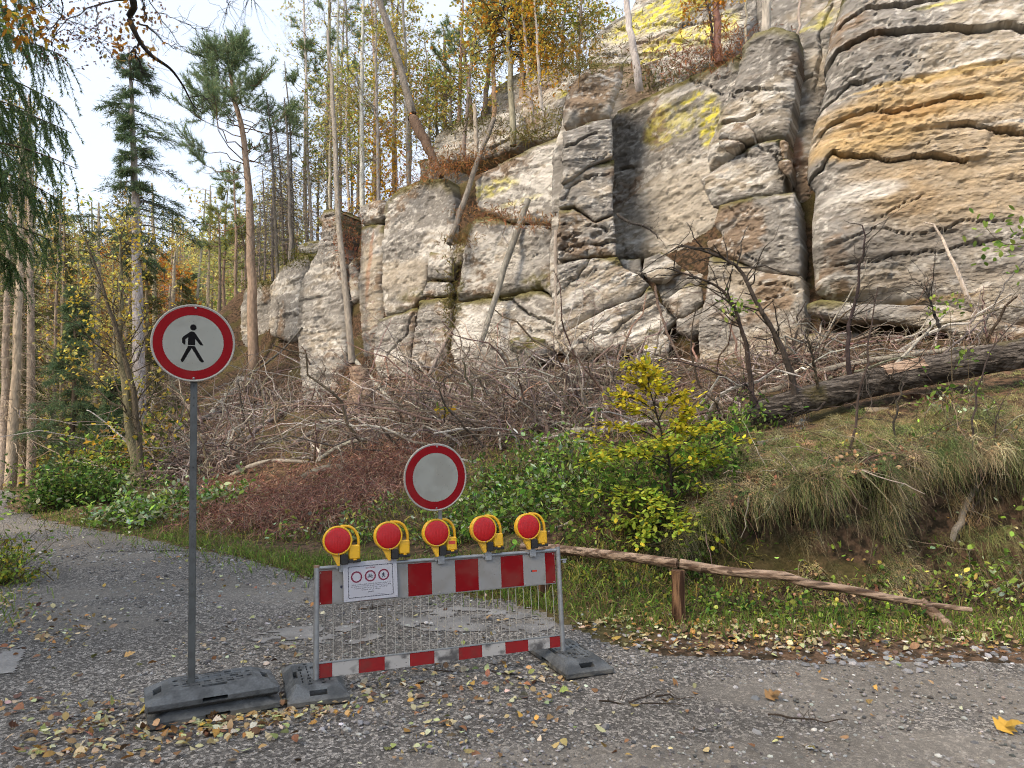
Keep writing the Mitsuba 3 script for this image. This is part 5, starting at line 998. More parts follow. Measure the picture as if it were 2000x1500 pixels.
tree('birch_tree', 'thin white birch nearest the pillar on the mossy ledge', 'tree', 'thin birches on the mossy ledge', [at(1061, 236, 19.7) - [0, 0, .2], at(1052, 120, 19.7), at(1043, -30, 19.7)], 0.06, 0.02, (0.50, 0.46, 0.40), lambda k, C: leafy(k, C, 0.12, 40, 0.8, 120, 0.4, 800, 0.10, [YEL, ORG, OLV], [3, 3, 1], -0.05, 0.3, 0.007), 8)
for (x0, y0, x1, y1, Y, c) in [(905, 240, 935, 20, 26, 0), (925, 225, 900, 60, 27, 1), (945, 190, 975, -40, 27, 1), (895, 235, 905, -20, 28, 2), (965, 180, 960, -80, 26, 2), (1020, 130, 1012, -60, 26, 2), (1040, 110, 1036, -60, 26.5, 0), (870, 250, 868, 60, 29, 1), (1095, 100, 1110, -60, 26, 0), (1130, 75, 1140, -60, 25.5, 0), (880, 260, 880, 140, 28, 0), (855, 265, 850, 150, 30, 0)]:
    pts = [at(x0, y0, Y) - [0, 0, 1.5], at((x0 + x1) / 2, (y0 + y1) / 2, Y), at(x1, y1, Y)]
    if c == 0: tree('ledge_tree', 'yellow-leaved tree on the upper rock tier left of the pillar', 'tree', 'autumn trees on the upper rock tier', pts, 0.08, 0.02, (0.30, 0.26, 0.22), lambda k, C: leafy(k, C, 0.25, 50, 1.6, 240, 0.7, 1500, 0.13, [ORG, YELP, OLVP, GRN], [1, 4, 4, 2], 0.0, 0.4), 8)
    elif c == 1: tree('leaning_tree', 'bare leaning trunk on the upper rock tier left of the pillar', 'tree', 'bare trunks on the upper rock tier', pts, 0.11, 0.05, (0.26, 0.21, 0.18), lambda k, C: deadspruce(k, C, 0.3, 1.2, 60, 3), 8)
    else: tree('tier_pine', 'reddish-trunked pine on the upper rock tier left of the pillar', 'tree', 'pines on the upper rock tier', pts, 0.10, 0.03, (0.44, 0.31, 0.22), lambda k, C: pinecrown(k, C, 0.4, 1.6, 28, 110, 48, 0.22, 0.022, PING, PING2, 6), 8)
tree('bent_birch', 'bent white birch trunk leaning out over the dark hollow above the pillar', 'tree', None, [at(1250, 178, 18.2), at(1243, 130, 18.0), at(1232, 70, 17.9), at(1224, 0, 17.9), at(1214, -120, 17.9)], 0.105, 0.05, (0.60, 0.57, 0.52), lambda k, C: leafy(k, C, 0.7, 10, 0.8, 30, 0.4, 60, 0.1, [YEL], [1], 0, 0.4, 0.008), 10, 16, 0.012)
tree('slope_pine', 'brown pine trunk on the needle-covered slope between lichen tier and split column', 'tree', None, [at(1404, 108, 16.9) - [0, 0, .2], at(1400, 60, 16.9), at(1396, -120, 17)], 0.10, 0.06, (0.30, 0.19, 0.14), lambda k, C: deadspruce(k, C, 0.3, 0.9, 20, 2), 9)
tree('slope_sapling', 'thin orange-leaved sapling beside the brown pine trunk on the needle slope', 'tree', None, [at(1392, 102, 16.8) - [0, 0, .2], at(1391, 60, 16.8), at(1380, 0, 16.8), at(1360, -60, 16.8)], 0.04, 0.01, DARKB, lambda k, C: leafy(k, C, 0.45, 30, 0.9, 120, 0.4, 1100, 0.09, [ORG, TAN, YEL], [4, 2, 1], 0, 0.2, 0.008), 7)
for (x0, y0, x1, Y, r, lab) in [(1498, 44, 1492, 15.2, 0.11, 'pale trunk standing behind the top of the split column'), (1457, 75, 1455, 16.6, 0.035, 'very thin pale stem left of the trunk above the split column'), (1560, 55, 1566, 14.6, 0.03, 'thin crooked sapling in the cleft beside the right-hand rock')]:
    tree('cliff_top_tree', lab, 'tree', None, [at(x0, y0, Y) - [0, 0, .3], at(x0 - 1, 0, Y), at(x1, -150, Y)], r, r * 0.6, (0.42, 0.36, 0.30), lambda k, C: leafy(k, C, 0.5, 12, 0.5, 30, 0.3, 120, 0.09, [YEL, OLV], [1, 1], 0, 0.3, 0.006), 8)

# broken and fallen stems against the cliff
def stem(name, label, pts, r, col=GREYB, twigs=0, tl=0.4, group=None, cat='fallen trunk', brokenend=None):
    key = thing(name, label, cat, group); PLACE[key] = seen(pts[0])
    P = trunk_curve(pts, 14, 0.012); s = Soup()
    s.tubes(P, np.interp(np.linspace(0, 1, 14), np.linspace(0, 1, len(r)), r), vary(col, 1, 0.1, 0.03)[0], 10)
    s.put('stem', 'bark_material', key, True)
    if twigs:
        q, d = along(P[None], np.zeros(twigs, int), rng.uniform(0.15, 1, twigs)); s = Soup()
        s.tubes(curves(q, d * 0.4 + rdir(twigs, 0.2, 0.8), tl * rng.uniform(0.4, 1.3, twigs), -0.1, 0.3, 6), taper(np.full(twigs, max(0.005, r[0] * 0.14)), 6, 0.3), vary(col, twigs, 0.2, 0.04), 4)
        s.put('twigs', 'bark_material', key, kind='stuff')
    if brokenend is not None:
        s = Soup(); q = P[-1]; n_ = 7
        s.tubes(curves(q + rng.normal(0, r[-1] * 0.3, (n_, 3)), (P[-1] - P[-2]) + rng.normal(0, 0.02, (n_, 3)), rng.uniform(0.08, 0.25, n_), 0, 0.02, 3), taper(np.full(n_, r[-1] * 0.4), 3, 0.05), vary(brokenend, n_, 0.1), 5)
        s.put('broken_end', 'litter_material', key, label='splintered orange broken end')
    return key
stem('snapped_spruce', 'long grey snapped spruce stem hanging over the wood, leaning down right to the rim', [at(728, -40, 24.2), at(770, 90, 24), at(806, 222, 23.6)], [0.11, 0.12, 0.13], (0.23, 0.20, 0.17), 14, 0.5)
stem('broken_stump', 'dark broken stem with an orange splintered end above the reddish ledge', [at(862, 345, 21.6), at(840, 296, 22.2), at(822, 262, 22.6), at(806, 230, 23)], [0.09, 0.12, 0.17, 0.17], (0.12, 0.08, 0.06), 10, 0.6, brokenend=(0.55, 0.22, 0.06))
stem('leaning_pole', 'long bare grey pole leaning from the gully up to the grey rock shelf', [at(877, 476, 19.6), at(905, 398, 20.1), at(932, 318, 20.6), at(965, 232, 21.2)], [0.085, 0.08, 0.075, 0.07], (0.24, 0.215, 0.19), 12, 0.4)
stem('leaning_pole', 'bare pole leaning on the black and white wall, its flat top beside the ledge', [at(930, 700, 17.9), at(965, 590, 18.2), at(1000, 480, 18.5), at(1031, 390, 18.8)], [0.06, 0.075, 0.09, 0.085], (0.27, 0.245, 0.215), 16, 0.6)
stem('leaning_pole', 'long pale stem standing against the crack right of the banded pillar', [at(688, 710, 23.2), at(678, 600, 23.5), at(668, 500, 23.9), at(660, 410, 24.3), at(653, 250, 25), at(640, 60, 26)], [0.12, 0.105, 0.095, 0.085, 0.07, 0.05], (0.33, 0.30, 0.26), 20, 0.5)
stem('leaning_pole', 'short grey stem leaning into the foot of the gully', [at(838, 735, 20), at(870, 670, 20.2), at(899, 622, 20.4)], [0.055, 0.06, 0.055], (0.27, 0.24, 0.2), 8, 0.4)
stem('dead_sapling', 'pale upright dead stem on the ledge left of the leaning pole', [at(931, 310, 21.0), at(930, 265, 21.1), at(926, 205, 21.3)], [0.075, 0.07, 0.06], (0.33, 0.28, 0.23), 8, 0.3)
stem('dead_bough', 'dark forked dead branch sprouting from the foot of the pale wall', [at(1206, 418, 15.6), at(1230, 434, 15.5), at(1262, 443, 15.4), at(1285, 466, 15.4)], [0.035, 0.03, 0.025, 0.012], (0.06, 0.05, 0.045), 8, 0.5, cat='branch')
stem('leaning_pole', 'thin pale strip of trunk flush against the left edge of the pillar', [at(1094, 655, 16.6), at(1087, 560, 16.8), at(1086, 450, 17.0)], [0.055, 0.055, 0.05], (0.36, 0.33, 0.29), 0)
# the big log on the bank
key = thing('fallen_spruce', 'large dark fallen spruce log lying along the bank on the right', 'fallen trunk')
LC = curve([at(1462, 812, 8.7), at(1530, 793, 8.7), at(1650, 762, 8.7), at(1800, 727, 8.7), at(1920, 704, 8.6), at(2110, 668, 8.5), at(2420, 610, 8.4)], 60)
LR = np.interp(np.linspace(0, 1, 60), [0, 0.03, 0.3, 0.7, 1], [0.12, 0.155, 0.17, 0.185, 0.20])
s = Soup(); s.tubes(LC, LR, (0.095, 0.085, 0.078), 28); m = trimesh.Trimesh(*s.mesh(), process=False)
v = m.vertices; cc = LC[np.minimum(np.arange(len(v)) // 28, 59)]; m.vertices = v + (v - cc) * (0.22 * (fbm(v[:, 0] * 9, v[:, 1] * 22, v[:, 2] * 22, 3, 5) - 0.5) + 0.12 * (fbm(v[:, 0] * 2, v[:, 1] * 3, v[:, 2] * 3, 3, 6) - 0.5))[:, None]
def logbark_fn(p, n, uv):
    wq = 0.06 * mikit.fbm(p.x * 11, p.y * 11, p.z * 11, 3)
    f1, f2, r = mikit.voronoi((p.x + wq) * 13, (p.z + p.y + wq) * 34)
    k2 = mikit.fbm(p.x * 9, (p.z + p.y) * 34, p.y * 9, 4)
    c = mikit.mix((0.03, 0.025, 0.022), (0.20, 0.175, 0.155), mikit.smoothstep(0.34, 0.66, k2) * (0.5 + 0.5 * r) * mikit.smoothstep(-0.1, 0.25, f2 - f1))
    return mikit.mix(c, (0.10, 0.085, 0.03), mikit.smoothstep(0.6, 0.75, mikit.fbm(p.x * 3, p.y * 3, p.z * 3)) * 0.5)
scene['log_bark'] = dict(type='twosided', b=dict(type='bumpmap', arbitrary=mikit.proc(lambda p, n, uv: mikit.fbm(p.x * 14, p.y * 40, p.z * 40, 4), 3e-3), scale=0.045, b=dict(type='principled', base_color=mikit.proc(logbark_fn), roughness=0.9, specular=0.2)))
put('trunk', m, 'log_bark', key, 60)
i0, i1 = 17, 22
bare = curve(LC[i0:i1 + 1], 16); th = np.linspace(math.radians(20), math.radians(150), 14)
ax_ = norm(np.gradient(bare, axis=0)); sd_ = norm(np.cross(ax_, [0, 0, 1.0])); up_ = np.cross(sd_, ax_)
jag = np.linspace(0, 1, 16)[:, None] + 0.10 * (fbm(th * 3, 0, 0, 2, 5) - 0.5)[None] * np.array([1 if k in (0, 1, 14, 15) else 0.3 for k in range(16)])[:, None]
gv = bare[:, None] + 0.182 * (np.cos(th)[None, :, None] * sd_[:, None] + np.sin(th)[None, :, None] * up_[:, None]) * (1 + 0.02 * fbm(th * 6, 0, 1, 2, 6)[None, :, None]) + (ax_ * 0.6)[:, None] * (jag - np.linspace(0, 1, 16)[:, None])[..., None]
put('bare_wood', trimesh.Trimesh(gv.reshape(-1, 3), grid_faces(16, 14), process=False), 'peeled_wood', key, True, label='pale patch where the bark has come off')
for (a, b, r) in [([(1556, 790), (1545, 730), (1520, 660), (1475, 590), (1440, 520), (1400, 498), (1330, 478)], 8.6, .044), ([(1470, 790), (1462, 700), (1442, 620), (1405, 560), (1370, 545), (1310, 525)], 8.6, .035), ([(1597, 758), (1585, 690), (1573, 655)], 8.5, .02), ([(1660, 740), (1655, 660), (1672, 580), (1680, 520), (1690, 470), (1684, 440)], 8.7, .03),
                  ([(1480, 795), (1465, 760), (1452, 745)], 8.4, .018), ([(1700, 770), (1690, 740), (1702, 720)], 8.4, .012), ([(1745, 745), (1735, 735)], 8.4, .014), ([(1836, 640), (1820, 595), (1806, 556)], 8.7, .022), ([(1612, 785), (1598, 800), (1560, 802), (1520, 822)], 8.4, .016)]:
    P = curve(np.array([at(x, y, b) for x, y in a]), 16, 0.008); s = Soup(); s.tubes(P, np.linspace(r, r * 0.25, 16), vary(DARKB, 1, 0.15)[0], 8)
    q, d = along(P[None], np.zeros(24, int), rng.uniform(0.3, 1, 24)); s.tubes(curves(q, d * 0.8 + rdir(24, 0, 0.8), rng.uniform(0.15, 0.9, 24), -0.2, 0.25, 6), taper(np.full(24, r * 0.24), 6, 0.25), DARKB, 4)
    s.put('branch', 'bark_material', key)
kd = thing('tree_stump', 'low brown sawn stump under the fallen spruce log', 'stump')
p = at(1795, 790, 8.9)
put('stump', logmesh([p - [0, 0, .35], p + [0, 0, -0.05], p + [0, 0, .12]], [.25, .2, .2], 18, 14, 0.02, 9), 'post_wood', kd, 50)
put('cut_face', trimesh.creation.cylinder(0.185, 0.012, sections=24, transform=trimesh.transformations.translation_matrix(p + [0, 0, .122])), 'peeled_wood', kd)
kd = thing('splintered_stump', 'tall broken stump with bare orange wood among the dead brush at the banded pillar', 'stump')
p = drop(np.array([705.]), np.array([830.]))[0]; p = np.array([at(705, 830, p[1])[0], p[1], p[2]]); zt_ = at(700, 715, p[1])[2]
put('stem', logmesh([[p[0], p[1], p[2] - .3], [p[0], p[1], (p[2] + zt_) / 2], [p[0] - 0.1, p[1], zt_]], [.42, .36, .22], 18, 30, 0.05, 12), 'peeled_wood', kd, 50)

# logs and branches lying in the clearing: (pixel line, radius m, colour, label)
lab = 'grey dead bough lying in the brushwood below the cliff'
for (a, r, col, labl) in [([(1110, 806), (1170, 796), (1260, 790), (1330, 780)], .10, PALEB, 'pale barkless log lying level below the slanting slabs'), ([(1480, 870), (1620, 850), (1760, 835), (1900, 800)], .05, GREYB, 'thin log lying under the fallen spruce, nearest the grass'), ([(1690, 805), (1800, 803), (1900, 775)], .06, (0.30, 0.24, 0.17), 'peeled pole lying beside the stump on the bank'),
                          ([(1380, 790), (1500, 765), (1640, 715), (1800, 690), (2000, 672)], .05, PALEB, 'long pale stem lying just behind the fallen spruce'), ([(390, 960), (460, 880), (530, 820), (590, 790)], .07, GREYB, 'grey log sloping up from the sign post to the banded pillar'), ([(330, 850), (400, 815), (480, 790)], .08, GREYB, 'grey log left of the sign post under the fir'),
                          ([(405, 820), (440, 775), (490, 740)], .10, PALEB, 'pale thick log right of the walking-man sign'), ([(275, 855), (350, 852), (440, 850)], .09, PALEB, 'level pale log at the foot of the fir'), ([(560, 880), (640, 830), (720, 810)], .06, GREYB, lab), ([(500, 900), (560, 850), (640, 790)], .05, GREYB, lab), ([(640, 940), (700, 900), (760, 880)], .06, PALEB, 'split pale log beside the red bracken'),
                          ([(740, 870), (820, 880), (930, 905)], .035, PALEB, lab), ([(900, 870), (960, 850), (1030, 838)], .05, PALEB, lab), ([(780, 930), (850, 880), (930, 860)], .03, GREYB, lab), ([(1000, 800), (1090, 780), (1180, 800)], .04, GREYB, lab), ([(570, 950), (640, 915), (700, 910)], .09, (0.2, 0.18, 0.16), 'dark grey log end beside the red bracken'),
                          ([(690, 700), (730, 745), (780, 800)], .07, PALEB, 'pale slanting stem beside the orange broken stump'), ([(420, 760), (520, 710), (590, 640)], .05, GREYB, lab), ([(1280, 560), (1300, 640), (1360, 760)], .03, BROWNB, 'thin brown upright dead stem left of the split column'), ([(1840, 1100), (1900, 960), (1930, 900)], .035, PALEB, 'crooked pale root hanging down the bank on the far right'),
                          ([(1740, 930), (1790, 850), (1830, 770)], .03, GREYB, 'short branch slanting up the bank to the log'), ([(1650, 900), (1800, 870), (2010, 790)], .03, DARKB, 'dark thin branch lying along the top of the bank'), ([(1070, 1040), (1130, 1010), (1180, 985)], .014, PALEB, 'pale stick in the green shrubs behind the railing'), ([(1450, 960), (1540, 935), (1640, 930)], .012, GREYB, 'thin arching twig on the grassy bank'),
                          ([(620, 900), (700, 860), (800, 850)], .05, PALEB, lab), ([(880, 800), (960, 790), (1050, 815)], .045, GREYB, lab), ([(1060, 860), (1140, 840), (1230, 845)], .05, PALEB, lab), ([(1200, 770), (1300, 800), (1400, 810)], .04, PALEB, lab), ([(450, 930), (540, 900), (620, 905)], .05, PALEB, lab), ([(350, 900), (430, 890), (500, 860)], .06, GREYB, lab), ([(700, 770), (760, 800), (850, 800)], .04, PALEB, lab),
                          ([(1810, 720), (1890, 650), (1950, 600)], .02, GREYB, 'grey branch rising right behind the fallen spruce'), ([(1560, 830), (1590, 790), (1650, 700)], .04, PALEB, 'pale slanting pole behind the fallen spruce'), ([(1720, 760), (1760, 700), (1850, 610)], .025, PALEB, 'pale thin pole leaning over the fallen spruce'), ([(2010, 500), (1960, 560), (1920, 640), (1880, 690)], .012, GREYB, 'arching bramble stem at the right edge')]:
    a = np.array(a, float)
    g = drop(a[:, 0], a[:, 1]); Yg = np.minimum(g[:, 1], np.interp(a[:, 0], CLIFF_X, CLIFF_Y) - 0.6)
    Yg = np.linspace(Yg[0], Yg[-1], len(Yg))
    stem('dead_bough' if r < 0.045 else 'fallen_log', labl, [at(x, y, Y) for (x, y), Y in zip(a, Yg)], [r, r * 0.9, r * 0.6], col, int(8 + r * 60), 0.35 + r * 4, group='dead branches lying in the brushwood' if labl == lab else None, cat='branch' if r < 0.045 else 'log')

# ------------------------------------------------------------------ left side: forest, maple, hanging spruce, overhanging branch
for i in range(34):
    x = float(rng.uniform(-30, 345)) if i > 4 else [8, 42, 20, 105, 62][i]
    Y = float(rng.uniform(27, 46)) if i > 4 else [22, 24, 21.5, 26, 23][i]
    y = np.interp(x, [-50, 60, 200, 345], [925, 925, 930, 800]) - (Y - 20) * 1.2
    b = at(x, y, Y); b[2] = tz(b[0], b[1]) - 0.2
    top = at(x + rng.normal(4, 8), rng.uniform(330, 560) if x > 70 else rng.uniform(150, 500), Y)
    top[2] = max(top[2], b[2] + 5)
    pts = [b, (b + top) / 2 + rng.normal(0, 0.08, 3), top]
    c = i % 4
    if c in (0, 2): tree('forest_spruce', 'pale trunk with thin dead twigs beyond the track bend', 'tree', 'bare forest trunks beyond the bend', pts, rng.uniform(0.11, 0.19), 0.04, (0.46, 0.38, 0.29), lambda k, C: deadspruce(k, C, 0.12, 1.8, 190, 4, (0.36, 0.295, 0.22), -0.35, 0.010), 8)
    elif c == 1: tree('forest_pine', 'thin green conifer with pale trunk beyond the track bend', 'tree', 'thin green conifers beyond the bend', pts, rng.uniform(0.12, 0.17), 0.03, (0.33, 0.25, 0.18), lambda k, C: conifer(k, C, 0.18, 1.6, 110, 9, 8, 0.20, 0.026, (0.10, 0.12, 0.05), -0.3, 0.0, 0.99, 0.014, 0.6, BROWNB, 0.5, 0.5, (0.16, 0.165, 0.07), 0.3), 8)
    else: tree('forest_tree', 'slender yellow-olive leaved tree beyond the track bend', 'tree', 'yellowing slender trees beyond the bend', pts, rng.uniform(0.07, 0.12), 0.02, (0.30, 0.25, 0.19), lambda k, C: leafy(k, C, 0.08, 70, 1.8, 280, 0.8, 1200, 0.13, [YELP, OLVP, TAN, GRN], [3, 3, 2, 1], 0.0, 0.3), 8)
for (x0, y0, y1, Y, rad, nb, lab) in [(140, 915, 560, 21, 1.35, 150, 'small dense dark green spruce left of the yellow maple'), (40, 905, 640, 25, 1.3, 120, 'bushy young spruce at the far left of the forest edge'), (215, 940, 735, 19, 0.5, 60, 'thin young spruce between dark spruce and maple')]:
    b = at(x0, y0, Y); b[2] = tz(b[0], b[1]) - .2
    tree('young_spruce', lab, 'tree', None, [b, at(x0 + 4, (y0 + y1) / 2, Y), at(x0 + 8, y1, Y)], 0.10, 0.015, BROWNB, lambda k, C: conifer(k, C, 0.1, rad, nb, 13, 13, 0.15, 0.018, FIRG, -0.25, 0.1, 0.99, 0.014, 0.5, BROWNB, 0.6, 0.35, FIRG2, 0.2), 8)
for (x, y0, y1, Y, lab) in [(215, 640, 490, 56, 'rust-orange beech crown behind the maple on the left hillside'), (318, 640, 530, 52, 'orange beech crown behind the fir trunk and the walking-man sign'), (170, 660, 560, 60, 'orange crown left of the maple far up the valley'), (262, 660, 560, 58, 'orange-brown beech crown just left of the fir trunk'), (350, 700, 590, 50, 'yellow-orange bush crown right behind the walking-man sign'), (120, 700, 600, 62, 'brownish crown far up the valley on the left'), (60, 720, 560, 58, 'tan crown among the far trunks at the left')]:
    tree('beech_tree', lab, 'tree', None, [at(x, y0 + 170, Y), at(x, (y0 + y1) / 2 + 30, Y), at(x + 3, y1, Y)], 0.2, 0.04, BROWNB, lambda k, C: leafy(k, C, 0.3, 80, 3.6, 320, 1.5, 2600, 0.30, [(0.48, 0.19, 0.05), ORG, TAN, YEL], [4, 3, 2, 1], 0.0, 0.35), 8)
for (x, y0, y1, Y) in [(362, 620, 530, 60), (345, 640, 560, 66), (90, 600, 460, 66), (20, 600, 440, 64)]:
    tree('far_pine', 'pine far up the valley on the left skyline', 'tree', 'far pines on the valley skyline', [at(x, y0 + 120, Y), at(x, (y0 + y1) / 2, Y), at(x + 2, y1, Y)], 0.16, 0.04, (0.26, 0.2, 0.16), lambda k, C: pinecrown(k, C, 0.35, 2.4, 24, 90, 40, 0.5, 0.05, PING, PING2, 3), 6)
# background brush and undergrowth of the forest edge
s = Soup()
q = scatter([(-100, 860), (300, 830), (300, 945), (60, 950), (-100, 950)], 900, (17, 60)); n = len(q)
B = curves(q, rdir(n, 1.0, 0.5), rng.uniform(0.4, 2.2, n), -0.1, 0.25, 5); s.tubes(B, taper(np.full(n, 0.008), 5, 0.4), vary(GREYB, n), 3)
i = rng.integers(0, n, 9000); p, d = along(B, i, rng.uniform(0.2, 1, 9000)); s.leaves(p + rng.normal(0, 0.12, p.shape), rdir(9000), rdir(9000, 1, 0.6), 0.16 * rng.uniform(0.6, 1.3, 9000), 0.11, pick([OLV, GRN, YEL, (0.07, 0.10, 0.03), TAN], [3, 3, 2, 3, 1], 9000))
s.put('undergrowth', 'leaf_material', kind='stuff', label='tangled green and yellow undergrowth at the forest edge', cat='undergrowth')
# far wood filling the valley side: reads as one mass
s = Soup(); n = 420
x = rng.uniform(-75, -14, n); y = rng.uniform(44, 120, n); keep = (x / y < -0.30) & (x / y > -0.95); x, y = x[keep], y[keep]; n = len(x)
b = np.stack([x, y, tz(x, y) - .2], -1); h = rng.uniform(9, 16, n)
C = curves(b, rdir(n, 14, 0.4), h, 0, 0.01, 5); s.tubes(C, taper(rng.uniform(0.10, 0.18, n), 5, 0.3), vary((0.33, 0.27, 0.20), n), 5)
m_ = n * 22; i = np.repeat(np.arange(n), 22); p, d = along(C, i, rng.uniform(0.25, 1, m_)); a = rng.uniform(0, 6.28, m_)
B = curves(p, np.stack([np.cos(a), np.sin(a), rng.normal(0.1, .2, m_)], -1), rng.uniform(0.6, 2.0, m_), -0.2, 0.15, 4); s.tubes(B, taper(np.full(m_, 0.02), 4, 0.4), vary((0.26, 0.22, 0.17), m_), 3)
s.put('far_wood_stems', 'bark_material', kind='stuff', label='far-off mass of trunks and boughs up the valley', cat='wood')
f = Soup(); i = rng.integers(0, m_, 60000); p, d = along(B, i, rng.uniform(0.1, 1, 60000)); cc = np.array([OLVP, GRN, PING2, TAN, YELP, OLVP])[(fbm(p[:, 0] * .12, p[:, 1] * .12, 0, 2, 5) * 17.9).astype(int) % 6]
f.leaves(p + rng.normal(0, .25, p.shape), d + rdir(60000, -.2), rdir(60000, 1, .6), 0.34 * rng.uniform(.6, 1.3, 60000), 0.2, cc * np.exp(rng.normal(0, .2, (60000, 1))))
f.put('far_wood_foliage', 'leaf_material', kind='stuff', label='far-off mixed green and autumn foliage up the valley', cat='foliage')

# the yellow maple
tree('maple_tree', 'slender maple with sparse yellow leaves and a forked leaning trunk left of the sign', 'tree', None, [gpt(272, 958, 16.3), at(262, 900, 16.3), at(248, 800, 16.3), at(238, 720, 16.3), at(232, 600, 16.3), at(236, 470, 16.3)], 0.125, 0.02, (0.20, 0.17, 0.11), lambda k, C: leafy(k, C, 0.2, 46, 2.1, 300, 0.7, 1350, 0.090, [(0.66, 0.50, 0.07), YELP, OLVP], [4, 3, 2], 0.05, 0.75, 0.016, (0.09, 0.075, 0.055), MAPLE, dirbias=np.array([-0.25, 0, 0])), 11, 18, 0.03)
stem('leaning_maple', 'second thinner stem leaning beside the yellow maple trunk', [gpt(285, 955, 16.0), at(272, 880, 16.0), at(265, 790, 16.0), at(200, 560, 15.6), at(150, 420, 15.3)], [0.07, 0.065, 0.055, 0.03, 0.01], (0.10, 0.085, 0.06), 26, 1.2, cat='tree')

# near spruce whose boughs hang into the upper left
key = thing('hanging_spruce', 'near spruce whose drooping boughs hang into the upper left corner', 'tree')
base = np.array([-8.6, 9.5, tz(-8.6, 9.5)]); TC = curve([base - [0, 0, .3], base + [0, 0, 7], base + [0.1, 0, 16]], 14)
s = Soup(); s.tubes(TC, np.linspace(0.26, 0.1, 14), (0.13, 0.10, 0.08), 12); s.put('trunk', 'bark_material', key, True)
tips = [(150, 330, 8.6), (120, 480, 9.4), (60, 220, 8.8), (125, 110, 9), (90, 400, 9.2), (40, 320, 8.4), (30, 130, 8.8), (75, 60, 9.6), (10, 420, 8.6), (0, 250, 9.4), (60, 480, 10.2), (20, 60, 8.2), (110, 200, 9.5), (95, 300, 10), (140, 260, 9.1), (30, 520, 9.8), (-20, 180, 8.2), (115, 390, 8.9), (70, -30, 9), (15, -40, 8.6), (-30, 480, 9)]
Bs = []
for (x, y, Y) in tips:
    e = at(x, y, Y); zt0 = e[2] + rng.uniform(0.2, 0.9); st = np.array([base[0], base[1], zt0]); mid_ = st * 0.45 + e * 0.55 + [0, 0, 0.22]
    Bs.append(curve([st, mid_, e], 10))
Bs = np.array(Bs); s = Soup(); s.tubes(Bs, np.linspace(0.028, 0.005, 10)[None].repeat(len(Bs), 0), vary(BROWNB, len(Bs)), 5)
n = len(Bs) * 46; i = np.repeat(np.arange(len(Bs)), 46); p, d = along(Bs, i, rng.uniform(0.30, 1, n)); dd = d * rng.uniform(0.1, 0.9, (n, 1)) + rng.normal(0, .28, (n, 3)) + [0, 0, -0.8]
S = curves(p, dd, rng.uniform(0.2, 0.65, n), -0.3, 0.10, 6); s.tubes(S, taper(np.full(n, 0.003), 6, 0.4), vary(BROWNB, n), 3); s.put('boughs', 'bark_material', key, kind='stuff')
m_ = n * 130; j = np.repeat(np.arange(n), 130); p, d = along(S, j, rng.uniform(0, 1, m_))
f = Soup(); f.needles(p, d * 1.1 + rdir(m_, 0, 0.7), 0.05 * rng.uniform(.7, 1.3, m_), 0.0105, pick([(0.11, 0.19, 0.08), (0.25, 0.33, 0.11), (0.18, 0.26, 0.15)], [3, 2, 2], m_, .25, .06)); f.put('needles', 'leaf_material', key, kind='stuff')

# branch of a tree beside the camera reaching in from above
key = thing('overhanging_branch', 'dark crooked bough reaching down into the sky from the top edge', 'branch')
M = curve([at(235, -160, 4.0), at(252, -30, 4.3), at(262, 10, 4.35), at(252, 32, 4.4), at(262, 60, 4.4), at(278, 88, 4.45), at(300, 112, 4.5), at(330, 132, 4.6), at(356, 165, 4.7), at(380, 208, 4.8), at(398, 222, 4.85)], 40)
s = Soup(); s.tubes(M, np.interp(np.linspace(0, 1, 40), [0, .4, .55, .8, 1], [.024, .021, .015, .007, .003]), (0.04, 0.034, 0.028), 10)
for pts, r in [([(278, 88, 4.45), (262, 95, 4.4), (255, 110, 4.4)], .009), ([(262, 100, 4.4), (275, 130, 4.5), (288, 150, 4.5)], .006), ([(268, 44, 4.4), (300, 62, 4.5), (325, 85, 4.6), (346, 96, 4.7)], .006), ([(275, -20, 4.3), (310, 25, 4.5), (330, 60, 4.6), (350, 85, 4.7), (390, 112, 4.8)], .004), ([(310, 25, 4.5), (350, 42, 4.6), (380, 52, 4.7), (415, 60, 4.8)], .003), ([(370, 190, 4.8), (400, 190, 4.8), (408, 210, 4.9)], .003), ([(282, 40, 4.5), (280, 10, 4.4), (270, -30, 4.3)], .007),
               ([(250, 0, 4.3), (190, 10, 4.4), (130, 40, 4.6), (100, 90, 4.7), (130, 125, 4.7)], .005), ([(240, -40, 4.2), (180, -20, 4.4), (110, 0, 4.5), (40, 30, 4.7)], .006), ([(190, 10, 4.4), (190, 60, 4.5), (215, 100, 4.5)], .004), ([(120, 0, 4.5), (90, 60, 4.6), (40, 60, 4.6)], .004), ([(440, -30, 4.6), (446, 10, 4.7), (440, 30, 4.8)], .003), ([(480, -20, 4.7), (500, 8, 4.8)], .003), ([(100, 90, 4.7), (130, 60, 4.6), (180, 75, 4.6)], .003), ([(190, 60, 4.5), (150, 45, 4.5), (110, 25, 4.5)], .003)]:
    P = curve([at(*q) for q in pts], 12, 0.006); s.tubes(P, np.linspace(r, max(.0012, r * .3), 12), DARKB, 6)
    q, d = along(P[None], np.zeros(14, int), rng.uniform(.2, 1, 14)); s.tubes(curves(q, d + rdir(14, 0, .8), rng.uniform(.08, .3, 14), 0, .3, 5), taper(np.full(14, .0016), 5, .5), DARKB, 4)
s.put('boughs', 'bark_material', key, kind='stuff')
f = Soup()
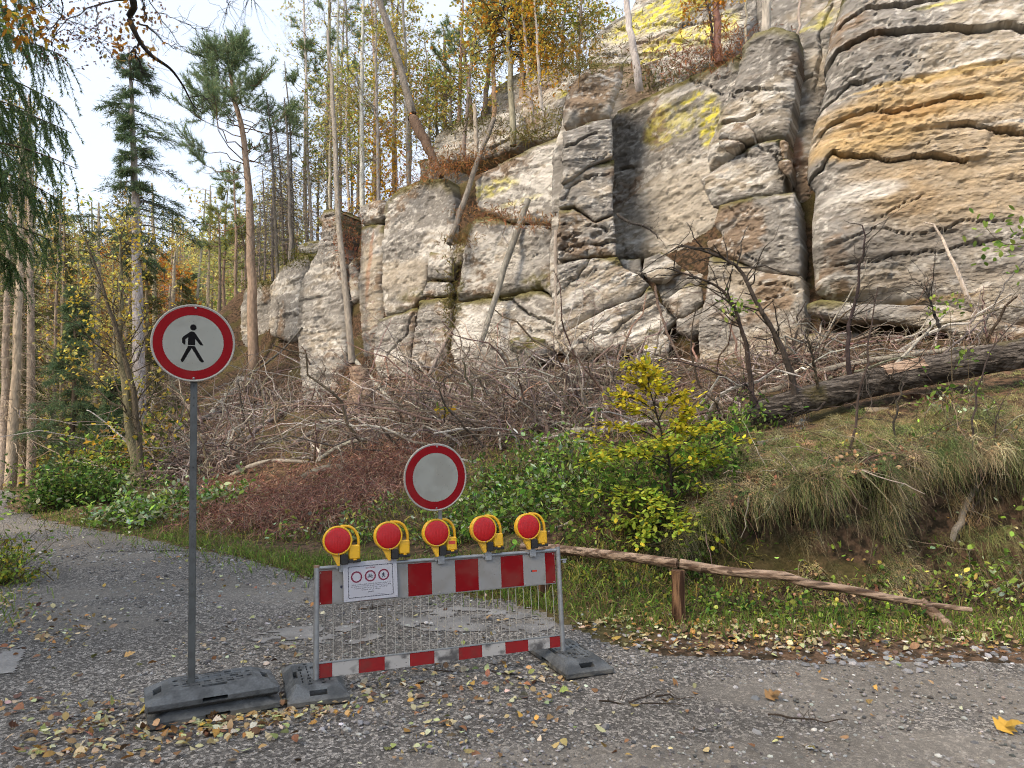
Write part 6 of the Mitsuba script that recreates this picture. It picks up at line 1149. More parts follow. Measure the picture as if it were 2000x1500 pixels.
for (x, y, Y, rx, n, cols, sz) in [(62, 50, 4.6, .14, 90, [ORG, YEL, (0.45, 0.2, 0.03)], .055), (20, 30, 4.7, .10, 40, [ORG, GRN], .055), (245, 88, 4.45, .07, 45, [ORG, TAN, (0.35, 0.17, .04)], .04), (268, 40, 4.4, .09, 40, [ORG, (0.30, 0.15, .05)], .035), (290, 95, 4.5, .06, 26, [TAN, ORG], .04), (130, 30, 4.6, .20, 150, [(0.16, 0.09, 0.07), (0.25, 0.13, .07)], .022), (190, 20, 4.5, .16, 120, [(0.16, 0.09, 0.07), (0.3, 0.16, .07)], .022), (210, 90, 4.5, .10, 60, [(0.16, 0.1, 0.08)], .022), (110, 100, 4.7, .10, 70, [(0.16, 0.09, 0.07)], .022), (170, 70, 4.6, .12, 70, [(0.2, 0.12, 0.09)], .020), (240, 20, 4.4, .12, 60, [(0.2, 0.12, 0.07), ORG], .024), (300, 10, 4.4, .08, 30, [(0.25, 0.13, 0.07)], .022)]:
    p = at(x, y, Y) + rng.normal(0, rx, (n, 3)) * [1, .8, .7]; f.leaves(p, rdir(n, -.4), rdir(n, .6), sz * rng.uniform(.6, 1.4, n), sz * .6, pick(cols, [1] * len(cols), n, .2), .25, MAPLE if sz > .03 else OVAL)
f.put('leaves', 'leaf_material', key, kind='stuff')

# spruces added out of view, to keep the sun off the near track
for (x, y, h, r) in [(-7.5, 3.0, 13, 2.6), (-8.5, 6.2, 14, 2.4), (-8.0, -0.5, 13, 2.6), (-10.5, 1.5, 15, 2.8), (-7.0, -4.5, 13, 2.6), (-4.5, -8, 14, 3.0), (1, -9, 14, 3.0), (6, -8, 14, 3.0)]:
    b = np.array([x, y, tz(x, y) - .2])
    tree('shade_spruce', 'dense spruce added out of view to shade the near track', 'tree', 'spruces beside the viewpoint', [b, b + [0, 0, h * .5], b + [0, 0, h]], 0.2, 0.03, BROWNB, lambda k, C: conifer(k, C, 0.25, r, 90, 9, 9, 0.34, 0.06, FIRG, -0.3, 0.05, 0.99, 0.02, 1.1, BROWNB, 0.7, 0.1, FIRG2, 0.3), 8)

# ------------------------------------------------------------------ the clearing: dead brush, bracken, shrubs, sapling, grass, gravel, leaves
BRUSH = [(250, 955), (290, 850), (400, 800), (560, 745), (700, 765), (900, 770), (1000, 745), (1250, 740), (1380, 715), (1600, 710), (1640, 730), (1500, 770), (1440, 830), (1250, 850), (960, 870), (800, 890), (680, 900), (560, 950), (420, 955)]
BRUSH2 = [(1480, 700), (1640, 675), (1800, 665), (2060, 640), (2060, 665), (1800, 705), (1640, 730), (1480, 770)]
def brush_points(n, depth):
    q = np.vstack([scatter(BRUSH, int(n * 1.7), depth), scatter(BRUSH2, int(n * 0.22), depth)])
    return q[fbm(q[:, 0] * .55, q[:, 1] * .55, 0, 3, 33) > rng.uniform(.30, .58, len(q))][:n]
s = Soup()
q = brush_points(2100, (7.5, 34)); n = len(q); dist = q[:, 1]
a = rng.uniform(0, 2 * np.pi, n); el = np.where(rng.random(n) < .28, rng.uniform(1.5, 4, n), rng.uniform(-0.05, 0.9, n))
L = rng.gamma(3.0, 0.34, n) * np.clip(dist / 12, 0.6, 1.6)
C = curves(q + [0, 0, 0.03], np.stack([np.cos(a), np.sin(a), el], -1), L, -0.55 * np.minimum(el, .9) * rng.uniform(.3, 1.3, n), 0.22, 8)
pale = rng.random(n) < 0.26
col = np.where(pale[:, None], vary((0.46, 0.425, 0.385), n, .2, .04), vary((0.20, 0.155, 0.125), n, .35, .07))
s.tubes(C, taper(rng.gamma(2.5, 0.0042, n) + 0.004 + 0.0004 * dist, 8, 0.3), col, 5)
n2 = 8000; i = rng.integers(0, n, n2); p, d = along(C, i, rng.uniform(.15, 1, n2))
C2 = curves(p, d * .5 + rdir(n2, -.1, .8), L[i] * rng.uniform(.15, .5, n2), -0.25, .2, 5); s.tubes(C2, taper(np.full(n2, .0035) + 0.00028 * dist[i], 5, .4), vary((0.23, 0.185, 0.155), n2, .35, .07), 3)
s.put('brushwood', 'bark_material', kind='stuff', label='tangle of grey dead branches covering the clearing below the cliff', cat='brushwood')
s = Soup(); q = brush_points(1500, (8, 32)); n = len(q)
a = rng.uniform(0, 6.28, n); B = curves(q, np.stack([np.cos(a), np.sin(a), rng.uniform(.1, .9, n)], -1), rng.uniform(.5, 1.4, n), -.7, .12, 6); s.tubes(B, taper(np.full(n, .008), 6, .3), vary((.15, .11, .09), n), 3)
m_ = n * 20; j = np.repeat(np.arange(n), 20); p, d = along(B, j, rng.uniform(.1, 1, m_)); s.tubes(curves(p, d * .6 + rdir(m_, -.45, .6), rng.uniform(.12, .4, m_), -.3, .1, 3), taper(np.full(m_, .0045), 3, .5), vary((.21, .145, .115), m_, .35, .08), 3)
s.put('dead_spruce_twigs', 'bark_material', kind='stuff', label='brown dead spruce boughs with fine drooping twigs across the clearing', cat='brushwood')
# arching dark dead stems that stand out in the brush
for (a, r) in [([(950, 880), (905, 830), (870, 790), (858, 760), (885, 730)], .022), ([(1000, 850), (985, 800), (985, 770)], .016), ([(1045, 840), (1040, 800), (1000, 775), (985, 760)], .018), ([(1065, 830), (1052, 800), (1042, 775)], .016), ([(1145, 810), (1130, 770), (1100, 720), (1080, 680)], .024), ([(790, 850), (782, 820), (781, 790)], .018), ([(820, 860), (800, 845), (780, 830)], .016), ([(1130, 810), (1090, 750), (1120, 738), (1200, 740)], .014), ([(910, 865), (912, 830), (905, 800)], .012), ([(1215, 810), (1205, 760), (1195, 720)], .018), ([(1385, 790), (1360, 740), (1350, 690), (1362, 600)], .02), ([(1450, 790), (1420, 740), (1360, 715), (1300, 700)], .02), ([(780, 900), (740, 880), (690, 878)], .02), ([(520, 800), (500, 850), (540, 820)], .03), ([(1270, 640), (1310, 700), (1345, 760)], .014), ([(690, 870), (680, 830), (640, 800)], .02), ([(640, 880), (600, 870), (540, 890)], .02), ([(480, 840), (470, 780), (465, 740)], .04), ([(1500, 750), (1545, 690), (1600, 660)], .016), ([(1240, 980), (1250, 900), (1280, 860)], .008), ([(1520, 820), (1580, 850), (1700, 880)], .012), ([(1660, 880), (1680, 780), (1700, 640), (1715, 560)], .014), ([(1750, 870), (1756, 760), (1800, 700)], .012), ([(1920, 960), (1900, 850), (1910, 740), (1990, 620)], .012), ([(1960, 1010), (1940, 900), (1960, 780)], .010), ([(1870, 1060), (1930, 940), (1990, 850)], .010)]:
    a = np.array(a, float); g = drop(a[:1, 0], a[:1, 1])[0]
    stem('dead_sapling', 'dark bowed dead stem standing in the brushwood', [at(x, y, g[1] - 0.05 * k) for k, (x, y) in enumerate(a)], [r, r * .8, r * .35], (.07, .056, .048), 9, .35, group='dark bowed stems in the brushwood', cat='branch')
# reddish dead bracken
s = Soup(); n = 1150; q = np.vstack([scatter([(380, 1035), (410, 950), (560, 940), (690, 895), (830, 870), (830, 930), (740, 970), (720, 1010), (560, 1045)], n, (7, 17)), scatter([(680, 740), (740, 700), (780, 710), (790, 760), (700, 790)], 160, (12, 30)), scatter([(700, 900), (780, 880), (850, 870), (800, 960), (650, 1000)], 400, (7, 16))]); n = len(q)
a = rng.uniform(0, 6.28, n); B = curves(q, np.stack([np.cos(a), np.sin(a), rng.uniform(.4, 1.8, n)], -1), rng.uniform(.4, 1.2, n), -.8, .2, 6); s.tubes(B, taper(np.full(n, .004), 6, .4), vary((.28, .13, .09), n), 3)
m_ = n * 9; j = np.repeat(np.arange(n), 9); p, d = along(B, j, rng.uniform(.15, 1, m_)); s.tubes(curves(p, d + rdir(m_, -.2, .9), rng.uniform(.1, .4, m_), -.4, .3, 4), taper(np.full(m_, .0042), 4, .4), pick([(.26, .125, .09), (.40, .24, .17), (.16, .08, .06), (.36, .28, .19)], [3, 2, 3, 1], m_, .3, .07), 3)
m_ = n * 9; j = np.repeat(np.arange(n), 9); p, d = along(B, j, rng.uniform(.15, 1, m_)); s.leaves(p, d + rdir(m_, -.3, .8), rdir(m_, .3, 1), .13 * rng.uniform(.3, 1.3, m_), .02, pick([(.27, .125, .085), (.42, .23, .15), (.17, .08, .06), (.40, .30, .19)], [3, 2, 3, 1], m_, .3, .07), .4); s.put('dead_bracken', 'litter_material', kind='stuff', label='red-brown dead bracken on the slope between sign post and barrier', cat='bracken')
# earth-coloured needles and grass on the ledges
s = Soup()
for (x, y, Y, rx, rz, n, col) in [(1300, 150, 18.6, 1.0, .12, 700, (.10, .10, .03)), (875, 328, 20.9, .5, .10, 420, (.38, .20, .09)), (800, 352, 22.2, .6, .10, 350, (.34, .20, .09)), (1075, 240, 19.6, .45, .2, 500, (.22, .19, .06)), (1030, 265, 20.0, .5, .12, 400, (.2, .17, .06)), (900, 310, 20.6, .8, .12, 500, (.28, .15, .07)), (960, 420, 19.1, .5, .10, 400, (.30, .17, .09)), (1060, 436, 17.9, .4, .08, 250, (.30, .16, .08)), (898, 470, 19.7, .25, .1, 250, (.24, .16, .07)), (1140, 128, 16.9, .3, .1, 250, (.18, .16, .06)), (680, 470, 24.5, .3, .7, 500, (.30, .15, .09)), (1090, 90, 21.5, 1.1, .5, 2200, (.14, .12, .035)), (1100, 110, 20.6, .6, .3, 900, (.42, .26, .05)), (585, 505, 27.5, .6, .15, 400, (.12, .12, .03)), (1440, 100, 16.2, .6, .3, 700, (.30, .15, .08)), (880, 590, 19.8, .15, .8, 400, (.14, .12, .04)), (930, 240, 23, .8, .2, 600, (.11, .10, .03)), (1330, 120, 16.8, .6, .2, 500, (.26, .14, .08)), (500, 555, 32, .6, .12, 300, (.11, .11, .03))]:
    p = at(x, y, Y) + rng.normal(0, 1, (n, 3)) * [rx, rx * .6, rz]; s.blades(p, rdir(n, .9, .8), rng.uniform(.1, .32, n), .012 + .0006 * Y, vary(col, n, .3, .1), .5)
s.put('ledge_grass', 'leaf_material', kind='stuff', label='tufts of grass, heather and fallen needles on the rock ledges', cat='ledge plants')

def shrub(label, spots, nst, nl, size, cols, w, h, rad, name='bramble_bush', shape=OVAL):
    key = thing(name, label, 'shrub')
    st, fl = Soup(), Soup()
    for (x, y, Y) in spots:
        b = at(x, y, Y); b[2] = tz(b[0], b[1])
        q = b + rng.normal(0, rad * .45, (nst, 3)) * [1, .8, 0]; q[:, 2] = tz(q[:, 0], q[:, 1])
        C = curves(q, rdir(nst, 1.0, .5), h * rng.gamma(4, .26, nst).clip(.3, 2.4), -.35, .25, 6); st.tubes(C, taper(np.full(nst, .005), 6, .4), vary((.10, .08, .05), nst), 4)
        i = rng.integers(0, nst, nl); p, d = along(C, i, rng.uniform(.15, 1, nl) ** .7); p = p + rng.normal(0, size * .9, p.shape)
        fl.leaves(p, d * .3 + rdir(nl, -.1), rdir(nl, 1.2, .5), size * rng.gamma(6, .15, nl).clip(.35, 1.7), size * .62 * rng.gamma(6, .15, nl).clip(.35, 1.7), pick(cols, w, nl, .34, .10) * np.exp(rng.normal(0, .25, (nst, 1)))[i], .22, shape)
    st.put('stems', 'bark_material', key, kind='stuff'); fl.put('leaves', 'leaf_material', key, kind='stuff')
DG, MG, LG, WG = (.065, .13, .035), (.15, .25, .05), (.29, .41, .085), (.36, .44, .27)
shrub('dark green bramble thicket at the inside of the track bend', [(125, 985, 14.0), (155, 975, 14.6), (190, 968, 14.9), (100, 990, 14), (220, 975, 14.2), (150, 955, 16)], 70, 1100, .085, [DG, MG, WG, LG], [6, 3, 1, 1], .85, .45)
shrub('pale frosted-looking bramble thicket just left of the sign post', [(265, 1005, 11.8), (310, 990, 12.2), (350, 985, 12.4), (400, 975, 12.5), (285, 1020, 11.4), (430, 970, 12.6), (240, 1010, 12)], 40, 620, .085, [MG, WG, LG, DG], [3, 4, 2, 1], .40, .6)
shrub('tall bright green shrub behind the round sign and the right lamps', [(950, 1000, 8.4), (1000, 980, 8.4), (1050, 960, 8.6), (1110, 950, 8.6), (1000, 1030, 7.8), (1060, 1020, 7.8), (960, 930, 9.2), (1080, 900, 9.4), (1020, 900, 9.8), (900, 1020, 8.4)], 40, 520, .068, [MG, LG, WG, DG], [4, 3, 2, 2], .50, .55)
shrub('low green shrub under the yellow-green beech sapling', [(1180, 1010, 7.6), (1240, 1030, 7.3), (1300, 1050, 7.0), (1150, 1060, 7.1), (1380, 990, 7.6), (1200, 950, 8.4), (1400, 940, 8.2), (1330, 930, 8.4), (1430, 900, 8.8)], 40, 520, .06, [MG, LG, DG], [4, 3, 2], .45, .5)
shrub('sprawling green plants on the bank between the hollows', [(1540, 1120, 6.3), (1700, 1120, 6.3), (1600, 1000, 6.6), (1850, 1090, 6.3), (1760, 980, 6.6), (1440, 1000, 6.9), (1420, 1090, 6.5), (1950, 1120, 6.2), (1560, 940, 6.9), (1640, 900, 7.2), (1750, 920, 6.8), (1840, 900, 6.9), (1700, 1030, 6.5), (1580, 1060, 6.5), (1900, 1010, 6.5), (1480, 900, 7.4), (1990, 1080, 6.3), (1800, 1000, 6.6)], 12, 70, .045, [MG, LG, OLV], [3, 2, 2], .25, .5, 'bank_plants')
shrub('leafy bramble shoots at the right edge of the bank', [(1960, 900, 6.4), (1900, 850, 6.9), (1990, 830, 6.6), (1880, 800, 7.6), (1960, 960, 6.2), (1840, 830, 7.4)], 12, 90, .055, [MG, WG, LG], [3, 2, 3], .6, .5, 'bramble_shoots')
shrub('low bilberry and fern growth at the foot of the bank behind the railing pole', [(1480, 1180, 5.95), (1560, 1195, 5.85), (1650, 1190, 5.85), (1420, 1170, 6.0), (1720, 1200, 5.8), (1250, 1180, 6.1), (1180, 1170, 6.3), (1350, 1150, 6.2), (1790, 1195, 5.8)], 22, 150, .045, [MG, LG, DG, (.25, .30, .04)], [3, 2, 3, 1], .16, .35, 'bilberry_shrub')
shrub('scattered young green leaves among the brush above the barrier', [(780, 960, 10), (850, 990, 9), (720, 1010, 9.5), (640, 1030, 9.6), (560, 1050, 9.8), (900, 960, 9.6), (760, 1040, 9), (690, 1050, 9)], 20, 170, .055, [MG, LG, WG, OLV], [3, 2, 2, 2], .28, .5, 'undergrowth_shrub')
shrub('yellow-green shrub on the verge at the left edge of the track', [(10, 1110, 8.6), (-20, 1150, 7.4), (20, 1150, 7.6), (-60, 1120, 8)], 30, 350, .05, [LG, (.38, .34, .05), MG], [3, 3, 2], .4, .45, 'verge_shrub')
for (x, y, Y, n, lab) in [(1960, 470, 5.2, 60, 'green leafy spray hanging in from the right edge'), (1850, 600, 8.0, 45, 'pale green seedling leaves right above the fallen log'), (1440, 600, 8.6, 45, 'fresh green sprig in front of the split column'), (1885, 690, 8.2, 26, 'small light green sprig over the fallen spruce'), (870, 800, 13, 26, 'small yellow-leaved sapling in the middle of the brush')]:
    key = thing('leafy_sprig', lab, 'plant'); c = at(x, y, Y)
    g = np.array([c[0] + (.5 if x > 1900 else 0.02), c[1] + .02, tz(c[0], c[1]) if x < 1900 else c[2] + .25])
    e = c + np.array([-.14, 0, .12]); C = curve([g, c + [.03, 0, -.03], e], 12); s = Soup(); s.tubes(C, np.linspace(.006, .002, 12), (.10, .08, .05), 5); s.put('stem', 'bark_material', key)
    p = c + rng.normal(0, 1, (n, 3)) * [.12 if x < 1900 else .13, .08, .06 if x < 1900 else .14]; f = Soup(); f.leaves(p, rdir(n, -.2), rdir(n, 1.0, .5), .075 * rng.uniform(.6, 1.2, n) * (Y / 8 if Y > 8 else .8), .04 * (Y / 8 if Y > 8 else .8), pick([LG, MG, (.62, .45, .04)] if x < 900 else [LG, MG], [1, 1, 6] if x < 900 else [2, 1], n), .2, OVAL); f.put('leaves', 'leaf_material', key, kind='stuff')

# the beech sapling in front of the bank
key = thing('beech_sapling', 'yellow-green young beech on the bank above the railing', 'tree')
b = at(1312, 1062, 7.1); b[2] = tz(b[0], b[1]) - .05
TC = curve([b, at(1313, 1000, 7.1), at(1310, 920, 7.1), at(1296, 860, 7.1), at(1280, 800, 7.1), at(1258, 722, 7.1)], 24)
s = Soup(); s.tubes(TC, np.linspace(.021, .004, 24), (.028, .024, .02), 8); s.put('trunk', 'bark_material', key, True)
bl_ = []
for (t, x, y, Y) in [(.12, 1180, 1030, 6.9), (.15, 1400, 1010, 6.8), (.2, 1240, 1060, 6.6), (.22, 1390, 1050, 6.7), (.25, 1160, 960, 7.0), (.3, 1430, 960, 7.0), (.32, 1200, 990, 6.7), (.36, 1400, 900, 7.2), (.4, 1140, 850, 7.1), (.42, 1440, 860, 7.0), (.46, 1180, 880, 6.7), (.48, 1415, 825, 7.2), (.52, 1150, 900, 7.3), (.55, 1350, 790, 7.0), (.58, 1190, 830, 7.2), (.62, 1380, 840, 6.9), (.66, 1210, 790, 7.1), (.7, 1330, 770, 7.1), (.75, 1200, 770, 7.1), (.8, 1290, 745, 7.0), (.85, 1235, 740, 7.1), (.3, 1280, 1000, 6.5), (.5, 1300, 860, 6.5), (.4, 1330, 900, 7.7), (.97, 1250, 718, 7.1), (.93, 1275, 730, 7.15), (.2, 1330, 1030, 6.4), (.45, 1260, 870, 7.6)]:
    st = TC[int(t * 23)]; e = at(x, y, Y); bl_.append(curve([st, st * .5 + e * .5 + [0, 0, .05], e], 8))
Bs = np.array(bl_); s = Soup(); s.tubes(Bs, np.linspace(.008, .002, 8)[None].repeat(len(Bs), 0), (.03, .026, .02), 5)
n = 900; i = rng.integers(0, len(Bs), n); p, d = along(Bs, i, rng.uniform(.25, 1, n)); dd = (d + rng.normal(0, .7, (n, 3)) * [1, 1, .12]) * [1, 1, .6]; S = curves(p, dd, rng.uniform(.08, .26, n), -.03, .1, 5); s.tubes(S, taper(np.full(n, .0022), 5, .5), (.035, .03, .02), 3); s.put('limbs', 'bark_material', key, kind='stuff')
n = 4000; i = rng.integers(0, len(S), n); p, d = along(S, i, rng.uniform(0, 1, n)); zf = np.clip((p[:, 2] - b[2]) / (TC[-1][2] - b[2]), 0, 1)
c = vary((.40, .50, .075), n, .2, .07); ye = vary((.66, .58, .06), n, .18, .06); k = (sst(.35, .9, zf) * .85 + .25 * (rng.random(n) < .5)) > rng.random(n); c = np.where(k[:, None], ye, c)
f = Soup(); f.leaves(p + rng.normal(0, .02, p.shape), d + rng.normal(0, .5, (n, 3)), rdir(n, 2.2, .5), .058 * rng.uniform(.65, 1.2, n), .04, c, .12, OVAL); f.put('leaves', 'leaf_material', key, kind='stuff')

# grasses
def grass(name, label, polys, hmin, hmax, wd, cols, w, bend, up=1.4, depth=(2, 30), spread=.6):
    s = Soup()
    for poly, n in polys:
        q = scatter(poly, n, depth); q = q[~on_track(q[:, 0], q[:, 1]) | (rng.random(n) < .10)]; n = len(q)
        s.blades(q - [0, 0, .01], rdir(n, up, spread), rng.uniform(hmin, hmax, n), wd * (1 + q[:, 1] / 14), pick(cols, w, n, .25, .08), bend)
    s.put(name, 'leaf_material', kind='stuff', label=label, cat='grass')
grass('verge_grass', 'short green grass along the far edge of the track', [([(30, 985), (110, 1000), (300, 1040), (450, 1070), (620, 1095), (620, 1145), (420, 1105), (200, 1060), (60, 1025)], 9000), ([(620, 1085), (1000, 1120), (1080, 1150), (1080, 1200), (900, 1180), (620, 1140)], 6500), ([(1080, 1140), (1330, 1170), (1500, 1195), (2050, 1190), (2050, 1260), (1700, 1250), (1300, 1240), (1100, 1210)], 4200), ([(-60, 945), (60, 940), (20, 975), (-60, 985)], 800)], .06, .20, .006, [MG, LG, (.26, .25, .09), (.10, .15, .04), (.24, .18, .10)], [3, 2, 3, 2, 1], .35)
def tufts(name, label, polys, per, hmin, hmax, wd, cols, w):
    s = Soup()
    for poly, n, out in polys:
        q = scatter(poly, n, (2, 14)); q = q[~on_track(q[:, 0], q[:, 1])]; n = len(q); tc = pick(cols, w, n, .3, .08); hh = rng.uniform(.5, 1.2, n)
        i = np.repeat(np.arange(n), per); m_ = len(i); nn_ = tnormal(q[:, 0], q[:, 1])[i]
        D = nn_ * 0.5 + rdir(m_, .35, .85) + np.array([0, -out * .6, 0.1]); P = q[i] + rng.normal(0, .035, (m_, 3)) * [1, 1, .3]; L = rng.uniform(hmin, hmax, m_) * hh[i]
        C = curves(P, D, L, -rng.uniform(.4, 1.3, m_), .12, 5); s.tubes(C, taper(np.full(m_, wd), 5, .25), tc[i] * np.exp(rng.normal(0, .25, (m_, 1))), 3)
    s.put(name, 'litter_material', kind='stuff', label=label, cat='grass')
tufts('bank_grass', 'tufts of dry and green grass on top of the bank', [([(1400, 880), (1600, 850), (2060, 780), (2060, 900), (1700, 930), (1420, 960)], 330, .3), ([(1300, 890), (1480, 860), (1450, 960), (1330, 970)], 60, .3), ([(1450, 830), (2050, 720), (2060, 820), (1600, 880)], 170, .2)], 48, .10, .30, .0019, [(.30, .25, .13), (.40, .33, .18), (.19, .22, .08), (.22, .17, .09), (.13, .17, .06)], [4, 3, 4, 3, 2])
s = Soup()
for lo_, hi_, nt, Lm, per in [(.66, .80, 230, .20, 56), (.80, .98, 150, .20, 50), (.16, .66, 620, .22, 44), (.02, .25, 110, .18, 40), (.70, .99, 150, .16, 50)]:
    x = rng.uniform(1.35, 6.4, nt * 3); x = x[(fbm(x * 1.9, lo_ * 7, 0, 3, 71) > (.38 if lo_ != .70 else 0)) & (hollow(x) < (1.1 if lo_ > .65 else .55))][:nt]; t = rng.uniform(lo_, hi_, len(x)); P = bank_at(x, t); i = np.repeat(np.arange(len(x)), per); m_ = len(i)
    tc = pick([(.28, .24, .13), (.40, .34, .20), (.13, .16, .055), (.19, .14, .08), (.09, .13, .04)], [4, 2, 4, 3, 3], len(x), .3, .08); h_ = rng.uniform(.5, 1.25, len(x))[i]
    D = np.array([0, -.6, .3]) + rdir(m_, .1, .9); L = Lm * rng.uniform(.5, 1.2, m_) * h_
    C = curves(P[i] + rng.normal(0, .03, (m_, 3)), D, L, -rng.uniform(.3, 1.2, m_), .28, 5); s.tubes(C, taper(np.full(m_, .0018), 5, .25), tc[i] * np.exp(rng.normal(0, .25, (m_, 1))), 3)
s.put('hanging_grass', 'litter_material', kind='stuff', label='dry grass hanging over the lip of the undercut bank', cat='grass')
s = Soup(); n = 160; x = rng.uniform(1.5, 6.3, n); t = rng.uniform(.5, .68, n); P = bank_at(x, t); s.tubes(curves(P, np.array([0, -.5, -.6]) + rdir(n, 0, .5), rng.uniform(.1, .5, n), -.5, .25, 6), taper(np.full(n, .003), 6, .3), vary((.16, .11, .07), n), 4)
s.put('hanging_roots', 'bark_material', kind='stuff', label='thin brown roots hanging in the hollows of the bank', cat='roots')
s = Soup(); n = 420; x = rng.uniform(1.4, 6.4, n); t = rng.uniform(.2, 1.0, n); P = bank_at(x, t) + [0, -.03, .02]; s.tubes(curves(P, rdir(n, .1) + [0, -.3, 0], rng.uniform(.12, .7, n), -.2, .25, 6), taper(rng.uniform(.0025, .007, n), 6, .4), pick([(.33, .28, .22), (.14, .11, .085), (.22, .17, .12)], [2, 2, 2], n), 4)
s.put('bank_sticks', 'bark_material', kind='stuff', label='dry sticks caught all over the face of the bank', cat='sticks')
f = Soup(); n = 2600; x = rng.uniform(1.3, 6.4, n); t = np.where(rng.random(n) < .45, rng.uniform(0, .3, n), rng.uniform(.3, 1, n)); P = bank_at(x, t) + [0, -.03, .02]; f.leaves(P, rdir(n), rdir(n, .6) + [0, -.6, 0], .055 * rng.uniform(.5, 1.2, n), .032, pick([(.30, .17, .09), (.42, .30, .16), (.20, .10, .06), (.16, .20, .06)], [4, 3, 4, 2], n, .25), .3, OVAL)
f.put('bank_litter', 'litter_material', kind='stuff', label='brown leaves caught on the face of the bank', cat='leaf litter')
grass('slope_grass', 'thin yellowing grass tufts on the slope among the brush', [([(620, 1060), (800, 960), (1000, 880), (1400, 840), (1400, 900), (1150, 1000), (900, 1060)], 6000), ([(300, 1010), (420, 960), (560, 1000), (620, 1060), (400, 1060)], 3500), ([(500, 860), (1300, 780), (1300, 850), (600, 960)], 3500), ([(1100, 1060), (1300, 1050), (1450, 1100), (1500, 1180), (1100, 1150)], 3500)], .10, .32, .006, [OLV, (.26, .22, .11), MG, (.16, .12, .07)], [3, 3, 3, 2], .6, 1.0)
grass('left_verge_grass', 'yellow-green grass on the verge at the left edge of the track', [([(-80, 1050), (20, 1070), (50, 1110), (60, 1170), (40, 1230), (-80, 1230)], 4500)], .06, .22, .006, [LG, (.36, .33, .07), MG], [3, 3, 2], .4, depth=(2, 14))

# gravel: loose stones on the track
def stones(q, size, col):
    ico = trimesh.creation.icosahedron(); n = len(q); V = ico.vertices[None] * (1 + rng.uniform(-.28, .28, (n, 12, 1))) * (size[:, None, None] * np.stack([np.ones(n), rng.uniform(.6, .95, n), rng.uniform(.35, .7, n)], -1)[:, None])
    a = rng.uniform(0, 6.28, n); c, s_ = np.cos(a), np.sin(a); X = V[..., 0] * c[:, None] - V[..., 1] * s_[:, None]; Yv = V[..., 0] * s_[:, None] + V[..., 1] * c[:, None]
    V = np.stack([X, Yv, V[..., 2]], -1) + q[:, None] + np.array([0, 0, 1]) * size[:, None, None] * .12
    return V.reshape(-1, 3), (ico.faces[None] + (np.arange(n) * 12)[:, None, None]).reshape(-1, 3), packed(np.repeat(col, 12, 0))
n = 26000; Y = 1.9 * np.exp(rng.random(n) * math.log(9.5 / 1.9)); X = rng.uniform(-.82, .82, n) * Y; ok = np.array(shapely.contains_xy(TRACK.buffer(.3), X, Y)) & (fbm(X * .55 + 3.7, Y * 1.1 + 1.3, 0, 4, 44) < .56); X, Y = X[ok], Y[ok]; n = len(X)
cs = pick([(.21, .205, .205), (.36, .355, .35), (.11, .108, .108), (.52, .51, .49), (.26, .22, .18)], [4, 2.6, 3, .45, 1], n, .2, .03)
s = Soup(); s.add(*stones(np.stack([X, Y, tz(X, Y)], -1), np.clip(rng.gamma(3, .0023, n), .003, .022) * (0.8 + Y / 14), cs)); s.put('loose_gravel', 'litter_material', kind='stuff', label='loose grey gravel strewn over the track', cat='gravel')
px_ = np.concatenate([rng.uniform(1560, 1990, 60), rng.uniform(1180, 1560, 14), rng.uniform(600, 1500, 10)]); py_ = np.concatenate([1296 + rng.normal(0, 9, 60), 1265 + rng.normal(0, 14, 14), rng.uniform(1330, 1450, 10)])
for x, y in zip(px_, py_):
    p = onz(x, y, 0.0); p[2] = tz(p[0], p[1]); sz = float(rng.uniform(.018, .036))
    v_, f_, u_ = stones(p[None], np.array([sz]), vary((.24, .24, .25), 1, .3, .02)); put('edge_stone', trimesh.Trimesh(v_, f_, process=False), 'litter_material', None, False, u_, label='coarse grey stone lying at the leafy edge of the track', cat='stone', group='coarse stones on the track')

# fallen leaves
LFC = [(.46, .38, .22), (.36, .24, .11), (.24, .12, .055), (.42, .24, .06), (.40, .42, .22), (.55, .50, .36), (.20, .22, .07), (.13, .075, .05)]
LFW = [4, 4, 3, 2, 2, 2, 1, 2]
def leafpts():
    out = []
    def pxs(poly, n): out.append(scatter(poly, n, (1.5, 12)))
    pxs([(290, 1440), (400, 1405), (560, 1370), (690, 1375), (700, 1400), (560, 1420), (420, 1450), (300, 1470)], 420)
    pxs([(-20, 1160), (60, 1150), (160, 1200), (200, 1270), (60, 1290), (-20, 1260)], 280); pxs([(-20, 1360), (260, 1390), (330, 1500), (-20, 1500)], 420)
    pxs([(700, 1340), (1080, 1290), (1150, 1330), (1100, 1420), (900, 1490), (650, 1470)], 460); pxs([(1110, 1230), (1350, 1225), (1700, 1240), (2010, 1235), (2010, 1290), (1600, 1290), (1300, 1280)], 800); pxs([(1080, 1190), (1350, 1195), (1700, 1215), (2010, 1215), (2010, 1260), (1600, 1262), (1250, 1245)], 700)
    pxs([(1150, 1300), (2010, 1300), (2010, 1500), (1150, 1500)], 90); pxs([(330, 1250), (620, 1200), (620, 1330), (560, 1330)], 60); pxs([(200, 1120), (620, 1140), (1000, 1200), (1100, 1260), (620, 1310), (60, 1330)], 170); pxs([(260, 1380), (1100, 1380), (1100, 1500), (260, 1500)], 200); pxs([(80, 1010), (600, 1140), (400, 1150), (60, 1080)], 120); pxs([(1380, 880), (2050, 850), (2050, 1150), (1500, 1120)], 160)
    return np.vstack(out)
q = leafpts(); q = q[fbm(q[:, 0] * 1.5, q[:, 1] * 1.5, 0, 3, 41) > rng.uniform(.22, .56, len(q))]; n = len(q)
size = rng.uniform(.024, .058, n) * np.where(rng.random(n) < .12, 1.35, 1.0); vis = size / q[:, 1]
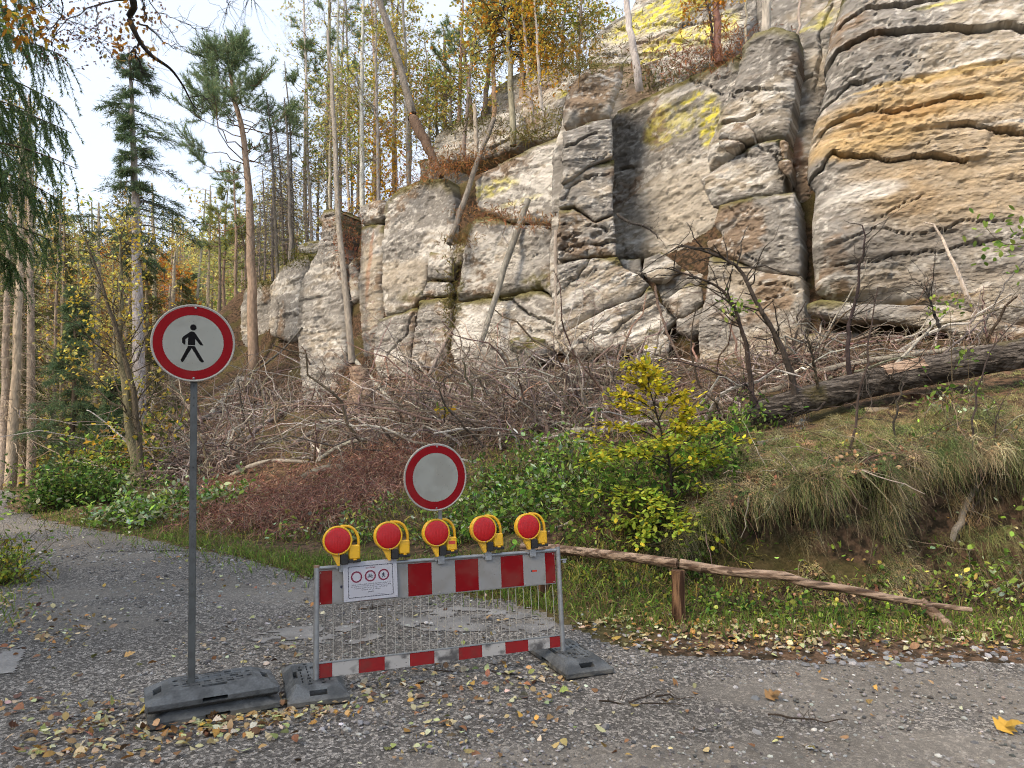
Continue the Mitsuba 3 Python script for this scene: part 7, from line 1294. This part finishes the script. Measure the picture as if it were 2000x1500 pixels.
order = np.argsort(-vis); N = tnormal(q[:, 0], q[:, 1]) + rng.normal(0, .45, (n, 3)); D = rdir(n); D[:, 2] *= .3; cs = pick(LFC, LFW, n, .2, .08)
lift = rng.gamma(1.5, .006, n); shp = [OVAL, MAPLE, OVAL, [(.2, .34), (.5, .40), (.8, .22)]]
def leaf_curled(S_, idx, k):
    S_.leaves(q[idx] + np.array([0, 0, 1]) * (lift[idx] + .008)[:, None], D[idx], N[idx], size[idx], size[idx] * rng.uniform(.5, .85, len(idx)), cs[idx], rng.choice([-.35, .25, .5, .7], 1)[0], shp[k])
for c, i in enumerate(order[:290]):
    s = Soup(); leaf_curled(s, np.array([i]), c % 4); e_ = q[i] - EYE; lx = 1000 + F * e_[0] / (e_ @ FW)
    hue = ['tan', 'ochre', 'rust-brown', 'orange', 'pale green', 'cream', 'olive', 'dark brown'][int(np.argmin(((np.log(cs[i]) - np.log(np.array(LFC))) ** 2).sum(1)))]
    where_ = 'on the bank' if q[i][1] > 5.6 else 'in the left foreground' if lx < 560 else 'in front of the barrier' if lx < 1150 else 'on the right foreground gravel'
    s.put('fallen_leaf', 'litter_material', label=hue + ' fallen leaf lying ' + where_, cat='leaf', group='fallen leaves scattered on the track')
s = Soup()
for k in range(12): leaf_curled(s, order[290:][k::12], k % 4)
s.put('leaf_litter', 'litter_material', kind='stuff', label='scattered smaller fallen leaves along the track edges', cat='leaf litter')
for (x, y, sz, c, lab) in [(1972, 1424, .13, (.55, .33, .05), 'large ochre maple leaf at the right edge of the track'), (1512, 1362, .10, (.26, .15, .06), 'crumpled brown leaf heap in the middle of the right foreground')]:
    p = onz(x, y, .02); s = Soup(); s.leaves(p[None] - [sz * .5, 0, 0], [[1, .35, .1]], [[.1, -.5, 1]], sz, sz * .9, [c], .25, MAPLE)
    s.leaves(p[None] + [-sz * .2, 0, .01], [[.6, -.4, .3]], [[.2, -.3, 1]], sz * .7, sz * .5, [np.array(c) * .8], .5, OVAL); s.put('maple_leaf', 'litter_material', label=lab, cat='leaf')
# twigs on the track
for (x, y, L, a) in [(700, 1190, .35, .1), (740, 1192, .3, 2.6), (885, 1206, .5, .05), (1500, 1395, .35, 5.6), (1280, 1360, .3, 6.1), (1170, 1368, .5, 6.2), (900, 1231, .3, .1), (1230, 1372, .25, .6), (960, 1310, .35, .3), (830, 1305, .2, 6.0)]:
    p = onz(x, y, .015)[None]; s = Soup(); s.tubes(curves(p, [[math.cos(a), math.sin(a), .03]], [L], 0, .25, 8), taper(np.full(1, .006), 8, .4), (.05, .038, .03), 5)
    q2, d2 = p.repeat(5, 0) + np.array([math.cos(a), math.sin(a), .03]) * rng.uniform(.1, .9, (5, 1)) * L, rdir(5, .2, 1); s.tubes(curves(q2, d2, rng.uniform(.04, .12, 5), 0, .2, 4), taper(np.full(5, .0025), 4, .5), (.06, .045, .035), 3)
    PLACE[s.put('fallen_twig', 'bark_material', label='small dark twig lying on the gravel track', cat='twig', group='twigs on the track')] = x
# old concrete showing through the gravel
def concrete_fn(p, n, uv):
    a = mikit.fbm(p.x * 5, p.y * 5, 0, 4); return mi.Color3f(.20, .193, .187) * (.45 + 1.1 * a) * (.85 + .3 * mikit.noise(p.x * 120, p.y * 120))
scene['concrete'] = two(base_color=mikit.proc(concrete_fn), roughness=.85, specular=.2)
for pts in [[(455, 1248), (560, 1228), (640, 1222), (720, 1226), (760, 1245), (690, 1262), (560, 1262)], [(770, 1200), (900, 1192), (1010, 1200), (1090, 1228), (1060, 1246), (930, 1240), (830, 1238), (780, 1225)], [(-60, 1262), (40, 1262), (58, 1280), (30, 1312), (-60, 1322)]]:
    P = np.array([onz(x, y, 0.01)[:2] for x, y in pts]); P = poly_dense(P, .06); P = P + .10 * (np.stack([fbm(P[:, 0] * 4, P[:, 1] * 4, 1, 3, 3), fbm(P[:, 0] * 4, P[:, 1] * 4, 5, 3, 4)], -1) - .5)
    v_, f_ = sheet(shapely.Polygon(P).buffer(0), .025, .006, (-5, 2), (3, 8), .026, 21)
    keep = fbm(v_[f_[:, 0], 0] * 7, v_[f_[:, 0], 1] * 7, 0, 4, 99) > .44; f_ = f_[keep]
    if len(f_): put('concrete_patch', trimesh.Trimesh(v_, f_, process=False), 'concrete', None, True, kind='structure')

# things of one kind that only their place tells apart: count them from the left
ORD = 'first second third fourth fifth sixth seventh eighth ninth tenth eleventh twelfth thirteenth fourteenth fifteenth sixteenth seventeenth eighteenth nineteenth twentieth twenty-first twenty-second twenty-third twenty-fourth twenty-fifth twenty-sixth'.split()
same = {}
for k_, d_ in labels.items():
    if k_ in PLACE and d_.get('label'): same.setdefault(d_['label'], []).append(k_)
for l_, ks in same.items():
    if 1 < len(ks) <= 26:
        for r_, k_ in enumerate(sorted(ks, key=lambda k_: PLACE[k_])): labels[k_]['label'] = ORD[r_] + ' from left: ' + l_
